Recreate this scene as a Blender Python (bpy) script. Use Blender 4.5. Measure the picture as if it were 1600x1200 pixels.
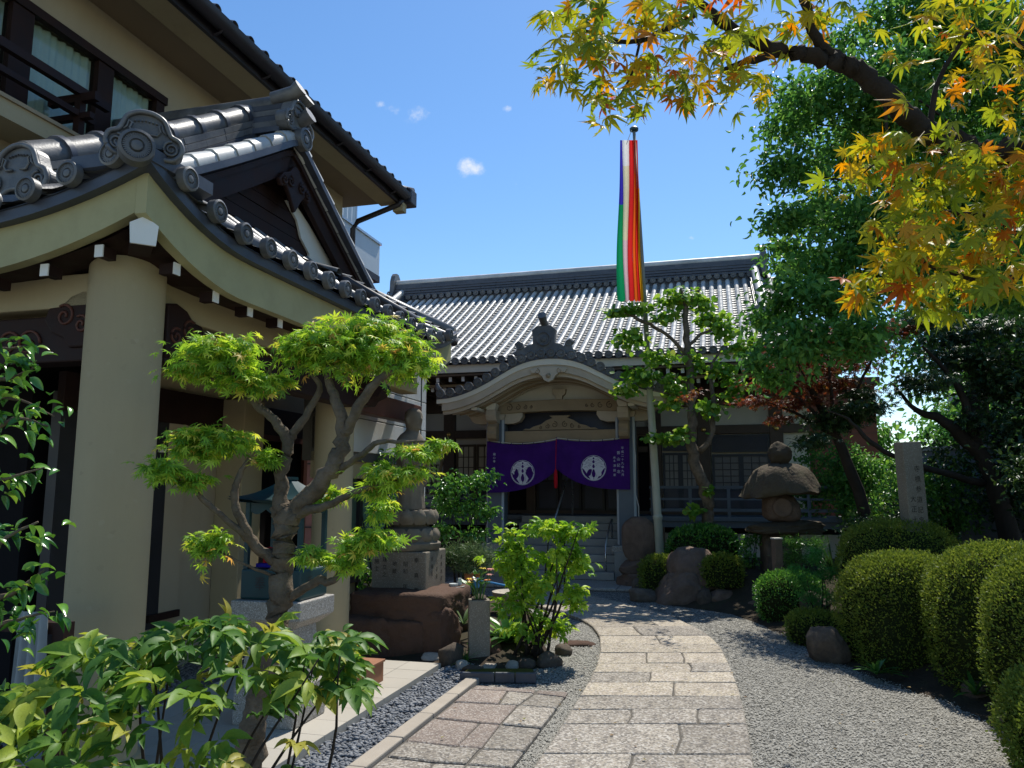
import bpy, bmesh, math, random
import numpy as np
from mathutils import Vector, Matrix, Quaternion

for _o in list(bpy.data.objects):
    bpy.data.objects.remove(_o)
SC = bpy.context.scene
COL = SC.collection
PI = math.pi
R = math.radians

# ------------------------------------------------------------------ camera
EYE = 1.6
PITCH = math.atan(165 / 1200)
cam_d = bpy.data.cameras.new('camera')
cam_d.sensor_width = 36
cam_d.lens = 27.0
cam_d.clip_start = 0.05
cam_d.clip_end = 2000
cam = bpy.data.objects.new('camera', cam_d)
COL.objects.link(cam)
cam.location = (0, 0, EYE)
cam.rotation_euler = (PI / 2 + PITCH, 0, 0)
SC.camera = cam

# ------------------------------------------------------------------ sky and sun
SUN_AZ, SUN_EL = R(24), R(57)          # azimuth clockwise from +Y
world = bpy.data.worlds.new('World')
SC.world = world
world.use_nodes = True
wn, wl = world.node_tree.nodes, world.node_tree.links
wn.clear()
w_out = wn.new('ShaderNodeOutputWorld')
w_bg = wn.new('ShaderNodeBackground')
w_bg.inputs['Strength'].default_value = 0.15
sky = wn.new('ShaderNodeTexSky')
sky.sky_type = 'NISHITA'
sky.sun_disc = False
sky.sun_elevation = SUN_EL
sky.sun_rotation = SUN_AZ
sky.air_density = 1.0
sky.dust_density = 0.15
sky.ozone_density = 2.2
sky.altitude = 0
hsv = wn.new('ShaderNodeHueSaturation')
hsv.inputs['Saturation'].default_value = 1.2
wl.new(sky.outputs['Color'], hsv.inputs['Color'])
# a few small fair-weather clouds, part of the sky itself
tc = wn.new('ShaderNodeTexCoord')
nz = wn.new('ShaderNodeTexNoise')
nz.inputs['Scale'].default_value = 46
nz.inputs['Detail'].default_value = 9
nz.inputs['Roughness'].default_value = 0.62
wl.new(tc.outputs['Generated'], nz.inputs['Vector'])
def cloud_dir(px, py):
    u, v = (px - 800) / 1200, (600 - py) / 1200
    c_, s_ = math.cos(PITCH), math.sin(PITCH)
    return Vector((u, c_ - v * s_, s_ + v * c_)).normalized()
acc = None
for (px, py, rad, amp) in ((733, 262, .044, .95), (650, 181, .04, .82), (618, 172, .028, .74), (795, 170, .016, .62), (598, 160, .02, .6), (1080, 372, .013, .66), (806, 288, .009, .5), (490, 60, .016, .45), (700, 396, .012, .5)):
    d = wn.new('ShaderNodeVectorMath'); d.operation = 'SUBTRACT'
    wl.new(tc.outputs['Generated'], d.inputs[0]); d.inputs[1].default_value = cloud_dir(px, py)
    sq = wn.new('ShaderNodeVectorMath'); sq.operation = 'MULTIPLY'
    wl.new(d.outputs[0], sq.inputs[0]); sq.inputs[1].default_value = (1, 1, 1.9)
    ln = wn.new('ShaderNodeVectorMath'); ln.operation = 'LENGTH'
    wl.new(sq.outputs[0], ln.inputs[0])
    mr = wn.new('ShaderNodeMapRange'); mr.interpolation_type = 'SMOOTHSTEP'
    mr.inputs[1].default_value = 0; mr.inputs[2].default_value = rad
    mr.inputs[3].default_value = amp; mr.inputs[4].default_value = 0
    wl.new(ln.outputs['Value'], mr.inputs[0])
    if acc is None: acc = mr.outputs[0]
    else:
        mx = wn.new('ShaderNodeMath'); mx.operation = 'MAXIMUM'
        wl.new(acc, mx.inputs[0]); wl.new(mr.outputs[0], mx.inputs[1]); acc = mx.outputs[0]
thr = wn.new('ShaderNodeMath'); thr.operation = 'MULTIPLY_ADD'
wl.new(acc, thr.inputs[0]); thr.inputs[1].default_value = 0.6
wl.new(nz.outputs['Fac'], thr.inputs[2])
cr = wn.new('ShaderNodeMapRange'); cr.interpolation_type = 'SMOOTHSTEP'
cr.inputs[1].default_value = 0.78; cr.inputs[2].default_value = 1.3
wl.new(thr.outputs[0], cr.inputs[0])
cmx = wn.new('ShaderNodeMix'); cmx.data_type = 'RGBA'
wl.new(cr.outputs[0], cmx.inputs[0])
wl.new(hsv.outputs['Color'], cmx.inputs[6])
cmx.inputs[7].default_value = (5.6, 5.75, 5.9, 1)
wl.new(cmx.outputs[2], w_bg.inputs['Color'])
wl.new(w_bg.outputs[0], w_out.inputs['Surface'])

sun_d = bpy.data.lights.new('sun', 'SUN')
sun_d.energy = 4.8
sun_d.angle = R(0.53)
sun_d.color = (1.0, 0.955, 0.87)
sun = bpy.data.objects.new('sun', sun_d)
COL.objects.link(sun)
SUN_DIR = Vector((math.sin(SUN_AZ) * math.cos(SUN_EL), math.cos(SUN_AZ) * math.cos(SUN_EL), math.sin(SUN_EL)))
sun.rotation_euler = SUN_DIR.to_track_quat('Z', 'Y').to_euler()
sun.location = SUN_DIR * 60

SC.view_settings.view_transform = 'Standard'
SC.view_settings.look = 'None'
SC.view_settings.exposure = 0.18
SC.view_settings.gamma = 1.0
SC.view_settings.use_curve_mapping = False
SC.render.engine = 'CYCLES'
SC.cycles.max_bounces = 8
SC.cycles.diffuse_bounces = 4
SC.cycles.glossy_bounces = 3
SC.cycles.transmission_bounces = 6
SC.cycles.transparent_max_bounces = 8
SC.cycles.caustics_reflective = False
SC.cycles.caustics_refractive = False
SC.cycles.use_denoising = True
SC.cycles.sample_clamp_indirect = 6
SC.render.use_persistent_data = False

# ------------------------------------------------------------------ survey helpers
CP, SP = math.cos(PITCH), math.sin(PITCH)
def ray(px, py):
    u, v = (px - 800) / 1200, (600 - py) / 1200
    return u, CP - v * SP, SP + v * CP
def at(px, py, y):
    """a point of the place seen in that direction, y metres ahead"""
    a, b, c = ray(px, py)
    k = y / b
    return Vector((a * k, y, EYE + c * k))
def gnd(px, py, h=0.0):
    a, b, c = ray(px, py)
    k = (h - EYE) / c
    return Vector((a * k, b * k, h))
PHI = R(15)                              # the compound is turned 15 degrees
AX, BX = Vector((math.cos(PHI), -math.sin(PHI), 0)), Vector((math.sin(PHI), math.cos(PHI), 0))
def K(a, s, z=0.0):
    return AX * a + BX * s + Vector((0, 0, z))

# ------------------------------------------------------------------ mesh helpers
class MB:
    def __init__(self):
        self.v, self.f = [], []
    def add(self, vs, fs):
        o = len(self.v)
        self.v.extend([tuple(p) for p in vs])
        self.f.extend([tuple(i + o for i in q) for q in fs])
        return self
    def box(self, x0, x1, y0, y1, z0, z1, M=None):
        vs = [Vector((x, y, z)) for z in (z0, z1) for y in (y0, y1) for x in (x0, x1)]
        if M is not None: vs = [M @ p for p in vs]
        return self.add(vs, [(0, 2, 3, 1), (4, 5, 7, 6), (0, 1, 5, 4), (1, 3, 7, 5), (3, 2, 6, 7), (2, 0, 4, 6)])
    def beam(self, p, q, w, h, up=(0, 0, 1)):
        p, q, up = Vector(p), Vector(q), Vector(up)
        d = (q - p).normalized()
        sx = d.cross(up).normalized()
        uz = sx.cross(d).normalized()
        vs = []
        for c in (p, q):
            for sz in (-1, 1):
                for s_ in (-1, 1):
                    vs.append(c + sx * (s_ * w / 2) + uz * (sz * h / 2))
        return self.add(vs, [(0, 1, 3, 2), (4, 6, 7, 5), (0, 4, 5, 1), (1, 5, 7, 3), (3, 7, 6, 2), (2, 6, 4, 0)])
    def prism(self, pts, o, ex, ey, ez, d):
        """polygon pts (2d) in plane (ex,ey) at o, pushed d along ez"""
        o, ex, ey, ez = Vector(o), Vector(ex), Vector(ey), Vector(ez)
        n = len(pts)
        lo = [o + ex * x + ey * y for x, y in pts]
        hi = [p + ez * d for p in lo]
        fs = [tuple(range(n - 1, -1, -1)), tuple(range(n, 2 * n))]
        fs += [(i, (i + 1) % n, n + (i + 1) % n, n + i) for i in range(n)]
        return self.add(lo + hi, fs)
    def tube(self, pts, rad, n=8, cap=True, wob=0, rng=random):
        pts = [Vector(p) for p in pts]
        if not hasattr(rad, '__len__'): rad = [rad] * len(pts)
        o = len(self.v)
        ref = Vector((0.13, 0.21, 1)).normalized()
        d0 = (pts[1] - pts[0]).normalized()
        if abs(d0.dot(ref)) > .95: ref = Vector((1, .1, 0)).normalized()
        for i, p in enumerate(pts):
            d = (pts[min(i + 1, len(pts) - 1)] - pts[max(i - 1, 0)]).normalized()
            x = d.cross(ref).normalized(); y = d.cross(x)
            ref = -(y.cross(d)).cross(d) if False else ref
            for k in range(n):
                t = 2 * PI * k / n
                rr = rad[i] * (1 + wob * (rng.random() - .5))
                self.v.append(tuple(p + x * (math.cos(t) * rr) + y * (math.sin(t) * rr)))
        for i in range(len(pts) - 1):
            for k in range(n):
                a, b = o + i * n + k, o + i * n + (k + 1) % n
                self.f.append((a, b, b + n, a + n))
        if cap:
            self.f.append(tuple(o + k for k in range(n - 1, -1, -1)))
            m = o + (len(pts) - 1) * n
            self.f.append(tuple(m + k for k in range(n)))
        return self
    def lathe(self, prof, n=20, c=(0, 0, 0), M=None, sx=1, sy=1):
        c = Vector(c); o = len(self.v)
        for r_, z in prof:
            for k in range(n):
                t = 2 * PI * k / n
                p = Vector((math.cos(t) * r_ * sx, math.sin(t) * r_ * sy, z))
                if M is not None: p = M @ p
                self.v.append(tuple(c + p))
        for i in range(len(prof) - 1):
            for k in range(n):
                a, b = o + i * n + k, o + i * n + (k + 1) % n
                self.f.append((a, b, b + n, a + n))
        self.f.append(tuple(o + k for k in range(n - 1, -1, -1)))
        m = o + (len(prof) - 1) * n
        self.f.append(tuple(m + k for k in range(n)))
        return self
    def grid(self, fn, us, vs):
        o = len(self.v)
        for u in us:
            for v in vs: self.v.append(tuple(fn(u, v)))
        m = len(vs)
        for i in range(len(us) - 1):
            for j in range(m - 1):
                a = o + i * m + j
                self.f.append((a, a + m, a + m + 1, a + 1))
        return self
    def mesh(self, name='m', smooth=False):
        me = bpy.data.meshes.new(name)
        me.from_pydata(self.v, [], self.f)
        if smooth:
            for p in me.polygons: p.use_smooth = True
        return me
    def build(self, name, mat, parent=None, smooth=False, bevel=0, angle=None):
        me = self.mesh(name, smooth)
        bm = bmesh.new(); bm.from_mesh(me)
        bmesh.ops.recalc_face_normals(bm, faces=bm.faces)
        bm.to_mesh(me); bm.free()
        if smooth and angle:
            me.set_sharp_from_angle(angle=R(angle))
        return put(name, me, mat, parent, bevel)

def put(name, me, mat, parent=None, bevel=0, loc=None, rz=None):
    if mat is not None and not me.materials: me.materials.append(MAT[mat] if isinstance(mat, str) else mat)
    o = bpy.data.objects.new(name, me)
    COL.objects.link(o)
    if parent is not None: o.parent = parent
    if loc is not None: o.location = loc
    if rz is not None: o.rotation_euler = (0, 0, rz)
    if bevel:
        m = o.modifiers.new('edge', 'BEVEL'); m.width = bevel; m.segments = 2; m.limit_method = 'ANGLE'; m.angle_limit = R(40)
    return o
def copy_of(o, parent=None, M=None):
    c = o.copy(); COL.objects.link(c); c.parent = parent if parent is not None else o.parent
    if M is not None: c.matrix_basis = M
    return c
def tag(o, label, cat, group=None):
    o['label'] = label; o['category'] = cat
    if group: o['group'] = group
    return o
def struct(o, label=None):
    o['kind'] = 'structure'
    if label: o['label'] = label
    return o
def stuff(o):
    o['kind'] = 'stuff'; return o
def thing(name, label, cat, loc=(0, 0, 0), rz=0, group=None):
    o = bpy.data.objects.new(name, None); COL.objects.link(o)
    o.empty_display_size = .2
    o.location = loc; o.rotation_euler = (0, 0, rz)
    return tag(o, label, cat, group)
def smoothpath(pts, n=6):
    """Catmull-Rom through points (tuples of any length)"""
    P = [np.array(p, float) for p in pts]
    P = [2 * P[0] - P[1]] + P + [2 * P[-1] - P[-2]]
    out = []
    for i in range(1, len(P) - 2):
        for k in range(n):
            t = k / n
            out.append(.5 * ((2 * P[i]) + (-P[i - 1] + P[i + 1]) * t + (2 * P[i - 1] - 5 * P[i] + 4 * P[i + 1] - P[i + 2]) * t * t + (-P[i - 1] + 3 * P[i] - 3 * P[i + 1] + P[i + 2]) * t ** 3))
    out.append(P[-2])
    return out
def interp(x, xs, ys):
    return float(np.interp(x, xs, ys))

# ------------------------------------------------------------------ materials
MAT = {}
def nodes(name):
    m = bpy.data.materials.new(name); m.use_nodes = True
    nt = m.node_tree; nt.nodes.clear()
    out = nt.nodes.new('ShaderNodeOutputMaterial')
    MAT[name] = m
    return m, nt.nodes, nt.links, out
def mixrgb(n, l, fac, c1, c2, mode='MIX'):
    x = n.new('ShaderNodeMix'); x.data_type = 'RGBA'; x.blend_type = mode
    for s_, val in ((0, fac), (6, c1), (7, c2)):
        if hasattr(val, 'is_linked'): l.new(val, x.inputs[s_])
        elif isinstance(val, (int, float)): x.inputs[s_].default_value = val
        else: x.inputs[s_].default_value = (*val, 1)
    return x.outputs[2]
def ramp(n, l, fac, stops, interp='LINEAR'):
    r = n.new('ShaderNodeValToRGB'); r.color_ramp.interpolation = interp
    els = r.color_ramp.elements
    while len(els) < len(stops): els.new(.5)
    for e, (p, c) in zip(els, stops):
        e.position = p; e.color = (*c, 1)
    l.new(fac, r.inputs[0])
    return r.outputs[0]
def noise(n, l, vec, scale, detail=4, rough=.55, w=None):
    x = n.new('ShaderNodeTexNoise'); x.inputs['Scale'].default_value = scale
    x.inputs['Detail'].default_value = detail; x.inputs['Roughness'].default_value = rough
    if w is not None:
        x.noise_dimensions = '4D'; l.new(w, x.inputs['W'])
    l.new(vec, x.inputs['Vector'])
    return x.outputs['Fac']
def maprange(n, l, v, a, b, c, d):
    x = n.new('ShaderNodeMapRange'); l.new(v, x.inputs[0])
    for i, t in enumerate((a, b, c, d)): x.inputs[i + 1].default_value = t
    return x.outputs[0]
def surf(name, col, rough=.7, var=.18, scale=3.0, bump=.15, bscale=60, dist=.004, spec=.3, tint=None, tint_amt=.5, tint_scale=1.2, speck=None, speck_scale=220, objvar=.0, metal=0, streak=False):
    """a weathered solid: base colour with two noises of tone, patches of a second tint, specks, fine relief"""
    m, n, l, out = nodes(name)
    p = n.new('ShaderNodeBsdfPrincipled'); l.new(p.outputs[0], out.inputs[0])
    tc = n.new('ShaderNodeTexCoord'); v = tc.outputs['Object']
    oi = n.new('ShaderNodeObjectInfo')
    w = n.new('ShaderNodeMath'); w.operation = 'MULTIPLY'; l.new(oi.outputs['Random'], w.inputs[0]); w.inputs[1].default_value = 37.0
    w = w.outputs[0]
    f = noise(n, l, v, scale, 6, .6, w)
    lo = [c * (1 - var) for c in col]; hi = [min(1, c * (1 + var)) for c in col]
    c = ramp(n, l, f, [(.3, lo), (.7, hi)])
    if tint:
        sv = v
        if streak:
            mp = n.new('ShaderNodeMapping'); mp.inputs['Scale'].default_value = (1, 1, .12); l.new(v, mp.inputs[0]); sv = mp.outputs[0]
        t = noise(n, l, sv, tint_scale, 7, .65, w)
        c = mixrgb(n, l, maprange(n, l, t, .45, .68, 0, tint_amt), c, tint)
    if speck:
        vo = n.new('ShaderNodeTexVoronoi'); vo.inputs['Scale'].default_value = speck_scale; l.new(v, vo.inputs['Vector'])
        sp = n.new('ShaderNodeSeparateColor'); l.new(vo.outputs['Color'], sp.inputs[0])
        k = None
        for (thr, scol, amt), ch in zip(speck, ('Red', 'Green', 'Blue')):
            c = mixrgb(n, l, maprange(n, l, sp.outputs[ch], thr, thr + .03, 0, amt), c, scol)
    if objvar:
        h = n.new('ShaderNodeHueSaturation'); l.new(c, h.inputs['Color'])
        l.new(maprange(n, l, oi.outputs['Random'], 0, 1, 1 - objvar, 1 + objvar), h.inputs['Value'])
        c = h.outputs[0]
    l.new(c, p.inputs['Base Color'])
    p.inputs['Roughness'].default_value = rough
    l.new(maprange(n, l, f, .3, .7, max(.05, rough - .08), min(1, rough + .08)), p.inputs['Roughness'])
    p.inputs['Specular IOR Level'].default_value = spec
    p.inputs['Metallic'].default_value = metal
    if bump:
        b = n.new('ShaderNodeBump'); b.inputs['Strength'].default_value = bump; b.inputs['Distance'].default_value = dist
        l.new(noise(n, l, v, bscale, 5, .6, w), b.inputs['Height']); l.new(b.outputs[0], p.inputs['Normal'])
    return m
def leafmat(name, stops, trans=.45, tcol=1.25, rough=.45, spec=.35, vein=.12):
    m, n, l, out = nodes(name)
    at_ = n.new('ShaderNodeAttribute'); at_.attribute_name = 'rnd'
    oi = n.new('ShaderNodeObjectInfo')
    s_ = n.new('ShaderNodeMath'); s_.operation = 'ADD'; l.new(at_.outputs['Fac'], s_.inputs[0]); l.new(oi.outputs['Random'], s_.inputs[1])
    fr = n.new('ShaderNodeMath'); fr.operation = 'FRACT'; l.new(s_.outputs[0], fr.inputs[0])
    c = ramp(n, l, fr.outputs[0], stops)
    tc = n.new('ShaderNodeTexCoord')
    nz_ = noise(n, l, tc.outputs['Object'], 30, 3, .6)
    h = n.new('ShaderNodeHueSaturation'); l.new(c, h.inputs['Color']); l.new(maprange(n, l, nz_, .3, .7, 1 - vein, 1 + vein), h.inputs['Value'])
    c = h.outputs[0]
    p = n.new('ShaderNodeBsdfPrincipled'); l.new(c, p.inputs['Base Color'])
    p.inputs['Roughness'].default_value = rough; p.inputs['Specular IOR Level'].default_value = spec
    t = n.new('ShaderNodeBsdfTranslucent')
    h2 = n.new('ShaderNodeHueSaturation'); l.new(c, h2.inputs['Color']); h2.inputs['Value'].default_value = tcol; h2.inputs['Saturation'].default_value = 1.05
    h2.inputs['Hue'].default_value = .487
    l.new(h2.outputs[0], t.inputs['Color'])
    mx = n.new('ShaderNodeMixShader'); mx.inputs[0].default_value = trans
    l.new(p.outputs[0], mx.inputs[1]); l.new(t.outputs[0], mx.inputs[2]); l.new(mx.outputs[0], out.inputs[0])
    return m
def plain(name, col, rough=.5, spec=.4, metal=0, alpha=None):
    m, n, l, out = nodes(name)
    p = n.new('ShaderNodeBsdfPrincipled'); l.new(p.outputs[0], out.inputs[0])
    tc = n.new('ShaderNodeTexCoord')
    f = noise(n, l, tc.outputs['Object'], 9, 4)
    l.new(ramp(n, l, f, [(.3, [c * .9 for c in col]), (.7, [min(1, c * 1.08) for c in col])]), p.inputs['Base Color'])
    p.inputs['Roughness'].default_value = rough; p.inputs['Specular IOR Level'].default_value = spec; p.inputs['Metallic'].default_value = metal
    return m
def glass(name, tint, rough=.05, dark=.6):
    """a window pane: clear with reflections"""
    m, n, l, out = nodes(name)
    t = n.new('ShaderNodeBsdfTransparent'); t.inputs[0].default_value = (*tint, 1)
    g = n.new('ShaderNodeBsdfGlossy'); g.inputs['Roughness'].default_value = rough
    lw = n.new('ShaderNodeLayerWeight'); lw.inputs[0].default_value = .5
    pw = n.new('ShaderNodeMath'); pw.operation = 'POWER'; l.new(lw.outputs['Facing'], pw.inputs[0]); pw.inputs[1].default_value = 3.5
    fr = n.new('ShaderNodeMath'); fr.operation = 'MULTIPLY_ADD'; l.new(pw.outputs[0], fr.inputs[0]); fr.inputs[1].default_value = .5; fr.inputs[2].default_value = .03
    mx = n.new('ShaderNodeMixShader'); l.new(fr.outputs[0], mx.inputs[0]); l.new(t.outputs[0], mx.inputs[1]); l.new(g.outputs[0], mx.inputs[2])
    l.new(mx.outputs[0], out.inputs[0])
    return m

surf('plaster_cream', (.42, .345, .205), .85, .06, 1.5, .25, 90, .003, .2, tint=(.31, .245, .14), tint_amt=.4, tint_scale=1.6, streak=True, speck=[(.985, (.25, .2, .12), .5), (.99, (.5, .43, .3), .5), (.995, (.2, .16, .1), .5)], speck_scale=40)
surf('plaster_wall', (.42, .35, .235), .88, .06, 1.2, .3, 120, .003, .2, tint=(.3, .245, .16), tint_amt=.4, streak=True)
surf('plaster_white', (.70, .66, .56), .85, .05, 1.5, .12, 80, .002, .2, tint=(.55, .52, .46), tint_amt=.3, streak=True)
surf('fascia', (.42, .385, .205), .8, .07, 2.5, .3, 140, .003, .25, tint=(.29, .26, .13), tint_amt=.45, tint_scale=3)
surf('concrete_render', (.66, .64, .59), .9, .07, 2, .55, 170, .006, .2, tint=(.46, .44, .4), tint_amt=.4, streak=True)
surf('soffit', (.27, .205, .13), .85, .06, 1.5, .1, 80, .002, .2)
surf('dark_wood', (.026, .012, .009), .62, .35, 6, .25, 40, .003, .2)
surf('red_wood', (.10, .035, .022), .55, .3, 6, .25, 40, .003, .3)
surf('brown_wood', (.13, .088, .055), .6, .25, 4, .25, 45, .003, .3, tint=(.07, .045, .03), tint_amt=.5)
surf('post_brown', (.105, .075, .055), .6, .2, 3, .2, 45, .003, .3, tint=(.05, .035, .028), tint_amt=.5)
surf('beige_wood', (.35, .265, .16), .7, .14, 4, .2, 60, .003, .25, tint=(.26, .2, .13), tint_amt=.4)
surf('hafu_paint', (.52, .44, .325), .65, .1, 3, .15, 60, .002, .3, tint=(.36, .29, .21), tint_amt=.4)
surf('hafu_rim', (.74, .68, .54), .6, .06, 3, .1, 60, .002, .3)
surf('slate_paint', (.115, .14, .165), .5, .12, 3, .12, 60, .002, .35, tint=(.07, .085, .1), tint_amt=.4)
surf('slate_edge', (.46, .49, .5), .6, .1, 3, .12, 60, .002, .3)
surf('indigo_panel', (.035, .04, .065), .4, .2, 4, .1, 60, .002, .4)
surf('door_dark', (.022, .021, .024), .45, .25, 4, .12, 60, .002, .4)
surf('kawara', (.115, .115, .115), .43, .35, 7, .5, 70, .004, .42, tint=(.24, .235, .215), tint_amt=.65, tint_scale=4, objvar=.16)
surf('kawara_hall', (.48, .475, .445), .48, .2, 2.5, .2, 40, .004, .5, tint=(.24, .24, .215), tint_amt=.6, tint_scale=1.7, objvar=.22)
surf('kawara_dark', (.055, .062, .08), .4, .3, 5, .2, 60, .003, .45, tint=(.11, .11, .12), tint_amt=.4, tint_scale=3, objvar=.15)
surf('kawara_pan', (.16, .163, .15), .45, .22, 4, .2, 50, .003, .45, tint=(.10, .105, .1), tint_amt=.5, tint_scale=2, objvar=.12)
surf('metal_dark', (.02, .016, .02), .5, .2, 5, .05, 60, .001, .5)
surf('white_paint', (.80, .78, .72), .6, .05, 5, .08, 80, .001, .3, tint=(.6, .57, .5), tint_amt=.3, tint_scale=5)
surf('gold', (.75, .5, .15), .35, .1, 5, .05, 60, .001, .5, metal=.9)
surf('brick_red', (.20, .075, .055), .8, .2, 3, .3, 60, .003, .2)
surf('pink_tile', (.36, .17, .155), .6, .12, 3, .1, 60, .002, .3, objvar=.08)
surf('grey_building', (.2, .21, .23), .8, .06, .5, .1, 20, .01, .2)
surf('panel_white', (.60, .66, .70), .6, .05, 1, .05, 60, .001, .3)
surf('curtain', (.6, .6, .5), .9, .1, 3, .2, 60, .003, .1)
surf('paper', (.62, .57, .45), .9, .05, 3, .05, 60, .001, .1)
surf('granite', (.36, .335, .29), .75, .08, 2, .25, 200, .003, .3, speck=[(.78, (.16, .15, .14), .7), (.86, (.7, .67, .62), .7), (.9, (.33, .27, .22), .6)], speck_scale=170, tint=(.3, .28, .25), tint_amt=.35)
surf('pedestal_stone', (.24, .205, .155), .85, .12, 3, .4, 90, .004, .2, tint=(.16, .135, .1), tint_amt=.55, tint_scale=3, speck=[(.85, (.2, .18, .15), .5), (.9, (.45, .42, .36), .5), (.93, (.1, .09, .08), .5)], speck_scale=200, streak=True)
surf('statue_stone', (.20, .165, .12), .8, .2, 5, .4, 70, .004, .25, tint=(.08, .065, .05), tint_amt=.6, tint_scale=4)
surf('rock_brown', (.115, .066, .044), .85, .28, 3, .7, 18, .02, .2, tint=(.07, .04, .03), tint_amt=.65, tint_scale=3)
surf('rock_grey', (.14, .108, .08), .88, .25, 3, .8, 22, .02, .2, tint=(.07, .06, .055), tint_amt=.6, tint_scale=4, objvar=.2)
surf('rock_mountain', (.185, .125, .09), .85, .22, 2.5, .8, 14, .03, .2, tint=(.10, .07, .06), tint_amt=.6, tint_scale=3)
surf('rock_pale', (.42, .37, .30), .85, .18, 4, .6, 30, .01, .2, objvar=.25)
surf('lantern_stone', (.11, .085, .058), .9, .3, 5, .9, 26, .02, .15, tint=(.055, .06, .035), tint_amt=.6, tint_scale=5)
surf('slab', (.40, .345, .255), .85, .12, 2.2, .6, 190, .004, .2, tint=(.26, .22, .185), tint_amt=.75, tint_scale=1.6, speck=[(.66, (.56, .51, .44), .7), (.7, (.16, .14, .12), .7), (.88, (.42, .34, .27), .5)], speck_scale=75, objvar=.17)
surf('slab_worn', (.305, .268, .215), .85, .16, 2.2, .7, 150, .005, .2, tint=(.19, .168, .145), tint_amt=.75, tint_scale=1.8, speck=[(.62, (.47, .435, .38), .75), (.66, (.12, .108, .095), .75), (.88, (.34, .29, .24), .5)], speck_scale=75, objvar=.16)
surf('slab_brown', (.22, .175, .145), .85, .18, 2.2, .6, 160, .004, .2, tint=(.17, .135, .115), tint_amt=.6, tint_scale=2.5, speck=[(.75, (.48, .44, .39), .6), (.82, (.13, .11, .1), .6), (.9, (.4, .34, .28), .5)], speck_scale=110, objvar=.22)
surf('mortar', (.13, .118, .1), .95, .2, 6, .5, 120, .004, .1)
surf('kerb', (.40, .35, .285), .85, .12, 3, .4, 120, .003, .2, tint=(.26, .22, .18), tint_amt=.5)
surf('terrace_tile', (.43, .395, .33), .55, .05, 2, .08, 120, .002, .4, tint=(.38, .35, .30), tint_amt=.5, tint_scale=2, objvar=.05)
surf('gravel_bed', (.20, .19, .165), .95, .2, 1.1, 1.0, 150, .012, .15, tint=(.175, .17, .155), tint_amt=.6, tint_scale=.8, speck=[(.5, (.37, .355, .31), .8), (.62, (.045, .045, .04), .85), (.92, (.58, .56, .5), .8)], speck_scale=70)
surf('gravel_stone', (.29, .275, .235), .9, .3, 60, .3, 200, .002, .2, tint=(.50, .48, .42), tint_amt=.7, tint_scale=45)
surf('pebble', (.145, .155, .17), .7, .4, 22, .2, 90, .002, .35, tint=(.36, .36, .36), tint_amt=.8, tint_scale=17)
surf('soil', (.055, .042, .03), .95, .3, 3, .9, 30, .02, .1, tint=(.04, .05, .018), tint_amt=.5)
surf('moss', (.10, .095, .02), .95, .35, 12, .9, 90, .01, .1)
surf('bark', (.17, .132, .092), .9, .35, 9, 1.0, 36, .022, .15, tint=(.05, .042, .032), tint_amt=.6, tint_scale=12)
surf('bark_dark', (.035, .028, .022), .9, .3, 9, .9, 42, .01, .15)
surf('bark_red', (.13, .07, .048), .85, .3, 12, .7, 60, .006, .2, tint=(.06, .035, .026), tint_amt=.6, tint_scale=18)
surf('bronze_green', (.012, .05, .055), .45, .2, 5, .15, 60, .002, .45, tint=(.008, .025, .03), tint_amt=.5)
surf('steel', (.55, .55, .55), .3, .08, 5, .05, 60, .001, .5, metal=.8)
surf('pole_pale', (.46, .46, .36), .55, .1, 5, .15, 60, .002, .35, tint=(.3, .29, .2), tint_amt=.4, streak=True)
surf('noren', (.050, .010, .145), .85, .25, 4, .4, 260, .002, .15, tint=(.075, .02, .19), tint_amt=.5, tint_scale=2.5)
plain('noren_white', (.66, .66, .70), .9, .1)
plain('rope_white', (.6, .57, .5), .9, .1)
plain('tassel_red', (.5, .01, .02), .8, .2)
plain('blue_plastic', (.06, .3, .62), .35, .5)
plain('orange_plastic', (.65, .2, .06), .4, .5)
plain('pale_ceramic', (.55, .58, .55), .35, .5)
plain('flower_orange', (.8, .25, .06), .6, .2)
plain('flower_yellow', (.85, .6, .03), .6, .2)
plain('flower_pink', (.75, .3, .25), .6, .2)
plain('grey_cloth', (.30, .33, .33), .95, .1)
plain('screw_wood', (.32, .14, .07), .6, .3)
plain('ink', (.03, .028, .025), .9, .1)
plain('interior_dark', (.012, .011, .012), .9, .1)  # near-black colour stands in for the unlit depth of openings
plain('lattice_wood', (.10, .075, .05), .6, .3)
plain('lattice_dark', (.05, .052, .06), .55, .35)
glass('window_glass', (.82, .88, .86))
def clothmat(name, col):
    m, n, l, out = nodes(name)
    d = n.new('ShaderNodeBsdfDiffuse'); d.inputs[0].default_value = (*col, 1)
    t = n.new('ShaderNodeBsdfTranslucent'); t.inputs[0].default_value = (*[min(1, c * 1.15) for c in col], 1)
    mx = n.new('ShaderNodeMixShader'); mx.inputs[0].default_value = .45
    l.new(d.outputs[0], mx.inputs[1]); l.new(t.outputs[0], mx.inputs[2]); l.new(mx.outputs[0], out.inputs[0])
for nm, c in (('flag_blue', (.05, .04, .42)), ('flag_white', (.78, .76, .72)), ('flag_red', (.70, .03, .03)), ('flag_orange', (.80, .17, .02)), ('flag_yellow', (.80, .52, .02)), ('flag_green', (.01, .28, .10)), ('flag_pink', (.72, .5, .52)), ('flag_cream', (.72, .66, .44))):
    clothmat(nm, c)
leafmat('leaf_maple_gold', [(0, (0.149, 0.230, 0.023)), (.3, (0.287, 0.368, 0.029)), (.58, (0.483, 0.460, 0.034)), (.8, (0.644, 0.437, 0.034)), (.95, (0.667, 0.276, 0.023)), (1, (0.575, 0.149, 0.023))], .52, 1.2, .5, .3)
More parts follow.
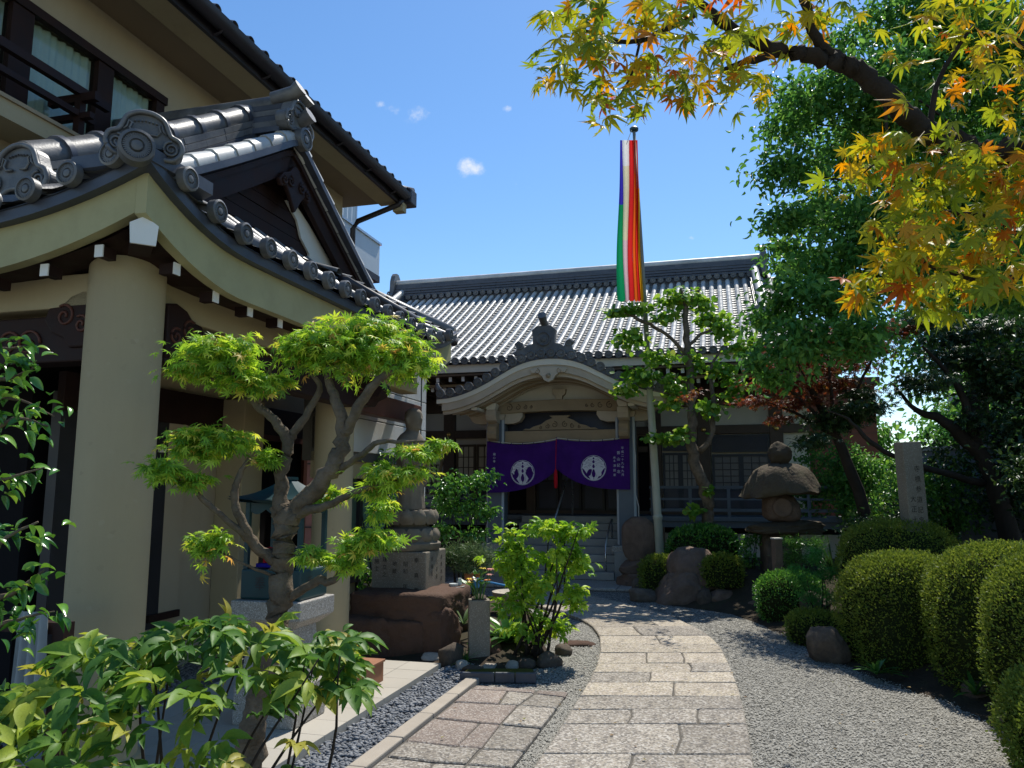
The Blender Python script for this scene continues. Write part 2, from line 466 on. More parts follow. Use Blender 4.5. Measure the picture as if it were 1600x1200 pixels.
leafmat('leaf_maple_green', [(0, (0.142, 0.302, 0.040)), (.4, (0.263, 0.484, 0.051)), (.75, (0.464, 0.685, 0.070)), (.93, (0.725, 0.750, 0.101)), (1, (0.750, 0.403, 0.121))], .45, 1.2, .45, .35)
leafmat('leaf_peony', [(0, (.055, .15, .03)), (.4, (.11, .24, .035)), (.65, (.22, .35, .045)), (.88, (.38, .46, .06)), (1, (.46, .40, .08))], .42, 1.2, .48, .3)
leafmat('leaf_peony_bright', [(0, (0.131, 0.306, 0.029)), (.5, (0.277, 0.480, 0.044)), (1, (0.495, 0.641, 0.073))], .48, 1.25, .45, .35)
leafmat('leaf_camellia', [(0, (0.034, 0.127, 0.020)), (.5, (0.076, 0.220, 0.030)), (.85, (0.186, 0.389, 0.050)), (1, (0.338, 0.506, 0.068))], .22, 1.2, .22, .6)
leafmat('leaf_katsura', [(0, (0.091, 0.234, 0.026)), (.5, (0.169, 0.351, 0.039)), (.9, (0.312, 0.494, 0.065)), (1, (0.468, 0.520, 0.091))], .45, 1.2, .38, .4)
leafmat('leaf_green', [(0, (.05, .16, .035)), (.5, (.085, .235, .045)), (.85, (.15, .33, .06)), (1, (.24, .42, .08))], .48, 1.25, .42, .3)
leafmat('leaf_shrub', [(0, (0.036, 0.132, 0.026)), (.5, (0.083, 0.231, 0.036)), (1, (0.165, 0.380, 0.058))], .32, 1.2, .3, .5)
leafmat('leaf_dark', [(0, (0.014, 0.042, 0.014)), (.6, (0.030, 0.072, 0.019)), (1, (0.066, 0.120, 0.026))], .28, 1.2, .4, .4)  # leaf colour darkened to carry the shade under the big canopy
leafmat('leaf_red', [(0, (0.078, 0.026, 0.016)), (.45, (0.169, 0.052, 0.023)), (.8, (0.260, 0.091, 0.029)), (1, (0.156, 0.143, 0.029))], .4, 1.2, .5, .3)
leafmat('leaf_azalea', [(0, (.10, .155, .024)), (.5, (.155, .22, .032)), (.92, (.225, .29, .045)), (1, (.28, .32, .055))], .36, 1.2, .55, .2)
leafmat('leaf_pine', [(0, (0.058, 0.117, 0.039)), (.6, (0.117, 0.195, 0.072)), (1, (0.195, 0.273, 0.104))], .25, 1.1, .5, .3)
leafmat('leaf_cypress', [(0, (0.028, 0.140, 0.028)), (.6, (0.056, 0.252, 0.042)), (1, (0.112, 0.378, 0.063))], .3, 1.2, .5, .3)
leafmat('leaf_blade', [(0, (0.039, 0.130, 0.026)), (.6, (0.078, 0.221, 0.039)), (1, (0.195, 0.351, 0.065))], .32, 1.2, .35, .45)

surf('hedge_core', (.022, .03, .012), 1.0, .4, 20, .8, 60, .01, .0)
# ================================================================== ground, path, terrace
rg = random.Random(11)
nrng = np.random.default_rng(5)
# garden bed to the right: a raised bank that begins at this outline
BANK = [(3.1, -3), (3.1, 3.6), (3.15, 4.5), (3.4, 5.2), (3.5, 6.0), (3.3, 6.6), (3.2, 7.6), (3.15, 8.6), (3.15, 9.6), (3.0, 10.4), (2.3, 11.1), (2.1, 11.8), (2.15, 12.6), (2.35, 13.6)]
def bank_x(y):
    return interp(y, [p[1] for p in BANK], [p[0] for p in BANK])
def bank_h(x, y):
    d = x - bank_x(y)
    if y > 13.6: d -= (y - 13.6) * 2
    if d <= -.25: return 0
    t = max(0, min(1, (d + .25) / 1.7))
    h = .44 * t * t * (3 - 2 * t)
    # the rock knoll by the flagpole
    return h
gm = MB()
gm.add([(-160, -40, -.004), (160, -40, -.004), (160, 400, -.004), (-160, 400, -.004)], [(0, 1, 2, 3)])
struct(gm.build('ground', 'gravel_bed'), 'fine grey gravel ground of the temple garden')
bm_ = MB()
def bankpt(u, v):
    y = -3 + v * 16.6
    x = bank_x(y) - .25 + (u ** 1.3) * 8
    z = bank_h(x, y) + (.02 * math.sin(x * 7 + y * 3) + .02 * math.sin(y * 9 - x * 4)) * min(1, u * 6)
    if u < .001 or v > .999: z = -.03
    return (x, y, z)
bm_.grid(bankpt, [i / 28 for i in range(29)], [i / 60 for i in range(61)])
struct(bm_.build('garden_bank', 'soil', smooth=True), 'dark soil bank of the garden under hedges and trees')
# left bed with statue rocks, and the near bed where the peony stands
lb = MB()
def bed(mb, outline, h, n=5):
    c = sum((Vector(p) for p in outline), Vector((0, 0))) / len(outline)
    rings = []
    for k in range(n + 1):
        t = k / n
        z = h * (1 - (1 - t) ** 2)
        rings.append([(p[0] + (c.x - p[0]) * t * .92, p[1] + (c.y - p[1]) * t * .92, z - (.02 if k == 0 else 0) + rg.uniform(-.01, .01)) for p in outline])
    m = len(outline); o = len(mb.v)
    for r_ in rings: mb.v.extend(r_)
    for k in range(n):
        for i in range(m):
            mb.f.append((o + k * m + i, o + k * m + (i + 1) % m, o + (k + 1) * m + (i + 1) % m, o + (k + 1) * m + i))
    mb.f.append(tuple(o + n * m + i for i in range(m)))
bed(lb, [(-.62, 7.15), (-.1, 6.95), (.32, 7.25), (.42, 7.7), (.35, 8.4), (.5, 9.6), (.1, 11.2), (-.5, 12.4), (-1.3, 12.4), (-1.5, 10.5), (-1.55, 7.7), (-1.2, 7.4)], .16)
struct(lb.build('planting_bed', 'soil', smooth=True), 'low soil bed around the statue rocks')
nb = MB()
bed(nb, [tuple(K(*q).xy) for q in ((-2.95, 3.75), (-1.35, 3.75), (-1.15, 2.6), (-1.2, .6), (-2.2, .3), (-3.6, 1.5), (-3.4, 3.2))], .2)
struct(nb.build('planting_bed', 'soil', smooth=True), 'soil bed under the near peony')

# ---- curved slab path
LE = [(840, 1200), (872, 1150), (907, 1093), (925, 1061), (936, 1032), (938, 1010), (934, 993), (920, 978), (895, 966), (868, 957), (838, 949), (800, 940), (770, 932)]
RE = [(1176, 1200), (1169, 1150), (1156, 1093), (1146, 1061), (1134, 1032), (1122, 1011), (1100, 992), (1070, 976), (1040, 964), (990, 950), (935, 936), (890, 926), (860, 920)]
Lp = [gnd(*p).xy for p in LE]; Rp = [gnd(*p).xy for p in RE]
near_l, near_r = [], []
for k in range(5, 0, -1):
    near_l.append(Lp[0] - BX.xy * (k * .78)); near_r.append(Rp[0] - BX.xy * (k * .78))
Lp = [np.array(p) for p in near_l + Lp]; Rp = [np.array(p) for p in near_r + Rp]
Ls, Rs = smoothpath(Lp, 8), smoothpath(Rp, 8)
acc_l = [0.0]
for i in range(1, len(Ls)):
    acc_l.append(acc_l[-1] + .5 * (np.linalg.norm(Ls[i] - Ls[i - 1]) + np.linalg.norm(Rs[i] - Rs[i - 1])))
def path_pt(t, w):
    i = np.interp(t, acc_l, range(len(Ls)))
    j = int(min(i, len(Ls) - 1.001)); f = i - j
    a = Ls[j] * (1 - f) + Ls[j + 1] * f; b = Rs[j] * (1 - f) + Rs[j + 1] * f
    return a * (1 - w) + b * w
mort = MB()
nP = 70
mort.grid(lambda u, v: (*path_pt(u * acc_l[-1], .005 + .99 * v), .024), [i / nP for i in range(nP + 1)], [0, .25, .5, .75, 1])
path = struct(mort.build('stone_path', 'mortar'), 'curved path of pale rough stone slabs')
def slab_obj(poly, z0, z1, mat, parent, name='slab', ch=.007):
    """one slab: outline poly, chamfered top, a little uneven"""
    n = len(poly)
    c = sum((np.array(p) for p in poly)) / n
    tilt = (rg.uniform(-.003, .003), rg.uniform(-.003, .003)); dz = rg.uniform(-.003, .003)
    mb = MB()
    lo = [(p[0], p[1], z0) for p in poly]
    mid = [(p[0], p[1], z1 - ch + dz) for p in poly]
    hi = []
    for p in poly:
        d = c - np.array(p); L = np.linalg.norm(d)
        q = np.array(p) + d / L * ch * 1.6
        hi.append((q[0], q[1], z1 + dz + tilt[0] * (q[0] - c[0]) + tilt[1] * (q[1] - c[1])))
    mb.v = lo + mid + hi
    for i in range(n):
        j = (i + 1) % n
        mb.f.append((i, j, n + j, n + i)); mb.f.append((n + i, n + j, 2 * n + j, 2 * n + i))
    mb.f.append(tuple(range(2 * n, 3 * n)))
    for k, p in enumerate(mb.v): mb.v[k] = (p[0] - c[0], p[1] - c[1], p[2])
    o = mb.build(name, mat, parent)
    o.location = (c[0], c[1], 0)
    return o
def wig(p, a=.006):
    return np.array((p[0] + rg.uniform(-a, a), p[1] + rg.uniform(-a, a)))
t = 0.0; row = 0
while t < acc_l[-1] - .1:
    h = rg.choice((.28, .36, .44, .62)) if t < 6.5 else rg.choice((.45, .55, .6))
    t1 = min(t + h, acc_l[-1])
    cuts = [0] + {0: [.4], 1: [.68], 2: [.36, .72], 3: [], 4: [.56]}[row % 5] + [1]
    cuts = [cuts[0]] + [c + rg.uniform(-.06, .06) for c in cuts[1:-1]] + [1]
    g = .006 / (t1 - t)
    sk = [0] + [rg.uniform(-.04, .04) for _ in cuts[1:-1]] + [0]
    for ci, (a, b) in enumerate(zip(cuts[:-1], cuts[1:])):
        wa, wb = a + (.006 if a > 0 else 0), b - (.006 if b < 1 else 0)
        n = max(1, int((wb - wa) * 5))
        pl = []
        for q in range(n + 1): pl.append(wig(path_pt(t + (t1 - t) * g, wa + (wb - wa) * q / n), .004))
        pl.append(wig(path_pt((t + t1) / 2, wb + sk[ci + 1] * .5), .003))
        for q in range(n, -1, -1): pl.append(wig(path_pt(t1 - (t1 - t) * g, wa + (wb - wa) * q / n), .004))
        pl.append(wig(path_pt((t + t1) / 2, wa + sk[ci] * .5), .003))
        slab_obj(pl, 0, .034, 'slab_worn' if (path_pt(t, .5)[1] < 6.0 and rg.random() < .85) or rg.random() < .15 else 'slab', path)
    t = t1; row += 1

# ---- flagstone patch beside it (crazy paving), laid between kerb and path
def in_patch(s):
    return -1.985, min(-1.2, -1.2 + max(0, s - 5.6) * .06)
pm_ = MB()
pm_.add([(*K(-1.99, 3.7).xy, .014), (*K(-1.228, 3.7).xy, .014), (*K(-1.228, 6.19).xy, .014), (*K(-1.99, 6.19).xy, .014)], [(0, 1, 2, 3)])
patch = struct(pm_.build('flagstone_patch', 'mortar'), 'patch of brown and grey flagstones between kerb and path')
ss = [3.7]
while ss[-1] < 6.1: ss.append(ss[-1] + rg.uniform(.26, .5))
ss[-1] = 6.22
colx = [0, .45, .66, 1]
V = {}
for i, s in enumerate(ss):
    for j, c in enumerate(colx):
        a0, a1 = in_patch(s)
        jj = (rg.uniform(-.05, .05) if 0 < j < 3 else 0); js = rg.uniform(-.035, .035) if 0 < i < len(ss) - 1 else 0
        V[i, j] = np.array(K(a0 + (a1 - a0) * max(0, min(1, c + jj)), s + js).xy)
for i in range(len(ss) - 1):
    j = 0
    while j < 3:
        w = 2 if (j < 2 and rg.random() < .3) else 1
        q = [V[i, j + k] for k in range(w + 1)] + [V[i + 1, j + k] for k in range(w, -1, -1)]
        c = sum(q) / len(q)
        q = [p + (c - p) * min(.09, .014 / np.linalg.norm(c - p)) for p in q]
        # rounded outline with some midpoints and clipped corners
        pl = []
        for k in range(len(q)):
            p0, p1, p2 = q[k - 1], q[k], q[(k + 1) % len(q)]
            cl = rg.uniform(.02, .07)
            pl += [wig(p1 + (p0 - p1) * cl, .004), wig(p1 + (p2 - p1) * cl, .004)]
        slab_obj(pl, 0, .026, 'slab_brown' if rg.random() < .6 else 'slab_worn', patch, 'flagstone')
        j += w
# ---- kerb
kp = MB()
kerb = struct(MB().box(-.055, .055, 0, .02, -.05, 0).build('kerb', 'mortar'), 'pale stone kerb beside the pebble strip')
kerb.location = K(-2.05, 3.7); kerb.rotation_euler = (0, 0, -PHI)
for i in range(6):
    s0, s1 = 3.7 + i * .54, 3.7 + i * .54 + .534
    o = MB().box(-.055, .055, 0, .534, -.03, .045).build('kerb_stone', 'kerb', kerb, bevel=.008)
    o.location = (0, i * .54, rg.uniform(-.002, .002))
# ---- tiled terrace in front of the porch
TE = -2.46
tr = struct(MB().box(-1.6, -.012, 0, 3.15, -.02, .052).build('terrace', 'mortar'), 'raised terrace of square cream tiles')
tr.location = K(TE, 3.62); tr.rotation_euler = (0, 0, -PHI)
tile_me = MB().box(0, .296, 0, .296, 0, .012).mesh('terrace_tile'); tile_me.materials.append(MAT['terrace_tile'])
edge_me = MB().box(-.012, 0, 0, .296, -.075, 0).mesh('edge_tile'); edge_me.materials.append(MAT['terrace_tile'])
for i in range(10):
    for j in range(5):
        o = put('terrace_tile', tile_me, None, tr); o.location = (-.3 * (j + 1) + .002, .1 + i * .3, .053 + rg.uniform(-.0006, .0006))
    o = put('edge_tile', edge_me, None, tr); o.location = (.0005, .1 + i * .3, .0645)
# ---- pebble strip
def stones(name, pts, size, mat, rng, flat=.6, label=None, sub=False):
    """many small stones joined in one mesh (nobody could count them)"""
    ico_v = []; ico_f = []
    b = bmesh.new(); bmesh.ops.create_icosphere(b, subdivisions=1, radius=1)
    b.verts.ensure_lookup_table()
    if not sub:
        ico_v = np.array([(1, 0, 0), (-1, 0, 0), (0, 1, 0), (0, -1, 0), (0, 0, 1), (0, 0, -.3)], float)
        ico_f = np.array([(0, 2, 4), (2, 1, 4), (1, 3, 4), (3, 0, 4)])
    else:
        ico_v = np.array([v.co for v in b.verts]); ico_f = np.array([[v.index for v in f.verts] for f in b.faces])
    b.free()
    n = len(pts); kv = len(ico_v)
    sc = rng.uniform(.6, 1.35, (n, 1, 1)) * size
    asp = np.stack([rng.uniform(.7, 1.3, n), rng.uniform(.6, 1.0, n), np.full(n, flat) * rng.uniform(.7, 1.3, n)], 1)[:, None, :]
    v = ico_v[None] * asp * sc * rng.uniform(.8, 1.2, (n, kv, 1))
    th = rng.uniform(0, 2 * PI, n); c, s_ = np.cos(th), np.sin(th)
    x = v[:, :, 0] * c[:, None] - v[:, :, 1] * s_[:, None]; y = v[:, :, 0] * s_[:, None] + v[:, :, 1] * c[:, None]
    tx = rng.uniform(-.35, .35, n)[:, None]
    z = v[:, :, 2] + x * tx
    v = np.stack([x, y, z], 2) + np.asarray(pts)[:, None, :]
    f = (ico_f[None] + (np.arange(n) * kv)[:, None, None]).reshape(-1, 3)
    me = npmesh(name, v.reshape(-1, 3), f)
    o = put(name, me, mat); stuff(o)
    if label: o['label'] = label
    return o
def npmesh(name, v, f, rnd=None, smooth=False):
    me = bpy.data.meshes.new(name)
    v = np.asarray(v, np.float32); f = np.asarray(f, np.int32)
    me.vertices.add(len(v)); me.vertices.foreach_set('co', v.ravel())
    k = f.shape[1]
    me.loops.add(f.size); me.loops.foreach_set('vertex_index', f.ravel())
    me.polygons.add(len(f)); me.polygons.foreach_set('loop_start', np.arange(0, f.size, k, dtype=np.int32))
    if smooth: me.polygons.foreach_set('use_smooth', np.ones(len(f), bool))
    if rnd is not None:
        at_ = me.attributes.new('rnd', 'FLOAT', 'POINT'); at_.data.foreach_set('value', np.asarray(rnd, np.float32))
    me.update(calc_edges=True)
    return me
def K_arr(a, s, z):
    return np.stack([AX.x * a + BX.x * s, AX.y * a + BX.y * s, z], 1)
n = 5200
stones('pebble_strip', K_arr(nrng.uniform(-2.45, -2.11, n), nrng.uniform(3.7, 6.95, n), nrng.uniform(.0, .026, n)), .017, 'pebble', nrng, .5, 'strip of dark grey pebbles between terrace and kerb', True)
n = 46000
ga = np.concatenate([nrng.uniform(-1.2, -1.06, 2500), nrng.uniform(.1, 3.2, n)])
gs = np.concatenate([nrng.uniform(3.8, 6.2, 2500), 3.9 + 5.6 * nrng.uniform(0, 1, n) ** 1.5])
pts = K_arr(ga, gs, nrng.uniform(-.002, .004, len(ga)))
keep = []
for i, p in enumerate(pts):
    x, y = p[0], p[1]
    if x > bank_x(y) - .03: continue
    lx = interp(y, [q[1] for q in Ls[:110]], [q[0] for q in Ls[:110]]); rx = interp(y, [q[1] for q in Rs[:100]], [q[0] for q in Rs[:100]])
    if lx - .002 < x < rx + .004 and not (ga[i] < 0): continue
    keep.append(i)
stones('gravel', pts[keep], .0075, 'gravel_stone', nrng, .6, 'loose grey gravel beside the path')
# gravel around the bend on the left of the path
n = 9000
gx = nrng.uniform(.2, 1.2, n); gy = nrng.uniform(5.9, 9.6, n)
keep = [i for i in range(n) if gx[i] < interp(gy[i], [q[1] for q in Ls[:110]], [q[0] for q in Ls[:110]]) - .0 and gx[i] > interp(gy[i], [5.9, 6.6, 7.2, 7.7, 9.6], [-.2, -.1, .3, .4, .45])]
stones('gravel', np.stack([gx, gy, nrng.uniform(-.002, .004, n)], 1)[keep], .0085, 'gravel_stone', nrng, .6, 'loose grey gravel around the peony bush')
# flat landing slabs before the hall steps
lm = MB()
land = struct(MB().box(-1.7, 1.9, -1.6, -.52, -.03, .02).build('landing', 'mortar'), 'stone landing at the foot of the hall steps')
HALL_C = Vector((.9, 14.3, 0))
land.location = HALL_C; land.rotation_euler = (0, 0, -PHI)
for j, (x0, x1) in enumerate(((-1.7, -.8), (-.79, .3), (.31, 1.2), (1.21, 1.9))):
    for (y0, y1) in ((-1.6, -1.07), (-1.06, -.52)):
        MB().box(x0, x1, y0, y1, .0, .05 + rg.uniform(-.002, .002)).build('landing_slab', 'granite', land, bevel=.01)

# a few fallen leaves
def fallen(n, label, region):
    V, F, Rn = [], [], []
    for i in range(n):
        a, s_ = region(); p = K(a, s_); z = .04
        th = rg.uniform(0, 6.28); L = rg.uniform(.018, .036); k = len(V)
        d = Vector((math.cos(th), math.sin(th), 0)) * L; w = Vector((-math.sin(th), math.cos(th), 0)) * L * .35
        V += [tuple(p + Vector((0, 0, z))), tuple(p + d * .5 + w + Vector((0, 0, z + .006))), tuple(p + d + Vector((0, 0, z + .003))), tuple(p + d * .5 - w + Vector((0, 0, z + .006)))]
        F += [(k, k + 1, k + 2), (k, k + 2, k + 3)]; Rn += [rg.random()] * 4
    o = put('fallen_leaves', npmesh('fallen_leaves', V, F, Rn), 'leaf_litter'); stuff(o); o['label'] = label
leafmat('leaf_litter', [(0, (.16, .07, .03)), (.5, (.3, .2, .06)), (1, (.22, .24, .06))], .3)
fallen(70, 'fallen leaves scattered on path and gravel', lambda: (rg.uniform(-2.0, 2.2), rg.uniform(3.9, 9)))
# ================================================================== main hall
hall = thing('temple_hall', 'temple main hall with grey tiled roof and curved cream entrance gable', 'temple hall', HALL_C, -PHI)
X3, Y3, Z3 = Vector((1, 0, 0)), Vector((0, 1, 0)), Vector((0, 0, 1))
# ---- roof
EB, RB, EZ, RZ = .3, 5.0, 4.12, 6.72
def roof_z(b):
    t = (b - EB) / (RB - EB)
    return EZ + (RZ - EZ) * t - .09 * math.sin(PI * t) * (1 - .3 * t)
A0, A1 = -6.7, 5.4           # eave ends
V0, V1 = -5.75, 4.25         # verges
def row_top(a):
    if V0 <= a <= V1: return RB
    d = (a - A0) if a < V0 else (A1 - a)
    return EB + max(.15, d * 1.25)
dk = MB()
bs = [EB + (RB - EB) * i / 14 for i in range(15)]
dk.grid(lambda a, b: (a, b, roof_z(b) - .05), [V0, V1], bs)
for a_in, a_out in ((V0, A0), (V1, A1)):
    dk.add([(a_in, EB, EZ - .05), (a_out, EB, EZ - .05), (a_in, EB + 1.2, roof_z(EB + 1.2) - .05)], [(0, 1, 2)])
# back slope and gable ends close the body
dk.add([(V0, RB, RZ - .05), (V1, RB, RZ - .05), (V1, 9.7, EZ), (V0, 9.7, EZ)], [(0, 1, 2, 3)])
dk.box(A0 + .1, A1 - .1, EB + .12, 9.7, EZ - .16, EZ - .1)
roof = dk.build('roof', 'kawara_dark', hall)
for a in (V0, V1):
    g = MB(); g.prism([(EB + .6, EZ), (RB, RZ - .1), (9.4, EZ)], (a - .03, 0, 0), Y3, Z3, X3, .06).build('gable_wall', 'post_brown', hall)
pitch = .192
def row_meshes(bt):
    """cover tile row (half round, jointed) and pan row (stepped) from eave up to bt"""
    L = bt - EB
    cov = MB()
    nj = max(2, int(L / .26)); seg = 5
    prof = []
    for i in range(nj):
        b0, b1 = EB + L * i / nj, EB + L * (i + 1) / nj
        prof += [(b0, .058), (b1 - .004, .053)]
    def cp(i, k):
        b, r_ = prof[i]
        t = PI * k / seg
        return (math.cos(t) * r_, b, roof_z(b) - .005 + math.sin(t) * r_ * 1.05 + .012)
    cov.grid(cp, range(len(prof)), range(seg + 1))
    pan = MB()
    nj = max(2, int(L / .155)); prof = []
    for i in range(nj):
        b0, b1 = EB + L * i / nj, EB + L * (i + 1) / nj
        prof += [(b0, .028), (b1, .004)]
    hw = pitch / 2
    def pp(i, k):
        b, dz = prof[i]
        x = (k / 4 - .5) * 2
        return (x * hw, b, roof_z(b) + dz - .03 + .022 * x * x)
    pan.grid(pp, range(len(prof)), range(5))
    mc, mp = cov.mesh('cover', True), pan.mesh('pan')
    mc.set_sharp_from_angle(angle=R(35))
    mc.materials.append(MAT['kawara_hall']); mp.materials.append(MAT['kawara_pan'])
    return mc, mp
full = row_meshes(RB - .02)
dprof = [(0, .0), (.076, .0), (.076, -.02), (.06, -.025), (.056, -.012), (.026, -.012), (.022, -.026), (0, -.028)]
def disc_mesh(r, d=1.0, n=16, petals=0):
    s_ = r / .076
    mb = MB()
    Mx = Matrix.Rotation(PI / 2, 4, 'X') @ Matrix.Scale(-1, 4, Z3) if False else Matrix.Rotation(PI / 2, 4, 'X')
    # lathe axis along -Y (faces outward at -Y)
    mb.lathe([(.001, -.03 * d), (r, -.03 * d), (r, .018 * s_), (r * .82, .024 * s_), (r * .78, .008 * s_), (r * .36, .006 * s_), (r * .3, .02 * s_), (.001, .024 * s_)], n, (0, 0, 0), Mx)
    for k in range(petals):
        t = 2 * PI * k / petals
        p = Vector((math.cos(t) * r * .42, -.012 * s_, math.sin(t) * r * .42)); q = Vector((math.cos(t) * r * .76, -.012 * s_, math.sin(t) * r * .76))
        mb.beam(p, q, r * .09, r * .09, (0, 1, 0))
    me = mb.mesh('disc', True); me.set_sharp_from_angle(angle=R(40))
    me.materials.append(MAT['kawara']); return me
hd = disc_mesh(.078)
a = A0 + .1; i = 0
while a < A1 - .05:
    bt = row_top(a)
    mc, mp = full if bt == RB else row_meshes(bt)
    o = put('cover_tile_row', mc, None, roof); o.location = (a + rg.uniform(-.006, .006), 0, rg.uniform(-.006, .008)); o.rotation_euler = (0, 0, rg.uniform(-.0012, .0012))
    o = put('pan_tile_row', mp, None, roof); o.location = (a + pitch / 2, 0, 0)
    o = put('eave_disc', hd, None, roof); o.location = (a, EB - .005, EZ + .02)
    a += pitch; i += 1
# hip ridges at the corners and verge ridges
for sgn, av, ae in ((-1, V0, A0), (1, V1, A1)):
    pts = [Vector((av + (ae - av) * t, EB + 1.2 * (1 - t), roof_z(EB + 1.2 * (1 - t)) + .1 + .12 * t * t)) for t in (0, .33, .66, 1)]
    MB().tube(pts, .11, 8).build('hip_ridge', 'kawara', roof, True, angle=40)
    vx = av - sgn * .42
    for k, (w, dz) in enumerate(((.26, .06), (.22, .13), (.18, .2))):
        mb = MB()
        ps = [(b, roof_z(b)) for b in np.linspace(1.9, RB - .1, 9)]
        for (b0, z0), (b1, z1) in zip(ps[:-1], ps[1:]):
            mb.beam((vx, b0, z0 + dz), (vx, b1 + .01, z1 + dz), w, .07)
        mb.build('verge_course', 'kawara' if k % 2 == 0 else 'kawara_dark', roof)
    mb = MB().tube([(vx, b, roof_z(b) + .27) for b in np.linspace(1.85, RB - .1, 9)], .085, 10)
    mb.build('verge_cap', 'kawara_hall', roof, True, angle=40)
    MB().prism([(-.26, 0), (.26, 0), (.3, .12), (.2, .2), (.22, .34), (.1, .46), (-.1, .46), (-.22, .34), (-.2, .2), (-.3, .12)], (vx, 1.8, roof_z(1.85) - .02), X3, Z3, Y3, .08).build('ridge_end_tile', 'kawara', roof, bevel=.012)
# main ridge: stacked courses
r0, r1 = V0 + .2, V1 - .25
mb = MB().box(r0, r1, RB - .14, RB + .14, RZ - .1, RZ + .42)
mb.build('ridge_core', 'kawara_dark', roof)
for k in range(5):
    w = .23 - .022 * k
    x = r0 - .05
    m2 = MB()
    while x < r1 + .05:
        x2 = min(x + .42, r1 + .05)
        m2.box(x + .002, x2 - .002, RB - w + rg.uniform(-.004, .004), RB + w, RZ + .06 + k * .075, RZ + .06 + k * .075 + .052)
        x = x2
    m2.build('ridge_course', 'kawara_dark', roof)
MB().tube([(r0 - .1, RB, RZ + .47), (r1 + .1, RB, RZ + .47)], .1, 12).build('ridge_cap', 'kawara_hall', roof, True, angle=40)
rd = disc_mesh(.07)
a = r0 + .05
while a < r1:
    o = put('ridge_disc', rd, None, roof); o.location = (a, RB - .24, RZ + .02); a += pitch
def oni(name, parent, mat, w, h, d, loc, rz=0, mirror=False):
    """ridge-end tile: shouldered plate, raised rim, boss, side scrolls"""
    mb = MB()
    pts = [(-.5, 0), (.5, 0), (.52, .16), (.4, .26), (.36, .42), (.34, .66), (.24, .84), (.1, .95), (-.1, .95), (-.24, .84), (-.34, .66), (-.36, .42), (-.4, .26), (-.52, .16)]
    mb.prism([(x * w, y * h) for x, y in pts], (0, 0, 0), X3, Z3, Y3, d)
    mb.prism([(x * w * .66, .1 * h + y * h * .78) for x, y in pts], (0, -.02, 0), X3, Z3, Y3, .03)
    Mx = Matrix.Rotation(PI / 2, 4, 'X')
    mb.lathe([(.001, 0), (.17 * w, 0), (.17 * w, .04), (.13 * w, .045), (.12 * w, .025), (.001, .03)], 16, (0, -.01, .5 * h), Mx)
    for sx in (-1, 1):
        sp = [Vector((sx * (.36 * w + .16 * w * (1 - t) * math.cos(t * 9)), -.015, .16 * h + .16 * h * (1 - t) * math.sin(t * 9))) for t in np.linspace(0, .85, 16)]
        mb.tube(sp, [.035 * w * (1 - .6 * t) for t in np.linspace(0, 1, 16)], 6)
    o = mb.build(name, mat, parent, bevel=.008)
    o.location = loc; o.rotation_euler = (0, 0, rz)
    return o
oni('ridge_end_tile', roof, 'kawara', .7, .85, .12, (r1 + .1, RB, RZ - .05), PI / 2)
oni('ridge_end_tile', roof, 'kawara', .7, .85, .12, (r0 - .1, RB, RZ - .05), -PI / 2)
# ---- eave: cream fascia, rafters with white ends
ev = MB()
ev.box(A0 + .1, A1 - .1, EB + .06, EB + .1, EZ - .2, EZ - .04)
ev.build('eave_fascia', 'hafu_rim', hall)
MB().box(A0 + .2, A1 - .2, EB + .1, 2.4, EZ - .26, EZ - .22).build('eave_soffit', 'brown_wood', hall)
raf = MB().box(-.03, .03, .48, 2.4, EZ - .36, EZ - .27).mesh('rafter'); raf.materials.append(MAT['brown_wood'])
rend = MB().box(-.032, .032, .472, .479, EZ - .362, EZ - .268).mesh('rafter_end'); rend.materials.append(MAT['white_paint'])
raf2 = MB().box(-.03, .03, .9, 2.4, EZ - .5, EZ - .41).mesh('rafter'); raf2.materials.append(MAT['brown_wood'])
rend2 = MB().box(-.032, .032, .892, .899, EZ - .502, EZ - .408).mesh('rafter_end'); rend2.materials.append(MAT['white_paint'])
a = A0 + .3
while a < A1 - .3:
    if not (-1.55 < a < 1.45):
        o = put('rafter', raf, None, hall); o.location = (a, 0, 0)
        e = put('rafter_end', rend, None, o)
        o = put('rafter', raf2, None, hall); o.location = (a, 0, 0)
        e = put('rafter_end', rend2, None, o)
    a += .27
MB().box(A0 + .4, A1 - .4, .8, .88, EZ - .42, EZ - .37).build('eave_purlin', 'beige_wood', hall)
# ---- walls
WB = 2.4
MB().box(-6.2, 4.6, WB + .06, 9.2, 0, EZ - .3).build('wall', 'plaster_white', hall)
MB().box(-6.2, 4.6, WB - .04, WB + .05, 3.32, EZ - .25).build('wall_plate', 'post_brown', hall, bevel=.01)
tie = MB().box(-6.2, 4.62, WB - .05, WB + .05, 2.74, 2.92).build('tie_beam', 'post_brown', hall, bevel=.01)
for a in (-4.6, -3.03, -1.75, 1.55, 2.55, 3.98):
    MB().box(a - .13, a + .13, WB - .075, WB + .12, 1.06, 3.4).build('wall_post', 'post_brown', hall, bevel=.012)
    k = MB(); k.lathe([(.001, 0), (.05, 0), (.045, .018), (.02, .03), (.001, .032)], 12, (a, WB - .078, 2.83), Matrix.Rotation(PI / 2, 4, 'X')); k.build('stud', 'gold', hall, True)
MB().box(-6.2, 4.6, WB - .05, WB + .03, 1.02, 1.16).build('sill_beam', 'post_brown', hall)
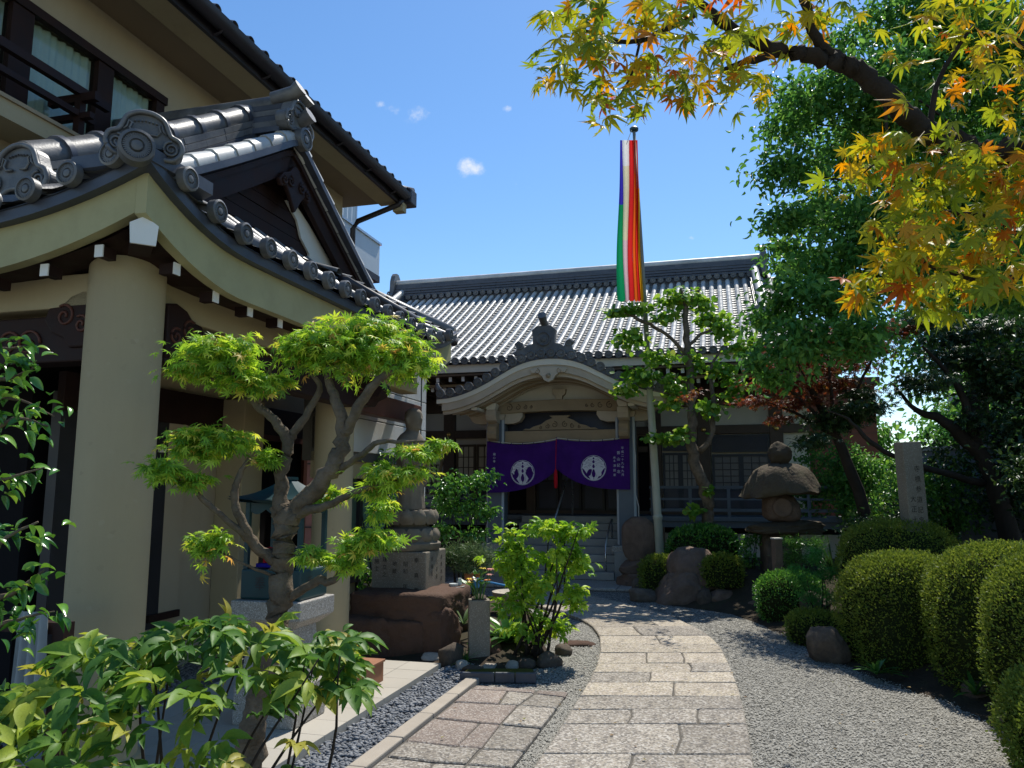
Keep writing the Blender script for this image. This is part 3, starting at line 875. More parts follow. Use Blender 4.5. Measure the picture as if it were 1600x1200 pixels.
def sash(x0, x1, z0, z1, cols, rows, panel, backmat, mat, b=WB - .03, name='lattice_window'):
    f = MB()
    for (xa, xb, za, zb) in ((x0, x0 + .05, z0, z1), (x1 - .05, x1, z0, z1), (x0 + .05, x1 - .05, z1 - .05, z1), (x0 + .05, x1 - .05, z0, z0 + .05)):
        f.box(xa, xb, b - .03, b + .02, za, zb)
    w = f.build(name, mat, hall)
    zp = z0 + panel
    if panel:
        MB().box(x0 + .05, x1 - .05, b - .012, b + .012, z0 + .05, zp).build('kick_panel', 'indigo_panel', w)
        MB().box(x0 + .05, x1 - .05, b - .026, b + .018, zp, zp + .05).build('rail', mat, w)
        zp += .05
    else: zp = z0 + .05
    MB().box(x0 + .05, x1 - .05, b + .006, b + .016, zp, z1 - .05).build('pane', backmat, w)
    for i in range(1, cols):
        x = x0 + .05 + (x1 - x0 - .1) * i / cols
        MB().box(x - .009, x + .009, b - .016, b + .004, zp, z1 - .05).build('bar', mat, w)
    for j in range(1, rows):
        z = zp + (z1 - .05 - zp) * j / rows
        MB().box(x0 + .05, x1 - .05, b - .013, b + .004, z - .009, z + .009).build('bar', mat, w)
    return w
sash(-2.86, -2.4, 1.16, 2.6, 3, 4, .42, 'paper', 'lattice_wood')
sash(-2.38, -1.9, 1.16, 2.6, 3, 4, .42, 'paper', 'lattice_wood')
surf('shoji_dark', (.10, .105, .115), .35, .15, 3, .05, 60, .001, .5)
surf('shoji_dim', (.17, .17, .165), .35, .15, 3, .05, 60, .001, .5)
for x0, x1 in ((1.7, 2.06), (2.06, 2.42)): sash(x0, x1, 1.16, 2.36, 3, 4, .45, 'shoji_dim', 'lattice_dark')
for x0, x1 in ((2.7, 3.27), (3.27, 3.84)): sash(x0, x1, 1.16, 2.32, 3, 5, .4, 'shoji_dark', 'lattice_dark')
for x0, x1, z0, z1 in ((1.7, 2.42, 2.4, 2.72), (2.7, 3.84, 2.36, 2.72)):
    w = MB()
    for q in ((x0, x1, z0, z0 + .04), (x0, x1, z1 - .04, z1), (x0, x0 + .04, z0 + .04, z1 - .04), (x1 - .04, x1, z0 + .04, z1 - .04)):
        w.box(q[0], q[1], WB - .07, WB - .02, q[2], q[3])
    w = w.build('transom', 'lattice_dark', hall)
    MB().box(x0 + .04, x1 - .04, WB - .03, WB - .022, z0 + .04, z1 - .04).build('pane', 'indigo_panel', w)
    n = int((x1 - x0) / .075); hgt = z1 - z0 - .08
    lat = MB()
    for i in range(-4, n + 1):
        for sg in (-1, 1):
            xa = x0 + .04 + i * .075; xb = xa + hgt
            za, zb = (z0 + .04, z1 - .04) if sg > 0 else (z1 - .04, z0 + .04)
            t0 = max(0, (x0 + .04 - xa) / (xb - xa)); t1 = min(1, (x1 - .04 - xa) / (xb - xa))
            if t1 - t0 < .05: continue
            y = WB - .05 - .004 * sg
            lat.beam((xa + (xb - xa) * t0, y, za + (zb - za) * t0), (xa + (xb - xa) * t1, y, za + (zb - za) * t1), .006, .012, (0, 1, 0))
    stuff(lat.build('diamond_lattice', 'lattice_dark', w))
# bell-shaped window left of the porch
def bell(w, h, n=14):
    out = [(-w * .56, 0), (w * .56, 0)]
    for i in range(n + 1):
        t = i / n
        x = w * (.5 - .04 * math.sin(PI * t)) if t < .55 else w * .5 * math.cos((t - .55) / .45 * PI / 2)
        out.append((x, h * (t if t < .55 else .55 + .45 * math.sin((t - .55) / .45 * PI / 2))))
    out += [(-x, y) for x, y in out[2:-1][::-1]]
    return out
bw = MB().prism(bell(.92, 1.16), (-3.66, WB + .02, 1.5), X3, Z3, Y3, .04).build('bell_window', 'beige_wood', hall)
MB().prism(bell(.8, 1.06), (-3.66, WB + .01, 1.54), X3, Z3, Y3, .012).build('pane', 'paper', bw)
for i in range(7):
    x = -3.66 + (i - 3) * .105
    MB().box(x - .011, x + .011, WB - .015, WB + .006, 1.54, 1.54 + 1.06 * (1 - (abs(i - 3) / 4.2) ** 2.6)).build('bar', 'lattice_wood', bw)
for j in range(4):
    z = 1.75 + j * .2
    hw = .38 if z < 2.2 else .3
    MB().box(-3.66 - hw, -3.66 + hw, WB - .02, WB + .004, z - .01, z + .01).build('bar', 'lattice_wood', bw)
# entrance doors
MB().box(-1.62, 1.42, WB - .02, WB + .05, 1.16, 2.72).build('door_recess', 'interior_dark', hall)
for x0, x1 in ((-1.0, -.52), (-.5, -.02), (0, .48), (.5, .98)):
    sash(x0, x1, 1.16, 2.36, 2, 3, .6, 'shoji_dark', 'door_dark', WB - .06, 'door')
for x in (-1.12, 1.1):
    MB().box(x - .1, x + .1, WB - .12, WB - .02, 1.06, 2.74).build('door_post', 'post_brown', hall)
MB().box(-1.6, 1.4, WB - .1, WB - .03, 2.38, 2.5).build('door_head', 'post_brown', hall)
# wheel-like carved panel by the door
# ---- veranda deck with railing
DB = 1.25
dkp = MB().box(-6.2, 5.3, DB, WB - .05, 1.0, 1.09).build('veranda', 'slate_paint', hall, bevel=.008)
MB().box(-6.2, 5.3, DB + .06, DB + .12, .88, .995).build('veranda_beam', 'slate_paint', hall)
for a in (-4.4, -2.9, 1.7, 2.9, 4.1, 5.15):
    MB().box(a - .07, a + .07, DB + .1, DB + .24, 0, .9).build('veranda_post', 'brown_wood', hall)
MB().box(1.45, 5.2, DB + .5, DB + .56, .3, .75).build('skirt_panel', 'plaster_white', hall)
MB().box(-6.2, -1.5, DB + .5, DB + .56, .1, .75).build('skirt_panel', 'post_brown', hall)
MB().box(-6.2, 5.2, DB + .62, DB + .68, .02, .98).build('underfloor_dark', 'interior_dark', hall)  # near-black panel: the shade under the veranda put into colour
for x0, x1 in ((-6.1, -1.55), (1.5, 5.2)):
    rl = MB().box(x0, x1, DB + .05, DB + .1, 1.62, 1.67).build('railing', 'slate_paint', hall)
    MB().box(x0, x1, DB + .06, DB + .09, 1.4, 1.44).build('rail_bar', 'slate_paint', rl)
    MB().box(x0, x1, DB + .05, DB + .1, 1.18, 1.24).build('rail_bar', 'slate_paint', rl)
    n = int((x1 - x0) / .62)
    for i in range(n + 1):
        x = x0 + .06 + (x1 - x0 - .12) * i / n
        MB().box(x - .03, x + .03, DB + .045, DB + .105, 1.09, 1.62).build('rail_post', 'slate_paint', rl)
for x in (5.25,):
    MB().lathe([(.06, 1.0), (.06, 1.8), (.085, 1.82), (.085, 1.87), (.05, 1.9), (.07, 1.97), (.03, 2.05), (.001, 2.1)], 14, (x, DB + .075, 0)).build('newel', 'slate_paint', hall, True, angle=35)
# ---- steps
nst = 8
for i in range(nst):
    z1 = .05 + 1.03 * (i + 1) / nst
    b0 = -.5 + i * .225
    MB().box(-1.02, 1.02, b0, DB + .02 if i == nst - 1 else b0 + .42, z1 - .128, z1).build('step', 'kerb', hall, bevel=.006)
surf('step_stone', (.33, .33, .31), .85, .12, 3, .3, 90, .003, .2, tint=(.2, .2, .19), tint_amt=.5)
for o in list(hall.children):
    if o.name.startswith('step'): o.data.materials[0] = MAT['step_stone']
for a in (-1.22, 1.22):
    MB().box(a - .2, a + .2, -.42, 1.2, 0, .52).build('stair_wall', 'step_stone', hall, bevel=.01)
    MB().box(a - .26, a + .26, -.3, .3, .5, .62).build('plinth', 'granite', hall, bevel=.02)
hr = MB(); hr.tube([(-.0, 1.15, 1.05), (-.0, 1.15, 1.95), (-.03, .95, 1.95), (-.12, -.1, .98), (-.12, -.1, .4)], .017, 8).build('handrail', 'steel', hall, True)
hr = MB(); hr.tube([(.86, .55, .5), (.86, .55, 1.05), (.86, .2, .95), (.86, -.35, .62), (.86, -.35, .12)], .017, 8).build('handrail', 'steel', hall, True)
# ---- porch pillars, beams, brackets
for a in (-1.22, 1.22):
    p = MB().prism([(-.17, -.13), (-.13, -.17), (.13, -.17), (.17, -.13), (.17, .13), (.13, .17), (-.13, .17), (-.17, .13)], (a, 0, .62), X3, Y3, Z3, 2.3).build('pillar', 'slate_paint', hall)
    for sx in (-1, 1):
        MB().beam((a + sx * .152, -.152, .63), (a + sx * .152, -.152, 2.9), .05, .012, (sx, -1, 0)).build('pillar_edge', 'slate_edge', p)
    # carved nosing below the bracket
    MB().prism([(0, 0), (.1, -.02), (.2, .02), (.24, .1), (.2, .16), (.22, .24), (.12, .32), (0, .34)], (a - .09, -.18, 2.52), -Y3, Z3, X3, .18).build('nosing', 'beige_wood', hall, bevel=.015)
    cap = MB()
    cap.prism([(-.2, .1), (.2, .1), (.17, 0), (-.17, 0)], (a, -.2, 2.9), X3, Z3, Y3, .4)
    cap = cap.build('bearing_block', 'hafu_paint', hall, bevel=.008)
    arm = [(-.52, .22), (.52, .22), (.52, .12), (.46, .03), (.34, -.01), (-.34, -.01), (-.46, .03), (-.52, .12)]
    MB().prism(arm, (a, -.1, 2.84), X3, Z3, Y3, .2).build('bracket_arm', 'hafu_paint', hall, bevel=.01)
    MB().prism([(x * .9, y) for x, y in arm], (a - .1, 0, 2.842), Y3, Z3, X3, .2).build('bracket_arm', 'hafu_paint', hall, bevel=.01)
    for dx, dy in ((-.42, 0), (0, -.36), (.42, 0)):
        MB().prism([(-.1, .12), (.1, .12), (.1, .07), (.075, 0), (-.075, 0), (-.1, .07)], (a + dx, dy - .1, 3.065), X3, Z3, Y3, .2).build('bearing_block', 'hafu_rim', hall, bevel=.006)
MB().box(-1.05, 1.05, -.1, .1, 2.47, 2.69).build('tie_beam', 'beige_wood', hall, bevel=.012)
rb = []
for i in range(17):
    x = -1.3 + 2.6 * i / 16; rb.append((x, 3.0 + .05 * (1 - (x / 1.3) ** 2)))
rb += [(x, z + .21) for x, z in rb[::-1]]
rbo = MB().prism(rb, (0, -.14, 0), X3, Z3, Y3, .26).build('rainbow_beam', 'beige_wood', hall, bevel=.01)
def scroll(mb, cx, cz, r, turns, y, sgn=1, rad=.011, n=26, axis='xz', ph=0):
    pts = []
    for t in np.linspace(0, 1, n):
        rr = r * (1 - .85 * t); an = ph + sgn * turns * 2 * PI * t
        pts.append(Vector((cx + rr * math.cos(an), y, cz + rr * math.sin(an))))
    mb.tube(pts, [rad * (1 - .5 * t) for t in np.linspace(0, 1, n)], 5)
for sx in (-1, 1):
    m = MB()
    for k, (dx, r_) in enumerate(((.95, .07), (.78, .055), (.64, .042), (.53, .03))):
        scroll(m, sx * dx, 3.13, r_, 1.3, -.142, sx, .009, ph=PI / 2)
    stuff(m.build('scroll_carving', 'brown_wood', rbo, True))
kae = [(-.72, 0), (.72, 0), (.66, .035), (.58, .03), (.5, .075), (.36, .11), (.26, .18), (.14, .225), (.2, .27), (-.2, .27), (-.14, .225), (-.26, .18), (-.36, .11), (-.5, .075), (-.58, .03), (-.66, .035)]
ko = MB().prism(kae, (0, -.05, 2.7), X3, Z3, Y3, .1).build('frog_leg_strut', 'beige_wood', hall, bevel=.008)
m = MB()
for sx in (-1, 1):
    for dx, dz, r_ in ((.1, .1, .06), (.24, .07, .045), (.37, .05, .03)): scroll(m, sx * dx, 2.7 + dz, r_, 1.4, -.053, sx, .008, ph=PI / 2)
stuff(m.build('scroll_carving', 'brown_wood', ko, True))
MB().box(-1.3, 1.3, .3, .34, 2.7, 3.2).build('dark_lattice_back', 'indigo_panel', hall)
# ---- curved gable (karahafu) roof
KB = -1.0
kx = [0, .3, .6, .9, 1.2, 1.5, 1.8, 2.08]
kz = [3.86, 3.835, 3.745, 3.59, 3.43, 3.305, 3.225, 3.2]
def kprof(x, dz=0):
    x = abs(x)
    # smooth cubic through samples
    i = min(len(kx) - 2, max(0, int(np.searchsorted(kx, x) - 1)))
    xs, zs = kx, kz
    def sl(j):
        if j == 0: return 0
        if j == len(xs) - 1: return (zs[j] - zs[j - 1]) / (xs[j] - xs[j - 1]) * .6
        return (zs[j + 1] - zs[j - 1]) / (xs[j + 1] - xs[j - 1])
    h = xs[i + 1] - xs[i]; t = (x - xs[i]) / h
    return (2 * t ** 3 - 3 * t * t + 1) * zs[i] + (t ** 3 - 2 * t * t + t) * h * sl(i) + (-2 * t ** 3 + 3 * t * t) * zs[i + 1] + (t ** 3 - t * t) * h * sl(i + 1) + dz
kn = 44
kxs = [-2.08 + 4.16 * i / kn for i in range(kn + 1)]
kroof = MB()
kroof.grid(lambda x, b: (x, b, kprof(x, .09)), kxs, [KB - .02, .7])
kroof.grid(lambda x, b: (x, b, kprof(x, .02)), kxs, [KB - .02, .7])
kroof.grid(lambda x, z: (x, KB - .02, kprof(x, z)), kxs, [.02, .09])
kroof = kroof.build('curved_gable', 'kawara_dark', hall, True, angle=40)
def band(x_in, d0, d1, b0, b1, name, mat, parent=hall):
    """an arched board between profile offsets d0 (top) and d1 (bottom)"""
    xs = [x for x in kxs if abs(x) <= x_in + 1e-6]
    mb = MB(); n = len(xs)
    for b in (b0, b1):
        for x in xs: mb.v.append((x, b, kprof(x, d0)))
        for x in xs: mb.v.append((x, b, kprof(x, d1) - (.03 * (1 - abs(x) / 2.08))))
    for i in range(n - 1):
        mb.f.append((i, i + 1, n + i + 1, n + i))
        mb.f.append((2 * n + i, 3 * n + i, 3 * n + i + 1, 2 * n + i + 1))
        mb.f.append((i, 2 * n + i, 2 * n + i + 1, i + 1))
        mb.f.append((n + i, n + i + 1, 3 * n + i + 1, 3 * n + i))
    mb.f.append((0, n, 3 * n, 2 * n)); mb.f.append((n - 1, 3 * n - 1, 4 * n - 1, 2 * n - 1)) if False else None
    mb.f.append((n - 1, 3 * n - 1, 4 * n - 1, 2 * n - 1))
    return mb.build(name, mat, parent, True, angle=40)
band(2.08, .02, -.055, KB - .01, KB + .06, 'gable_rim', 'hafu_rim')
band(2.06, -.057, -.19, KB + .012, KB + .07, 'bargeboard', 'hafu_paint')
band(2.0, -.06, -.255, KB + .072, KB + .12, 'bargeboard', 'hafu_paint')
for k in range(6):
    band(2.0 - .07 * k, -.06, -.23 - .012 * k, KB + .2 + k * .13, KB + .25 + k * .13, 'arched_rib', 'hafu_paint' if k % 2 else 'beige_wood')
cm = MB(); cm.grid(lambda x, b: (x, b, kprof(x, -.07)), kxs, [KB + .05, .68]); cm.build('vault_ceiling', 'hafu_paint', hall, True)
# tympanum
ty = [(-1.25, 3.18), (1.25, 3.18)] + [(x, kprof(x, -.1)) for x in np.linspace(1.25, -1.25, 24)]
MB().prism(ty, (0, .02, 0), X3, Z3, Y3, .05).build('tympanum', 'plaster_white', hall)
for sx in (-1, 1):
    MB().box(sx * 1.24 - .12, sx * 1.24 + .12, KB + .3, .2, 3.2, 3.44).build('purlin_end', 'hafu_paint', hall, bevel=.01)
    # side eaves of the porch seen from below: stepped planks
    for k in range(5):
        MB().box(*(sorted((sx * (1.36 + .13 * k), sx * (1.47 + .13 * k)))), KB + .16, .6, 3.03 + .018 * k, 3.08 + .018 * k).build('eave_plank', 'hafu_paint' if k % 2 else 'hafu_rim', hall)
# pendant and strut
pend = [(-.34, .1), (-.3, .03), (-.2, .035), (-.12, -.03), (-.08, -.1), (0, -.135), (.08, -.1), (.12, -.03), (.2, .035), (.3, .03), (.34, .1), (.2, .13), (0, .14), (-.2, .13)]
pdo = MB().prism(pend, (0, KB - .02, 3.6), X3, Z3, Y3, .06).build('gable_pendant', 'hafu_paint', hall, bevel=.008)
m = MB()
for sx in (-1, 1): scroll(m, sx * .2, 3.66, .05, 1.3, KB - .022, sx, .008, ph=PI / 2)
m.lathe([(.001, 0), (.045, 0), (.04, .02), (.001, .03)], 10, (0, KB - .02, 3.58), Matrix.Rotation(PI / 2, 4, 'X'))
stuff(m.build('scroll_carving', 'beige_wood', pdo, True))
MB().prism([(-.13, .22), (.13, .22), (.11, .12), (.06, .09), (.06, 0), (-.06, 0), (-.06, .09), (-.11, .12)], (0, -.1, 3.24), X3, Z3, Y3, .12).build('strut', 'hafu_paint', hall, bevel=.006)
# eave discs and short cover tiles along the curve
cov = MB()
cov.grid(lambda b, k: (math.cos(PI * k / 6) * .065, b, math.sin(PI * k / 6) * .065), [0, .55, 1.1, 1.68], range(7))
cov = cov.mesh('cover', True); cov.materials.append(MAT['kawara'])
kd = disc_mesh(.082)
x = -2.0; 
ds = 0
xs_ = []
while x <= 2.01:
    xs_.append(x)
    sl = (kprof(x + .01) - kprof(x - .01)) / .02
    x += .182 / math.sqrt(1 + sl * sl)
for x in xs_:
    o = put('eave_disc', kd, None, kroof); o.location = (x, KB - .03, kprof(x, .12))
    o = put('cover_tile_row', cov, None, kroof); o.location = (x, KB - .02, kprof(x, .1))
# big ridge-end ornament over the gable
og = MB()
pts = [(-.3, 0), (.3, 0), (.24, .12), (.2, .16), (.2, .32), (.22, .42), (.13, .5), (-.13, .5), (-.22, .42), (-.2, .32), (-.2, .16), (-.24, .12)]
og.prism(pts, (-.08, KB - .02, 3.98), X3, Z3, Y3, .14)
Mx = Matrix.Rotation(PI / 2, 4, 'X')
og.lathe([(.001, 0), (.135, 0), (.135, .03), (.11, .035), (.1, .015), (.001, .02)], 18, (-.08, KB - .02, 4.24), Mx)
og.lathe([(.001, 0), (.07, 0), (.06, .02), (.001, .03)], 14, (-.08, KB - .03, 4.24), Mx)
og = og.build('ridge_ornament', 'kawara', kroof, bevel=.008)
for sx in (-1, 1):
    fin = [(0, 0), (.34, -.02), (.4, .05), (.33, .07), (.3, .14), (.36, .2), (.28, .27), (.2, .22), (.17, .13), (.1, .18), (0, .2)]
    MB().prism([(sx * q[0], q[1]) for q in fin], (-.08 + sx * .19, KB + .0, 3.97), X3, Z3, Y3, .08).build('fin', 'kawara', og, bevel=.012)
    m = MB(); scroll(m, -.08 + sx * .45, 4.14, .07, 1.4, KB - .005, sx, .016); m.build('fin_scroll', 'kawara', og, True)
MB().tube([(-.08, KB + .3, 4.46), (-.08, KB - .02, 4.55), (-.08, KB - .16, 4.64)], [.065, .068, .075], 14).build('bird_perch_tile', 'kawara', og, True, angle=40)
MB().tube([(-.08, KB + .1, 4.12), (-.08, .62, 4.14)], .12, 12).build('ridge_cap', 'kawara', kroof, True, angle=40)
for sx in (-1, 1):
    m = MB().tube([(sx * 2.02, KB + .02, 3.37), (sx * 2.07, KB - .02, 3.45), (sx * 2.06, KB - .03, 3.52)], [.07, .05, .03], 8).build('corner_finial', 'kawara', kroof, True)

# ---- purple curtain with crests, rope and tassel: things hanging at the porch
def noren_pt(u, v, off=0.0):
    """u 0..1 across, v 0 (top) .. 1 (bottom)"""
    a = -1.36 + 2.66 * u
    top = 2.50 - .075 * math.sin(PI * min(1, u / .5)) ** .9 if u < .5 else 2.52 - .06 * math.sin(PI * (u - .5) / .5) ** .9
    if u < .5: bot = 1.54 + .03 * (u / .5) + .40 * (u / .5) ** 3.2
    else:
        w = (1 - u) / .5; bot = 1.60 + .02 * w + .35 * w ** 3.2
    z = top + (bot - top) * v
    g = math.exp(-((u - .5) / .07) ** 2)
    y = -.215 - .035 * math.sin(u * 24) * v * .5 - .02 * math.sin(u * 61 + 1) * v * .4 + .05 * g * v - .03 * math.sin(v * 2.4)
    return Vector((a, y - off, z))
nor = thing('curtain', 'purple festival curtain with two white crests hung across the porch pillars', 'curtain', HALL_C, -PHI)
m = MB(); m.grid(lambda u, v: noren_pt(u, v), np.linspace(0, 1, 110), np.linspace(0, 1, 26)); m.build('cloth', 'noren', nor, True)
def on_noren(mb, polys, cu, cv_z, off):
    """2-d polygons (metres, x right, y up about a centre) laid on the cloth"""
    for tri in polys:
        vs = []
        for x, y in tri:
            u = cu + x / 2.66
            p0, p1 = noren_pt(u, 0), noren_pt(u, 1)
            v = (cv_z + y - p0.z) / (p1.z - p0.z)
            vs.append(noren_pt(u, v, off))
        mb.add(vs, [tuple(range(len(vs)))])
def ringpoly(r0, r1, a0, a1, n, ox=0, oy=0):
    out = []
    for i in range(n):
        t0, t1 = a0 + (a1 - a0) * i / n, a0 + (a1 - a0) * (i + 1) / n
        out.append([(ox + r1 * math.cos(t0), oy + r1 * math.sin(t0)), (ox + r1 * math.cos(t1), oy + r1 * math.sin(t1)), (ox + r0 * math.cos(t1), oy + r0 * math.sin(t1)), (ox + r0 * math.cos(t0), oy + r0 * math.sin(t0))])
    return out
def fan(pts):
    c = (sum(p[0] for p in pts) / len(pts), sum(p[1] for p in pts) / len(pts))
    return [[c, pts[i], pts[(i + 1) % len(pts)]] for i in range(len(pts))]
def linep(pts, w):
    out = []
    for (x0, y0), (x1, y1) in zip(pts[:-1], pts[1:]):
        d = math.hypot(x1 - x0, y1 - y0) or 1; nx, ny = -(y1 - y0) / d * w / 2, (x1 - x0) / d * w / 2
        out.append([(x0 + nx, y0 + ny), (x0 - nx, y0 - ny), (x1 - nx, y1 - ny), (x1 + nx, y1 + ny)])
    return out
for cu, cz in ((.262, 1.91), (.757, 1.985)):
    Rr = .228
    w, d = MB(), MB()
    # scalloped white field
    sc_ = []
    for i in range(72):
        t = 2 * PI * i / 72
        r_ = Rr * (.955 - (.055 * abs(math.sin(t * 6)) ** .6 if math.sin(t) > -.1 else 0))
        sc_.append((r_ * math.cos(t), r_ * math.sin(t)))
    on_noren(w, fan(sc_), cu, cz, .003)
    on_noren(w, ringpoly(Rr * .97, Rr, 0, 2 * PI, 60), cu, cz, .0035)
    for sx in (-1, 1):   # dark leaves low at the sides
        lf = [(sx * Rr * x, Rr * y) for x, y in ((.92, .02), (.78, -.1), (.62, -.32), (.46, -.56), (.26, -.86), (.5, -.76), (.72, -.56), (.86, -.3))]
        on_noren(d, fan(lf), cu, cz, .0055)
        for pts in ([(.1, .62), (.3, .72), (.42, .66)], [(.12, .5), (.38, .62), (.58, .5)], [(.14, .34), (.44, .42), (.7, .3)], [(.2, .2), (.5, .16), (.8, .08)], [(.3, .06), (.42, .2), (.32, .3), (.2, .22)], [(.28, -.1), (.26, -.4), (.2, -.7)], [(.45, .0), (.6, .1), (.78, .02)], [(.5, .78), (.36, .6)], [(.74, .52), (.52, .42)], [(.88, .26), (.6, .26)]):
            on_noren(d, linep([(sx * Rr * x, Rr * y) for x, y in pts], .0034), cu, cz, .0055)
    for (cy, rw, rh) in ((.76, .075, .08), (.5, .1, .13), (.14, .1, .16), (-.42, .15, .33)):
        dr = [(Rr * rw * math.cos(t) * (1 if math.sin(t) < .2 else .75), Rr * (cy + rh * math.sin(t))) for t in np.linspace(0, 2 * PI, 18)[:-1]]
        on_noren(d, fan(dr), cu, cz, .006)
    for y0, y1 in ((-.75, -.9),): on_noren(d, linep([(0, Rr * y0), (0, Rr * y1)], .008), cu, cz, .006)
    cr_ = w.build('crest', 'noren_white', nor)
    d.build('crest_lines', 'noren', cr_)
def text_tris(s, size):
    cu_ = bpy.data.curves.new('t', 'FONT'); cu_.body = s; cu_.size = size; cu_.resolution_u = 2
    cu_.align_x = 'CENTER'; cu_.align_y = 'CENTER'
    ob = bpy.data.objects.new('t', cu_); COL.objects.link(ob)
    dg = bpy.context.evaluated_depsgraph_get()
    me = bpy.data.meshes.new_from_object(ob.evaluated_get(dg))
    tris = [[(me.vertices[i].co.x, me.vertices[i].co.y) for i in p.vertices] for p in me.polygons]
    bpy.data.objects.remove(ob); bpy.data.curves.remove(cu_); bpy.data.meshes.remove(me)
    return tris
def column_text(mb, chars, x, ztop, step, size):
    for i, ch in enumerate(chars):
        if ch == ' ': continue
        tr_ = text_tris(ch, size)
        on_noren(mb, tr_, x, ztop - i * step, .006)
m = MB()
column_text(m, '平成二十九年九月', .953, 2.335, .068, .05)
column_text(m, '晋山記念', .926, 2.25, .112, .062)
column_text(m, '施主', .899, 2.165, .058, .042)
column_text(m, '須田家', .899, 2.02, .082, .05)
column_text(m, '龍心寺 護持', .057, 2.25, .066, .05)
m.build('lettering', 'noren_white', nor)
m = MB(); m.tube([noren_pt(u, 0) + Vector((0, -.004, .022)) for u in np.linspace(0, 1, 50)], .009, 6).build('rope', 'rope_white', nor, True)
lo_ = MB()
for i in range(13):
    u = .02 + .96 * i / 12
    MB().tube([noren_pt(u, .015) + Vector((0, -.008, 0)), noren_pt(u, 0) + Vector((0, -.014, .026)), noren_pt(u, 0) + Vector((0, .012, .03)), noren_pt(u, .015) + Vector((0, .008, 0))], .009, 5).build('loop', 'noren', nor)
tas = thing('tassel', 'red tassel hanging at the middle of the purple curtain', 'tassel', HALL_C, -PHI)
tm = MB(); tm.lathe([(.012, 0), (.03, .02), (.036, .14), (.034, .26), (.028, .27), (.03, .3), (.018, .33), (.006, .36), (.005, .44)], 12, (-.03, -.3, 1.62)); tm.build('tassel_skirt', 'tassel_red', tas, True)
MB().tube([(-.03, -.3, 2.05), (-.03, -.26, 2.3), (-.03, -.23, 2.52)], .006, 6).build('cord', 'tassel_red', tas)
rp = MB(); rp.tube([(1.36, -.19, 2.55), (1.4, -.19, 2.2), (1.38, -.19, 1.55), (1.44, -.19, 1.3), (1.43, -.17, .9)], .008, 5)
o = rp.build('cord', 'rope_white'); o.location = HALL_C; o.rotation_euler = (0, 0, -PHI); tag(o, 'thin pale cord hanging down beside the porch pillar', 'cord')
# ================================================================== left side: porch, two-storey house, annex
E0 = Vector((-1.88, 3.8, 0))                       # below the near eave corner of the porch
porch = thing('entrance_porch', 'cream entrance porch with round columns and grey tiled hip-and-gable roof', 'porch', E0, -PHI)
house = thing('two_storey_house', 'two-storey cream temple residence with wide eaves and upper window', 'house', E0, -PHI)
LEN = 4.9; WID = 4.4                                # porch roof along s and into the building (-a)
GA = -.75                                           # gable plane
RS, RZP = 2.47, 4.62                                # gable ridge position and height
def eave_up(t, reach=1.15):
    return .27 * max(0, 1 - t / reach) ** 2.0
EZ0 = 3.03
def side_z(s): return EZ0 + eave_up(s, .95) + eave_up(LEN - s, .95)
def near_z(t): return EZ0 + eave_up(t, 1.35)
def near_roof(t, s):
    """height of the near slope (t = distance left of the corner, s inward)"""
    k = s / RS
    return near_z(t) * (1 - k) + EZ0 * k + .1 + (RZP - EZ0 - .1) * (k ** 1.12)
def side_roof(s, d):
    k = d / .75
    return side_z(s) * (1 - k * .8) + EZ0 * k * .8 + .1 + .5 * k ** 1.15
# fascia boards
def ribbon(f_top, f_bot, path, thick, n):
    mb = MB()
    for i in range(n + 1):
        p = path(i / n); q = path(i / n, thick)
        zt, zb = f_top(i / n), f_bot(i / n)
        mb.v += [(p[0], p[1], zt), (p[0], p[1], zb), (q[0], q[1], zb), (q[0], q[1], zt)]
    for i in range(n):
        for k in range(4):
            mb.f.append((i * 4 + k, i * 4 + (k + 1) % 4, i * 4 + 4 + (k + 1) % 4, i * 4 + 4 + k))
    mb.f.append((0, 1, 2, 3)); mb.f.append(tuple(n * 4 + k for k in (3, 2, 1, 0)))
    return mb
proof = MB()
ts = np.linspace(0, WID, 23)
for i in range(len(ts) - 1):
    for j in range(14):
        s0, s1 = RS * j / 14, RS * (j + 1) / 14
        t0, t1 = ts[i], ts[i + 1]
        # hip line: s = t up to the gable; beyond the gable plane the slope runs on to the ridge
        if t1 <= .75 and (s0 + s1) / 2 > (t0 + t1) / 2 + .1: continue
        vs = [(-t0, s0, near_roof(t0, s0) - .035), (-t1, s0, near_roof(t1, s0) - .035), (-t1, s1, near_roof(t1, s1) - .035), (-t0, s1, near_roof(t0, s1) - .035)]
        proof.add(vs, [(0, 1, 2, 3)])
for i in range(24):
    for j in range(5):
        s0, s1 = LEN * i / 24, LEN * (i + 1) / 24; d0, d1 = .85 * j / 5, .85 * (j + 1) / 5
        if (s0 + s1) / 2 < (d0 + d1) / 2 - .05: continue
        proof.add([(-d0, s0, side_roof(s0, d0) - .035), (-d1, s0, side_roof(s0, d1) - .035), (-d1, s1, side_roof(s1, d1) - .035), (-d0, s1, side_roof(s1, d0) - .035)], [(0, 1, 2, 3)])
for j in range(8):
    s0, s1 = RS + (LEN - RS) * j / 8, RS + (LEN - RS) * (j + 1) / 8
    proof.add([(-.75, s0, near_roof(2, LEN - s0) - .03), (-WID, s0, near_roof(2, LEN - s0) - .03), (-WID, s1, near_roof(2, LEN - s1) - .03), (-.75, s1, near_roof(2, LEN - s1) - .03)], [(0, 1, 2, 3)])
proof = proof.build('roof', 'kawara_dark', porch)
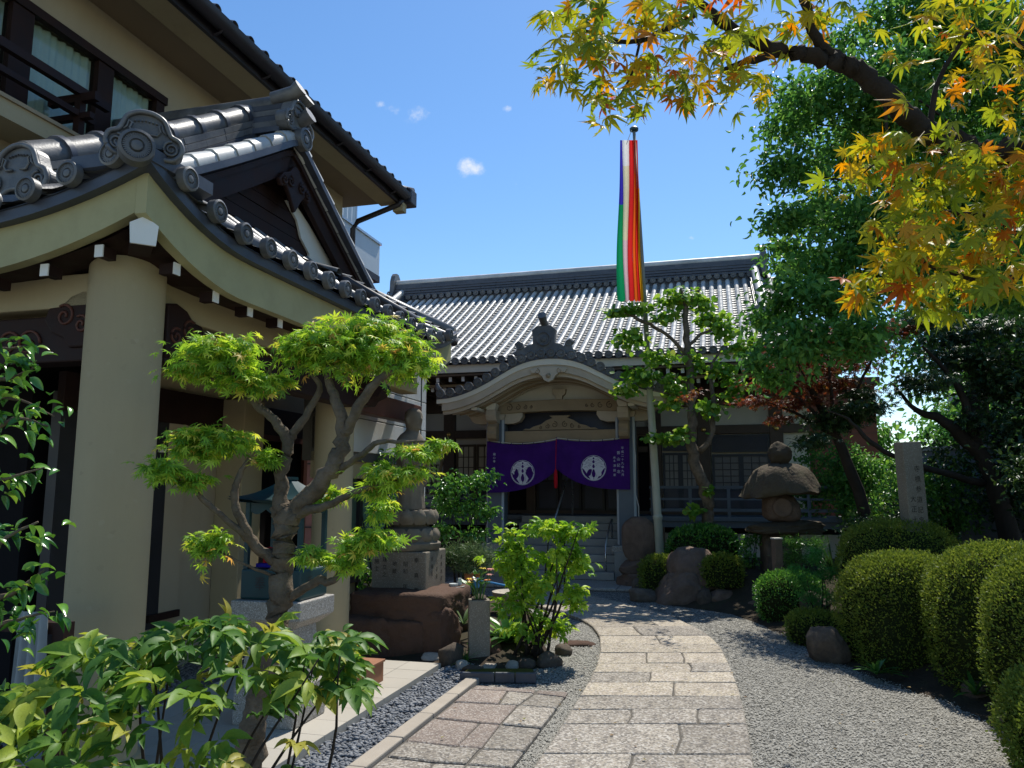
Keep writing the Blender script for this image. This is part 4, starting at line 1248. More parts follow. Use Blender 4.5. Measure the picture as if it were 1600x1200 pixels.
# tile edge slab under the discs
ribbon(lambda u: side_z(u * LEN) + .075, lambda u: side_z(u * LEN) + .002, lambda u, th=0: (-.01 - th, u * LEN), .5, 40).build('eave_tiles', 'kawara_dark', proof)
ribbon(lambda u: near_z(u * WID) + .075, lambda u: near_z(u * WID) + .002, lambda u, th=0: (-u * WID, -.01 + .02 + th), .5, 40).build('eave_tiles', 'kawara_dark', proof)
ribbon(lambda u: side_z(u * LEN), lambda u: side_z(u * LEN) - .245 - .03 * eave_up(u * LEN), lambda u, th=0: (-.07 - th, .07 + u * (LEN - .1)), .07, 40).build('fascia', 'fascia', porch)
ribbon(lambda u: near_z(u * WID) - .001, lambda u: near_z(u * WID) - .246, lambda u, th=0: (-.141 - u * WID, .07 + th), .07, 40).build('fascia', 'fascia', porch)
# cover tiles and discs
pd = disc_mesh(.068, 1.0, 24, 28); pd.materials[0] = MAT['kawara']
def cover_row(fz, L, r=.06, seg=7):
    """local row along +y from 0..L with heights fz(y)"""
    mb = MB(); nj = max(2, int(round(L / .3))); prof = []
    for i in range(nj):
        y0, y1 = L * i / nj, L * (i + 1) / nj
        prof += [(y0, r), (y1 - .006, r * .93)]
    mb.grid(lambda i, k: (math.cos(PI * k / seg) * prof[i][1], prof[i][0], fz(prof[i][0]) + math.sin(PI * k / seg) * prof[i][1]), range(len(prof)), range(seg + 1))
    return mb
def pan_row(fz, L, hw):
    mb = MB(); nj = max(2, int(round(L / .22))); prof = []
    for i in range(nj):
        prof += [(L * i / nj, .03), (L * (i + 1) / nj, .004)]
    mb.grid(lambda i, k: ((k / 4 - .5) * 2 * hw, prof[i][0], fz(prof[i][0]) + prof[i][1] - .03 + .03 * ((k / 4 - .5) * 2) ** 2), range(len(prof)), range(5))
    return mb
pit = .268
# right-hand eave (rows run inward, -a)
s = .26
while s < LEN - .1:
    L = min(.82, max(.2, s - .02))
    row = cover_row(lambda y, s=s: side_roof(s, y) - side_roof(s, 0), L).build('cover_tile_row', 'kawara', proof, True, angle=35)
    row.location = (.02, s, side_roof(s, 0) - .005); row.rotation_euler = (0, 0, PI / 2)
    row = pan_row(lambda y, s=s: side_roof(s, y) - side_roof(s, 0), L, pit / 2).build('pan_tile_row', 'kawara_pan', proof)
    row.location = (.0, s + pit / 2, side_roof(s + pit / 2, 0) + .0); row.rotation_euler = (0, 0, PI / 2)
    o = put('eave_disc', pd, None, proof); o.location = (.03, s, side_roof(s, 0) + .025); o.rotation_euler = (0, 0, PI / 2)
    s += pit
# near eave (rows run inward, +s)
t = .22
while t < 2.6:
    L = RS if t > .95 else max(.2, t - .05)
    row = cover_row(lambda y, t=t: near_roof(t, y) - near_roof(t, 0), L).build('cover_tile_row', 'kawara', proof, True, angle=35)
    row.location = (-t, -.02, near_roof(t, 0) - .005)
    row = pan_row(lambda y, t=t: near_roof(t, y) - near_roof(t, 0), L, pit / 2).build('pan_tile_row', 'kawara_pan', proof)
    row.location = (-t - pit / 2, 0, near_roof(t + pit / 2, 0))
    o = put('eave_disc', pd, None, proof); o.location = (-t, -.03, near_roof(t, 0) + .025)
    t += pit
# hip ridge from the corner: courses and cap
def hip_pt(k, dz=0):
    return Vector((-.75 * k, .75 * k, near_roof(.75 * k, .75 * k) + dz))
for k_, (w, dz) in enumerate(((.3, .03), (.26, .085), (.22, .14))):
    m = MB()
    for i in range(4): m.beam(hip_pt(.3 + .18 * i, dz), hip_pt(.3 + .18 * (i + 1), dz), w * .8, .045)
    m.build('ridge_course', 'kawara', proof)
MB().tube([hip_pt(.35 + .65 * i / 5, .17) for i in range(6)], .075, 12).build('hip_cap', 'kawara', proof, True, angle=40)
# verge ridge on the near slope, running down from the gable top, and its twin beyond
def verge_ridge(a, s0, s1, far=False):
    def zz(s): return near_roof(-a, s)
    def yy(s): return LEN - s if far else s
    for k_, (w, dz) in enumerate(((.34, .05), (.3, .11), (.26, .17), (.23, .23))):
        m = MB(); n = 9
        for i in range(n):
            sa, sb = s0 + (s1 - s0) * i / n, s0 + (s1 - s0) * (i + 1) / n
            m.beam((a, yy(sa), zz(sa) + dz), (a, yy(sb - .004), zz(sb - .004) + dz), w + rg.uniform(-.006, .006), .046)
        m.build('ridge_course', 'kawara' if k_ != 1 else 'kawara_dark', proof)
    cap = MB().tube([(a, yy(s), zz(s) + .3) for s in np.linspace(s0 - .04, s1, 12)], .095, 14).build('ridge_cap', 'kawara', proof, True, angle=40)
    for i in range(7):
        s = s0 + .2 + i * .3
        if s > s1 - .05: break
        d = Vector((0, yy(s + .02) - yy(s), zz(s + .02) - zz(s))).normalized()
        c = Vector((a, yy(s), zz(s) + .3))
        MB().tube([c - d * .022, c + d * .022], .112, 14).build('cap_band', 'kawara_dark', cap, True, angle=40)
verge_ridge(-1.12, .3, RS - .05)
verge_ridge(-1.12, .3, RS - .05, True)
def big_oni(parent, loc, rz, w, tilt=0):
    """cloud-shaped ridge-end tile with scrolls, rim and a round end tile"""
    out = []
    lob = [(-.62, -.02), (-.66, .12), (-.6, .26), (-.46, .33), (-.40, .44), (-.32, .62), (-.16, .72), (0, .745), (.16, .72), (.32, .62), (.40, .44), (.46, .33), (.6, .26), (.66, .12), (.62, -.02), (.5, -.14), (.3, -.14), (.12, -.04), (-.12, -.04), (-.3, -.14), (-.5, -.14)]
    lob = [tuple(p) for p in smoothpath(lob + [lob[0]], 3)[:-1]]
    lob = [(x * w, y * w) for x, y in lob]
    o = MB().prism(lob, (0, 0, 0), X3, Z3, Y3, .1).build('ridge_end_tile', 'kawara', parent, bevel=.01)
    o.location = loc; o.rotation_euler = (tilt, 0, rz)
    MB().tube([Vector((x * .965, -.012, .03 * w * 0 + y * .965)) for x, y in lob] + [Vector((lob[0][0] * .965, -.012, lob[0][1] * .965))], .022 * w / .5, 6).build('rim', 'kawara', o, True)
    for sx in (-1, 1):
        m = MB(); scroll(m, sx * .45 * w, .08 * w, .15 * w, 1.9, -.012, sx, .03 * w, 34, ph=PI / 2); m.build('scroll', 'kawara', o, True)
        m = MB(); m.tube([Vector((sx * x * w, -.012, y * w)) for x, y in ((.08, .3), (.2, .3), (.26, .38), (.22, .48), (.28, .52), (.3, .4), (.36, .34))], [.02 * w * k for k in (1.2, 1.3, 1, 1, .8, .8, .5)], 6); m.build('flame_relief', 'kawara', o, True)
    m = MB()
    for i in range(7): m.lathe([(.001, 0), (.022 * w, 0), (.014 * w, .014), (.001, .016)], 8, ((-.18 + .06 * i) * w, -.0, (.56 - .01 * abs(i - 3)) * w), Matrix.Rotation(PI / 2, 4, 'X'))
    stuff(m.build('bead_row', 'kawara', o))
    return o
hip_d = Vector((1, -1, 0)).normalized()
oc = big_oni(proof, (-.09, .05, 3.385), PI / 4 - .1, .29)
dsk = put('hip_disc', disc_mesh(.088, 2.0, 28, 36), None, proof); dsk.location = (-.03, -.07, 3.345); dsk.rotation_euler = (0, 0, PI / 4)
MB().tube([(-.04, -.05, 3.34), (-.2, .14, 3.42)], .075, 14).build('hip_end_tile', 'kawara', proof, True, angle=40)
oni2 = big_oni(proof, (-1.12, .22, near_roof(1.12, .25) + .1), 0, .36)
# ---- gable
gm_ = MB()
def gz(s): return near_roof(.75, min(s, LEN - s))
gp = [(.78, gz(.78) - .1)] + [(s_, gz(s_) - .1) for s_ in np.linspace(.9, LEN - .9, 16)] + [(LEN - .78, gz(.78) - .1)]
gp = [(LEN - .78, 3.4), (.78, 3.4)] + gp
MB().prism(gp, (GA - .16, 0, 0), Y3, Z3, X3, .05).build('gable_wall', 'dark_wood', porch)
# white wavy plaster field low on the far side, dark boards over the rest
wv = [(2.55, 4.12), (2.74, 4.0), (2.82, 3.86), (2.97, 3.76), (2.98, 3.62), (3.12, 3.5), (3.14, 3.43), (3.95, 3.43), (3.62, 3.64), (3.3, 3.84), (2.95, 4.03), (2.7, 4.14)]
MB().prism(wv, (GA - .06, 0, 0), Y3, Z3, X3, .02).build('plaster_field', 'plaster_white', porch)
for k in range(10):
    z0 = 3.42 + k * .105
    def span(z):
        q_ = [s_ for s_ in np.linspace(.7, LEN - .7, 240) if gz(s_) - .12 > z]
        return (q_[0], q_[-1]) if q_ else None
    lo_s, hi_s = span(z0), span(z0 + .098)
    if not hi_s: break
    MB().prism([(lo_s[0], z0), (lo_s[1], z0), (hi_s[1], z0 + .098), (hi_s[0], z0 + .098)], (GA - .085 + .004 * (k % 2), 0, 0), Y3, Z3, X3, .016).build('gable_board', 'dark_wood', porch)
for side in (0, 1):
    path_s = np.linspace(.55, RS, 14)
    prev = None
    m, m2, m3 = MB(), MB(), MB()
    for sa, sb in zip(path_s[:-1], path_s[1:]):
        ya, yb = (sa, sb) if side == 0 else (LEN - sa, LEN - sb)
        za, zb = gz(sa), gz(sb)
        m.beam((GA + .03, ya, za - .16), (GA + .03, yb, zb - .16), .05, .2)
        m2.beam((GA + .065, ya, za - .085), (GA + .065, yb, zb - .085), .03, .045)
        m3.beam((GA + .05, ya, za + .0), (GA + .05, yb, zb + .0), .2, .05)
    m.build('bargeboard', 'dark_wood', porch); m2.build('bargeboard_moulding', 'dark_wood', porch)
    # verge tiles
    n = 9
    for i in range(n):
        sa, sb = .5 + (RS - .5) * i / n, .5 + (RS - .5) * (i + 1) / n - .008
        ya, yb = (sa, sb) if side == 0 else (LEN - sa, LEN - sb)
        MB().tube([(GA + .06, ya, gz(sa) + .05), (GA + .06, yb, gz(sb) + .045)], [.078, .07], 10).build('verge_tile', 'kawara_hall', proof, True, angle=40)
    m3.build('verge_board', 'kawara_dark', proof)
# gable pendant carving
gpend_s = .62
gpend = [(-.05, .34), (-.16, .22), (-.3, .16), (-.42, .02), (-.36, -.06), (-.24, -.02), (-.14, -.12), (-.06, -.24), (0, -.32), (.06, -.24), (.14, -.12), (.24, -.02), (.36, -.06), (.42, .02), (.3, .16), (.16, .22), (.05, .34)]
go = MB().prism([(x * gpend_s, y * gpend_s) for x, y in gpend], (GA + .06, RS, RZP - .46), Y3, Z3, X3, .04).build('gable_pendant', 'dark_wood', porch, bevel=.01)
for sx in (-1, 1):
    m = MB()
    for dx, dz, r_ in ((.09, .08, .05), (.19, .04, .035)):
        pts = [Vector((GA + .105, RS + sx * dx + r_ * (1 - .85 * t_) * math.cos(PI / 2 + sx * 9 * t_), RZP - .46 + dz * .6 + r_ * (1 - .85 * t_) * math.sin(PI / 2 + sx * 9 * t_))) for t_ in np.linspace(0, 1, 24)]
        m.tube(pts, .012, 5)
    stuff(m.build('scroll_carving', 'dark_wood', go, True))
# main ridge of the porch, going into the house, with end ornament facing the path
for k_, (w, dz) in enumerate(((.36, .02), (.32, .08), (.28, .14), (.25, .2), (.22, .26))):
    MB().box(-WID, GA + .02, RS - w / 2, RS + w / 2, RZP + dz, RZP + dz + .048).build('ridge_course', 'kawara' if k_ % 2 else 'kawara_dark', proof)
MB().tube([(-WID, RS, RZP + .35), (GA + .02, RS, RZP + .35)], .09, 12).build('ridge_cap', 'kawara', proof, True, angle=40)
big_oni(proof, (GA + .1, RS, RZP + .1), PI / 2, .34)
for dy, dz, ln in ((-.1, .36, .17), (.08, .36, .14), (.03, .17, .2)):
    MB().tube([(GA - .1, RS + dy, RZP + dz), (GA + ln * .6, RS + dy, RZP + dz + .03), (GA + ln, RS + dy, RZP + dz + .07)], [.06, .06, .072], 14).build('bird_perch_tile', 'kawara', proof, True, angle=40)
o = put('gable_disc', disc_mesh(.1, 1.5, 24, 28), None, proof); o.location = (GA + .16, RS, RZP + .0); o.rotation_euler = (0, 0, PI / 2)
# ---- under the eaves: white rafter ends, soffit, coffered ceiling
so = MB()
so.grid(lambda s, d: (-.14 - d, s, side_z(s) * (1 - d) + EZ0 * d - .22 + d * .1), np.linspace(.14, LEN - .1, 24), [0, .45])
so.grid(lambda t, d: (-t, .14 + d, near_z(t) * (1 - d) + EZ0 * d - .22 + d * .1), np.linspace(.14, WID, 24), [0, .45])
so.build('eave_soffit', 'dark_wood', porch)
re_me = MB().box(-.025, .025, -.004, .09, -.03, .03).mesh('rafter'); re_me.materials.append(MAT['dark_wood'])
rw_me = MB().box(-.027, .027, -.012, -.004, -.034, .034).mesh('rafter_end'); rw_me.materials.append(MAT['white_paint'])
for i in range(12):
    s = .42 + i * .36
    if s > LEN - .2: break
    o = put('rafter', re_me, None, porch); o.location = (-.15, s, side_z(s) - .27); o.rotation_euler = (0, 0, PI / 2); put('rafter_end', rw_me, None, o)
for i in range(8):
    t = .42 + i * .36
    o = put('rafter', re_me, None, porch); o.location = (-t, .15, near_z(t) - .27); put('rafter_end', rw_me, None, o)
o = MB().beam((-.13, .13, side_z(.1) - .29), (-.3, .3, side_z(.3) - .2), .11, .12).build('corner_rafter', 'dark_wood', porch)
pen = [(-.062, -.07), (.062, -.07), (.07, .04), (0, .085), (-.07, .04)]
MB().prism(pen, (-.112, .112, side_z(.1) - .29), Vector((1, 1, 0)).normalized(), Z3, Vector((1, -1, 0)).normalized(), .015).build('rafter_end', 'white_paint', o)
# girders (cream) around
BT = 2.86
for nm, q in (('girder', (-.64, -.44, .62, LEN - .1)),):
    MB().box(q[0], q[1], q[2], q[3], 2.66, BT).build(nm, 'plaster_cream', porch, bevel=.01)
MB().box(-WID, -.66, .4, .6, 2.66, BT).build('girder', 'plaster_cream', porch, bevel=.01)
MB().box(-WID, -.5, .4, LEN - .2, 2.9, 2.94).build('ceiling', 'plaster_white', porch)
for i in range(9):
    s = .78 + .46 * i
    MB().box(-2.05, -.72, s, s + .06, 2.84, 2.9).build('ceiling_batten', 'red_wood', porch)
for i in range(4):
    a = -.95 - .32 * i
    MB().box(a - .03, a + .03, .68, LEN - .3, 2.836, 2.896).build('ceiling_batten', 'red_wood', porch)
# columns
for (a, s, d) in ((-.54, .5, .208), (-.72, 3.43, .182)):
    MB().lathe([(d * 1.1, 0), (d * 1.1, .1), (d, .105), (d, 2.86)], 40, (a, s, .06)).build('column', 'plaster_cream', porch, True, angle=40)
# dark tie beams with carved noses
def nosing(origin, ex, ey, w=.2, sc=1.0):
    pr = [(-.02, .0), (.16, .0), (.2, .06), (.3, .1), (.36, .18), (.33, .26), (.24, .27), (.17, .33), (.07, .36), (-.02, .34)]
    b = MB().prism([(x * sc, z * sc) for x, z in pr], Vector(origin) - Vector(ey) * w / 2, ex, Z3, ey, w).build('carved_nose', 'dark_wood', porch, bevel=.012)
    m = MB()
    for k in (-1, 1):
        for cx, cz, r_ in ((.2, .2, .075), (.07, .14, .06)):
            pts = []
            for t_ in np.linspace(0, 1, 22):
                rr = r_ * (1 - .85 * t_); an = 1 + 9 * t_
                pts.append(Vector(origin) + Vector(ex) * (cx + rr * math.cos(an)) * sc + Z3 * (cz + rr * math.sin(an)) * sc + Vector(ey) * k * (w / 2 + .002))
            m.tube(pts, .009, 5)
    stuff(m.build('scroll_carving', 'red_wood', b, True))
MB().box(-.58, -.42, .7, 3.3, 2.36, 2.58).build('tie_beam', 'dark_wood', porch, bevel=.01)
tb = MB().box(-WID, -.7, .42, .58, 2.34, 2.62).build('tie_beam', 'dark_wood', porch, bevel=.01)
for a in (-1.15, -1.3):
    m = MB(); scroll(m, a, 2.46, .09, 1.4, .415, 1, .01); m.build('scroll_carving', 'red_wood', tb, True)
nosing((-.69, .5, 2.42), -X3, Y3, .2, .95); nosing((-.5, .7, 2.4), Y3, X3, .2, .95)
nosing((-.66, 3.25, 2.4), -Y3, X3, .2, .85); nosing((-.47, 3.43, 2.38), X3, Y3, .18, .8)
MB().box(-.72, -.58, 3.6, LEN + .4, 2.36, 2.58).build('tie_beam', 'red_wood', porch, bevel=.01)
# ---- ground-floor wall behind the porch (part of the house)
LW = -2.05
MB().box(LW - .25, LW, 2.35, 5.2, 0, 2.95).build('wall', 'plaster_wall', house)
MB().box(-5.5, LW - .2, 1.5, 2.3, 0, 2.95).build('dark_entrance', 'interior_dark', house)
MB().box(LW - .06, LW + .03, 1.55, 2.75, .4, 2.35).build('entrance_door', 'door_dark', house)
MB().box(LW - .02, LW + .05, 1.55, 5.2, 2.2, 2.5).build('head_beam', 'dark_wood', house)
MB().box(LW - .02, LW + .06, 2.6, 3.0, .46, .52).build('sill', 'dark_wood', house)
MB().box(LW, LW + .03, 2.75, 3.0, .52, 2.2).build('window_reveal', 'plaster_wall', house)
sg = MB().box(LW + .032, LW + .04, 2.62, 2.72, 1.93, 1.98).build('nameplate', 'white_paint', house)
MB().box(LW, LW + .3, 3.5, 3.85, 0, 2.5).build('pier', 'plaster_cream', house, bevel=.01)
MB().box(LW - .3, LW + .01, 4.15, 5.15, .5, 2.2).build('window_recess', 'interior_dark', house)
wf = MB()
for q in ((4.12, 4.2), (4.64, 4.7), (5.1, 5.18)): wf.box(LW - .02, LW + .05, q[0], q[1], .45, 2.2)
wf.box(LW - .02, LW + .049, 4.12, 5.18, 2.14, 2.2); wf.box(LW - .02, LW + .048, 4.12, 5.18, .45, .52)
wf = wf.build('window_frame', 'red_wood', house)
for q in ((4.2, 4.64), (4.7, 5.1)): MB().box(LW + .0, LW + .006, q[0], q[1], .52, 2.14).build('pane', 'window_glass', wf)
MB().box(LW - .2, LW - .18, 4.16, 5.1, .52, 2.1).build('curtain', 'curtain', house)
# ---- upper storey
UW = -2.5
MB().box(-7.5, UW, 2.52 - 2.6, 6.8, 2.97, 4.5).build('upper_wall', 'plaster_wall', house)
MB().box(-7.5, UW, 2.9, 6.8, 4.5, 5.95).build('upper_wall', 'plaster_wall', house)
MB().box(-7.5, UW, -.1, 2.9, 5.5, 5.95).build('upper_wall', 'plaster_wall', house)
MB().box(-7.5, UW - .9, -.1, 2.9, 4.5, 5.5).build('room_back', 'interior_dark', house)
MB().box(UW - .02, UW + .05, -.1, 2.97, 5.44, 5.52).build('window_head', 'dark_wood', house)
uwf = MB()
for q in ((1.22, 1.42), (2.1, 2.28), (2.84, 2.95), (.35, .5)): uwf.box(UW - .1, UW + .03, q[0], q[1], 4.52, 5.44)
uwf.box(UW - .1, UW + .04, -.1, 2.95, 4.5, 4.56)
uwf = uwf.build('window_frame', 'dark_wood', house)
for q in ((.5, 1.22), (1.42, 2.1), (2.28, 2.84)):
    MB().box(UW - .024, UW - .019, q[0], q[1], 4.56, 5.44).build('pane', 'window_glass', uwf)
    cu_m = MB(); ns = 40
    cu_m.grid(lambda u, z: (UW - .062 + .014 * math.sin(u * 60) + .008 * math.sin(u * 23), q[0] - .05 + u * (q[1] - q[0] + .1), z), np.linspace(0, 1, ns), [4.5, 5.44])
    cu_m.build('lace_curtain', 'curtain', house, True)
# small balcony ledge with dark rail
bal = MB().box(UW, UW + .34, -.1, 1.72, 4.3, 4.44).build('balcony_ledge', 'plaster_cream', house)
MB().box(UW + .3, UW + .36, -.1, 1.8, 4.44, 4.47).build('ledge_cap', 'beige_wood', bal)
rl = MB().beam((UW + .31, -.1, 4.86), (UW + .31, 1.95, 4.86), .055, .07).build('balcony_rail', 'dark_wood', house)
MB().beam((UW + .31, -.1, 4.66), (UW + .31, 1.8, 4.66), .05, .05).build('rail_bar', 'dark_wood', rl)
for s in (.5, 1.66):
    MB().box(UW + .28, UW + .34, s - .03, s + .03, 4.47, 4.83).build('rail_post', 'dark_wood', rl)
MB().beam((UW + .0, 1.66, 4.8), (UW + .48, 1.66, 4.8), .055, .07).build('rail_end', 'dark_wood', rl)
MB().beam((UW + .02, 1.66, 4.64), (UW + .44, 1.66, 4.64), .05, .05).build('rail_end', 'dark_wood', rl)
# eave: soffit, band, gutter, tiles
UE = -1.7
MB().box(-7.5, UE - .06, -.5, 7.2, 5.94, 6.0).build('upper_soffit', 'soffit', house)
MB().box(UE - .36, UE - .06, -.5, 7.2, 5.9, 5.938).build('soffit_band', 'plaster_cream', house)
MB().box(UE - .06, UE - .02, -.5, 7.22, 5.88, 6.06).build('upper_fascia', 'metal_dark', house)
gut = MB()
gut.grid(lambda s, k: (UE + .07 + .085 * math.cos(PI + PI * k / 8), s, 6.03 + .1 * math.sin(PI + PI * k / 8)), [-.5, 2.4, 4.8, 7.15], range(9))
gut = gut.build('gutter', 'metal_dark', house, True)
for i in range(9):
    s = .2 + i * .82
    MB().tube([(UE - .02, s, 5.9), (UE + .05, s, 5.915), (UE + .12, s, 5.98)], .014, 6).build('gutter_bracket', 'metal_dark', gut)
urf = MB(); urf.add([(UE + .06, -.5, 6.08), (UE + .06, 7.3, 6.08), (-7.5, 7.3, 7.9), (-7.5, -.5, 7.9)], [(0, 1, 2, 3)]); urf.box(UE - .3, UE + .06, -.5, 7.3, 6.03, 6.075)
urf = urf.build('upper_roof', 'kawara_dark', house)
cm_ = MB(); cm_.grid(lambda i, k: (-.36 * i, math.cos(PI * k / 6) * .05, math.sin(PI * k / 6) * .045 + .005 + .113 * i), range(4), range(7)); cm_ = cm_.mesh('tile', True); cm_.materials.append(MAT['kawara'])
s = -.4
while s < 7.3:
    o = put('eave_tile', cm_, None, urf); o.location = (UE + .09, s, 6.09); s += .27
MB().tube([(UE + .1, 7.32, 6.1), (UE - .6, 7.32, 6.34), (UE - 2, 7.32, 6.78)], .09, 10).build('verge_tile', 'kawara_dark', urf, True)
MB().box(UE - .1, UE + .14, 7.18, 7.42, 5.9, 6.14).build('gutter_box', 'metal_dark', house, bevel=.02)
MB().prism([(0, 0), (.16, 0), (.16, .14), (.0, .2)], (UE - .12, 7.1, 5.76), X3, Z3, Y3, .14).build('bracket_end', 'plaster_cream', house)
MB().tube([(UE + .03, 7.1, 5.93), (UE - .02, 7.1, 5.86), (UW + .16, 7.0, 5.62), (UW + .09, 6.98, 5.5), (UW + .09, 6.98, 3.6)], .042, 10).build('downpipe', 'metal_dark', house, True)
# ---- annex: single-storey wing between porch and hall
annex = thing('annex_wing', 'low rendered annex wing with tiled eave beyond the porch', 'annex', E0, -PHI)
AW = -.93
for k in range(3):
    z0 = 2.0 + k * .37
    MB().box(AW - .3, AW, 3.9, 6.33, z0, z0 + .36).build('wall_panel', 'concrete_render', annex, bevel=.006)
MB().box(AW - .4, AW - .02, 3.9, 6.32, 1.9, 3.2).build('wall', 'mortar', annex)
MB().box(AW - .3, AW - .06, 3.9, 6.3, 1.72, 1.99).build('wall_soffit', 'plaster_cream', annex)
MB().box(AW - .3, AW - .0, 6.12, 6.335, 0, 1.995).build('corner_wall', 'concrete_render', annex)
agl = MB()
for q in ((3.9, 3.96), (4.72, 4.8), (5.5, 5.56), (6.06, 6.12)): agl.box(AW - .22, AW - .14, q[0], q[1], .1, 1.74)
agl.box(AW - .22, AW - .142, 3.9, 6.12, .6, .66); agl = agl.build('window_frame', 'metal_dark', annex)
surf('green_glass', (.10, .17, .13), .12, .1, 2, 0, 50, .001, .6)
for q in ((3.96, 4.72), (4.8, 5.5), (5.56, 6.06)):
    MB().box(AW - .19, AW - .18, q[0], q[1], .66, 1.72).build('pane', 'green_glass', agl)
    MB().box(AW - .2, AW - .17, q[0], q[1], .1, .6).build('lower_panel', 'plaster_cream', agl)
ar = MB(); ar.add([(-.35, 2.6, 3.46), (-.35, 5.6, 3.46), (-2.4, 5.6, 4.5), (-2.4, 2.6, 4.5)], [(0, 1, 2, 3)]); ar.box(-.75, -.36, 2.6, 5.58, 3.36, 3.44)
ar = ar.build('roof', 'kawara_dark', annex)
s = 2.7
while s < 5.6:
    o = put('eave_tile', cm_, None, ar); o.location = (-.33, s, 3.46); s += .25
MB().tube([(-.3, 2.7, 3.4), (-.3, 5.62, 3.4)], .055, 10).build('gutter', 'metal_dark', annex, True)
MB().tube([(-.31, 5.6, 3.5), (-1.2, 5.6, 3.96), (-2.4, 5.6, 4.58)], .085, 10).build('verge_tile', 'kawara', annex, True)
MB().box(-1.6, -.6, 5.62, 5.74, 3.06, 3.24).build('purlin_end', 'red_wood', annex, bevel=.01)
MB().tube([(AW + .06, 6.0, 3.3), (AW + .06, 6.0, 2.6), (AW + .06, 6.0, 1.95)], .008, 6).build('rain_chain', 'metal_dark', annex)
# ---- balcony block beyond the house
blk = thing('balcony_building', 'pale balcony with frosted screens and pink tiled wall behind the house eave', 'building', K(0, 0), -PHI)
def kk(p): return (p.x * AX.x + p.y * AX.y, p.x * BX.x + p.y * BX.y)
a0, s0 = kk(at(593, 400, 13.5))
MB().box(a0 - 4, a0 - .35, s0 - 1.3, s0 + 3, 0, 5.35).build('wall', 'pink_tile', blk)
for k in range(9): MB().box(a0 - 3.9, a0 - .345, s0 - 1.32, s0 + 2.9, 1.0 + k * .5, 1.02 + k * .5).build('joint', 'metal_dark', blk)
MB().box(a0 - 3.4, a0, s0 - 2.6, s0, 5.42, 6.0).build('parapet', 'panel_white', blk)
MB().box(a0 - 3.4, a0 + .03, s0 - 2.6, s0 + .03, 6.0, 6.04).build('parapet_cap', 'steel', blk)
MB().box(a0 - 3.4, a0 + .01, s0 - 2.6, s0 + .01, 5.3, 5.42).build('slab_edge', 'metal_dark', blk)
m = MB(); m.grid(lambda s, z: (a0 - .42 + .012 * math.sin(s * 90), s0 - 2.6 + s * 2.45, z), np.linspace(0, 1, 160), [6.04, 6.95]); m.build('frosted_screen', 'panel_white', blk)
MB().box(a0 - .44, a0 - .4, s0 - .17, s0 - .13, 6.04, 6.97).build('screen_post', 'steel', blk)
# ================================================================== garden objects
from mathutils import noise as mnoise
def rock_mesh(seed, sub=4, sq=2.0, amp=.16, freq=1.3, facets=7):
    """unit rock: superellipsoid cut by a few planes and roughened"""
    r_ = random.Random(seed)
    b = bmesh.new(); bmesh.ops.create_icosphere(b, subdivisions=sub, radius=1)
    off = Vector((r_.uniform(-9, 9), r_.uniform(-9, 9), r_.uniform(-9, 9)))
    planes = []
    for _ in range(facets):
        n_ = Vector((r_.uniform(-1, 1), r_.uniform(-1, 1), r_.uniform(-.5, 1))).normalized(); planes.append((n_, r_.uniform(.72, .95)))
    for v in b.verts:
        p = v.co
        k = (abs(p.x) ** sq + abs(p.y) ** sq + abs(p.z) ** sq) ** (1 / sq)
        p = p / k
        for n_, d in planes:
            e = p.dot(n_) - d
            if e > 0: p = p - n_ * e * .85
        q = p * freq + off
        p = p * (1 + amp * mnoise.noise(q) + amp * .5 * mnoise.noise(q * 2.7) - amp * .6 * abs(mnoise.noise(q * 3.3)) + amp * .4 * mnoise.noise(q * 7.1) + amp * .25 * mnoise.noise(q * 15))
        v.co = p
    me = bpy.data.meshes.new('rock'); b.to_mesh(me); b.free()
    for p in me.polygons: p.use_smooth = True
    return me
def rock(name, label, c, r, mat, seed, rz=0, sq=2.4, amp=.16, cat='rock', group=None, parent=None, tilt=(0, 0), freq=1.3, facets=7, sub=4):
    me = rock_mesh(seed, sub, sq, amp, freq, facets)
    o = put(name, me, mat, parent)
    o.location = c; o.scale = r; o.rotation_euler = (tilt[0], tilt[1], rz)
    if parent is None: tag(o, label, cat, group)
    return o
# ---- statue on lotus base and stone block
SK = K(-3.22, 7.8)
pb = thing('statue_pedestal', 'square stone pedestal block with engraved sides on brown rocks', 'pedestal', (SK.x, SK.y, .5), -PHI)
MB().box(-.3, .3, -.3, .3, 0, .465).build('block', 'pedestal_stone', pb, bevel=.012)
def engrave(parent, cols, o, ex, ey, size, step, mat='ink', name='engraving'):
    m = MB(); o, ex, ey = Vector(o), Vector(ex), Vector(ey)
    for x, y, s_ in cols:
        for i, ch in enumerate(s_):
            if ch == ' ': continue
            for tri in text_tris(ch, size): m.add([o + ex * (x + q[0]) + ey * (y - i * step + q[1]) for q in tri], [tuple(range(len(tri)))])
    return stuff(m.build(name, mat, parent))
engrave(pb, [(.2, .38, '奉 真 寿'), (.08, .34, '昭和 年'), (-.04, .34, '地蔵'), (-.15, .38, '建立之'), (-.24, .36, '施主')], (0, -.302, 0), X3, Z3, .055, .075)
engrave(pb, [(.16, .38, '南無地蔵'), (.02, .34, '大菩薩'), (-.12, .38, '供養塔')], (.302, 0, 0), Y3, Z3, .05, .075)
st = thing('statue', 'weathered stone monk statue standing on a lotus base', 'statue', (SK.x, SK.y, .97), -PHI)
lot = MB().lathe([(.31, 0), (.33, .03), (.33, .07), (.3, .09), (.29, .2), (.24, .23), (.2, .245), (.2, .28), (.26, .3), (.285, .38), (.27, .41), (.001, .415)], 40).build('lotus_base', 'statue_stone', st, True, angle=50)
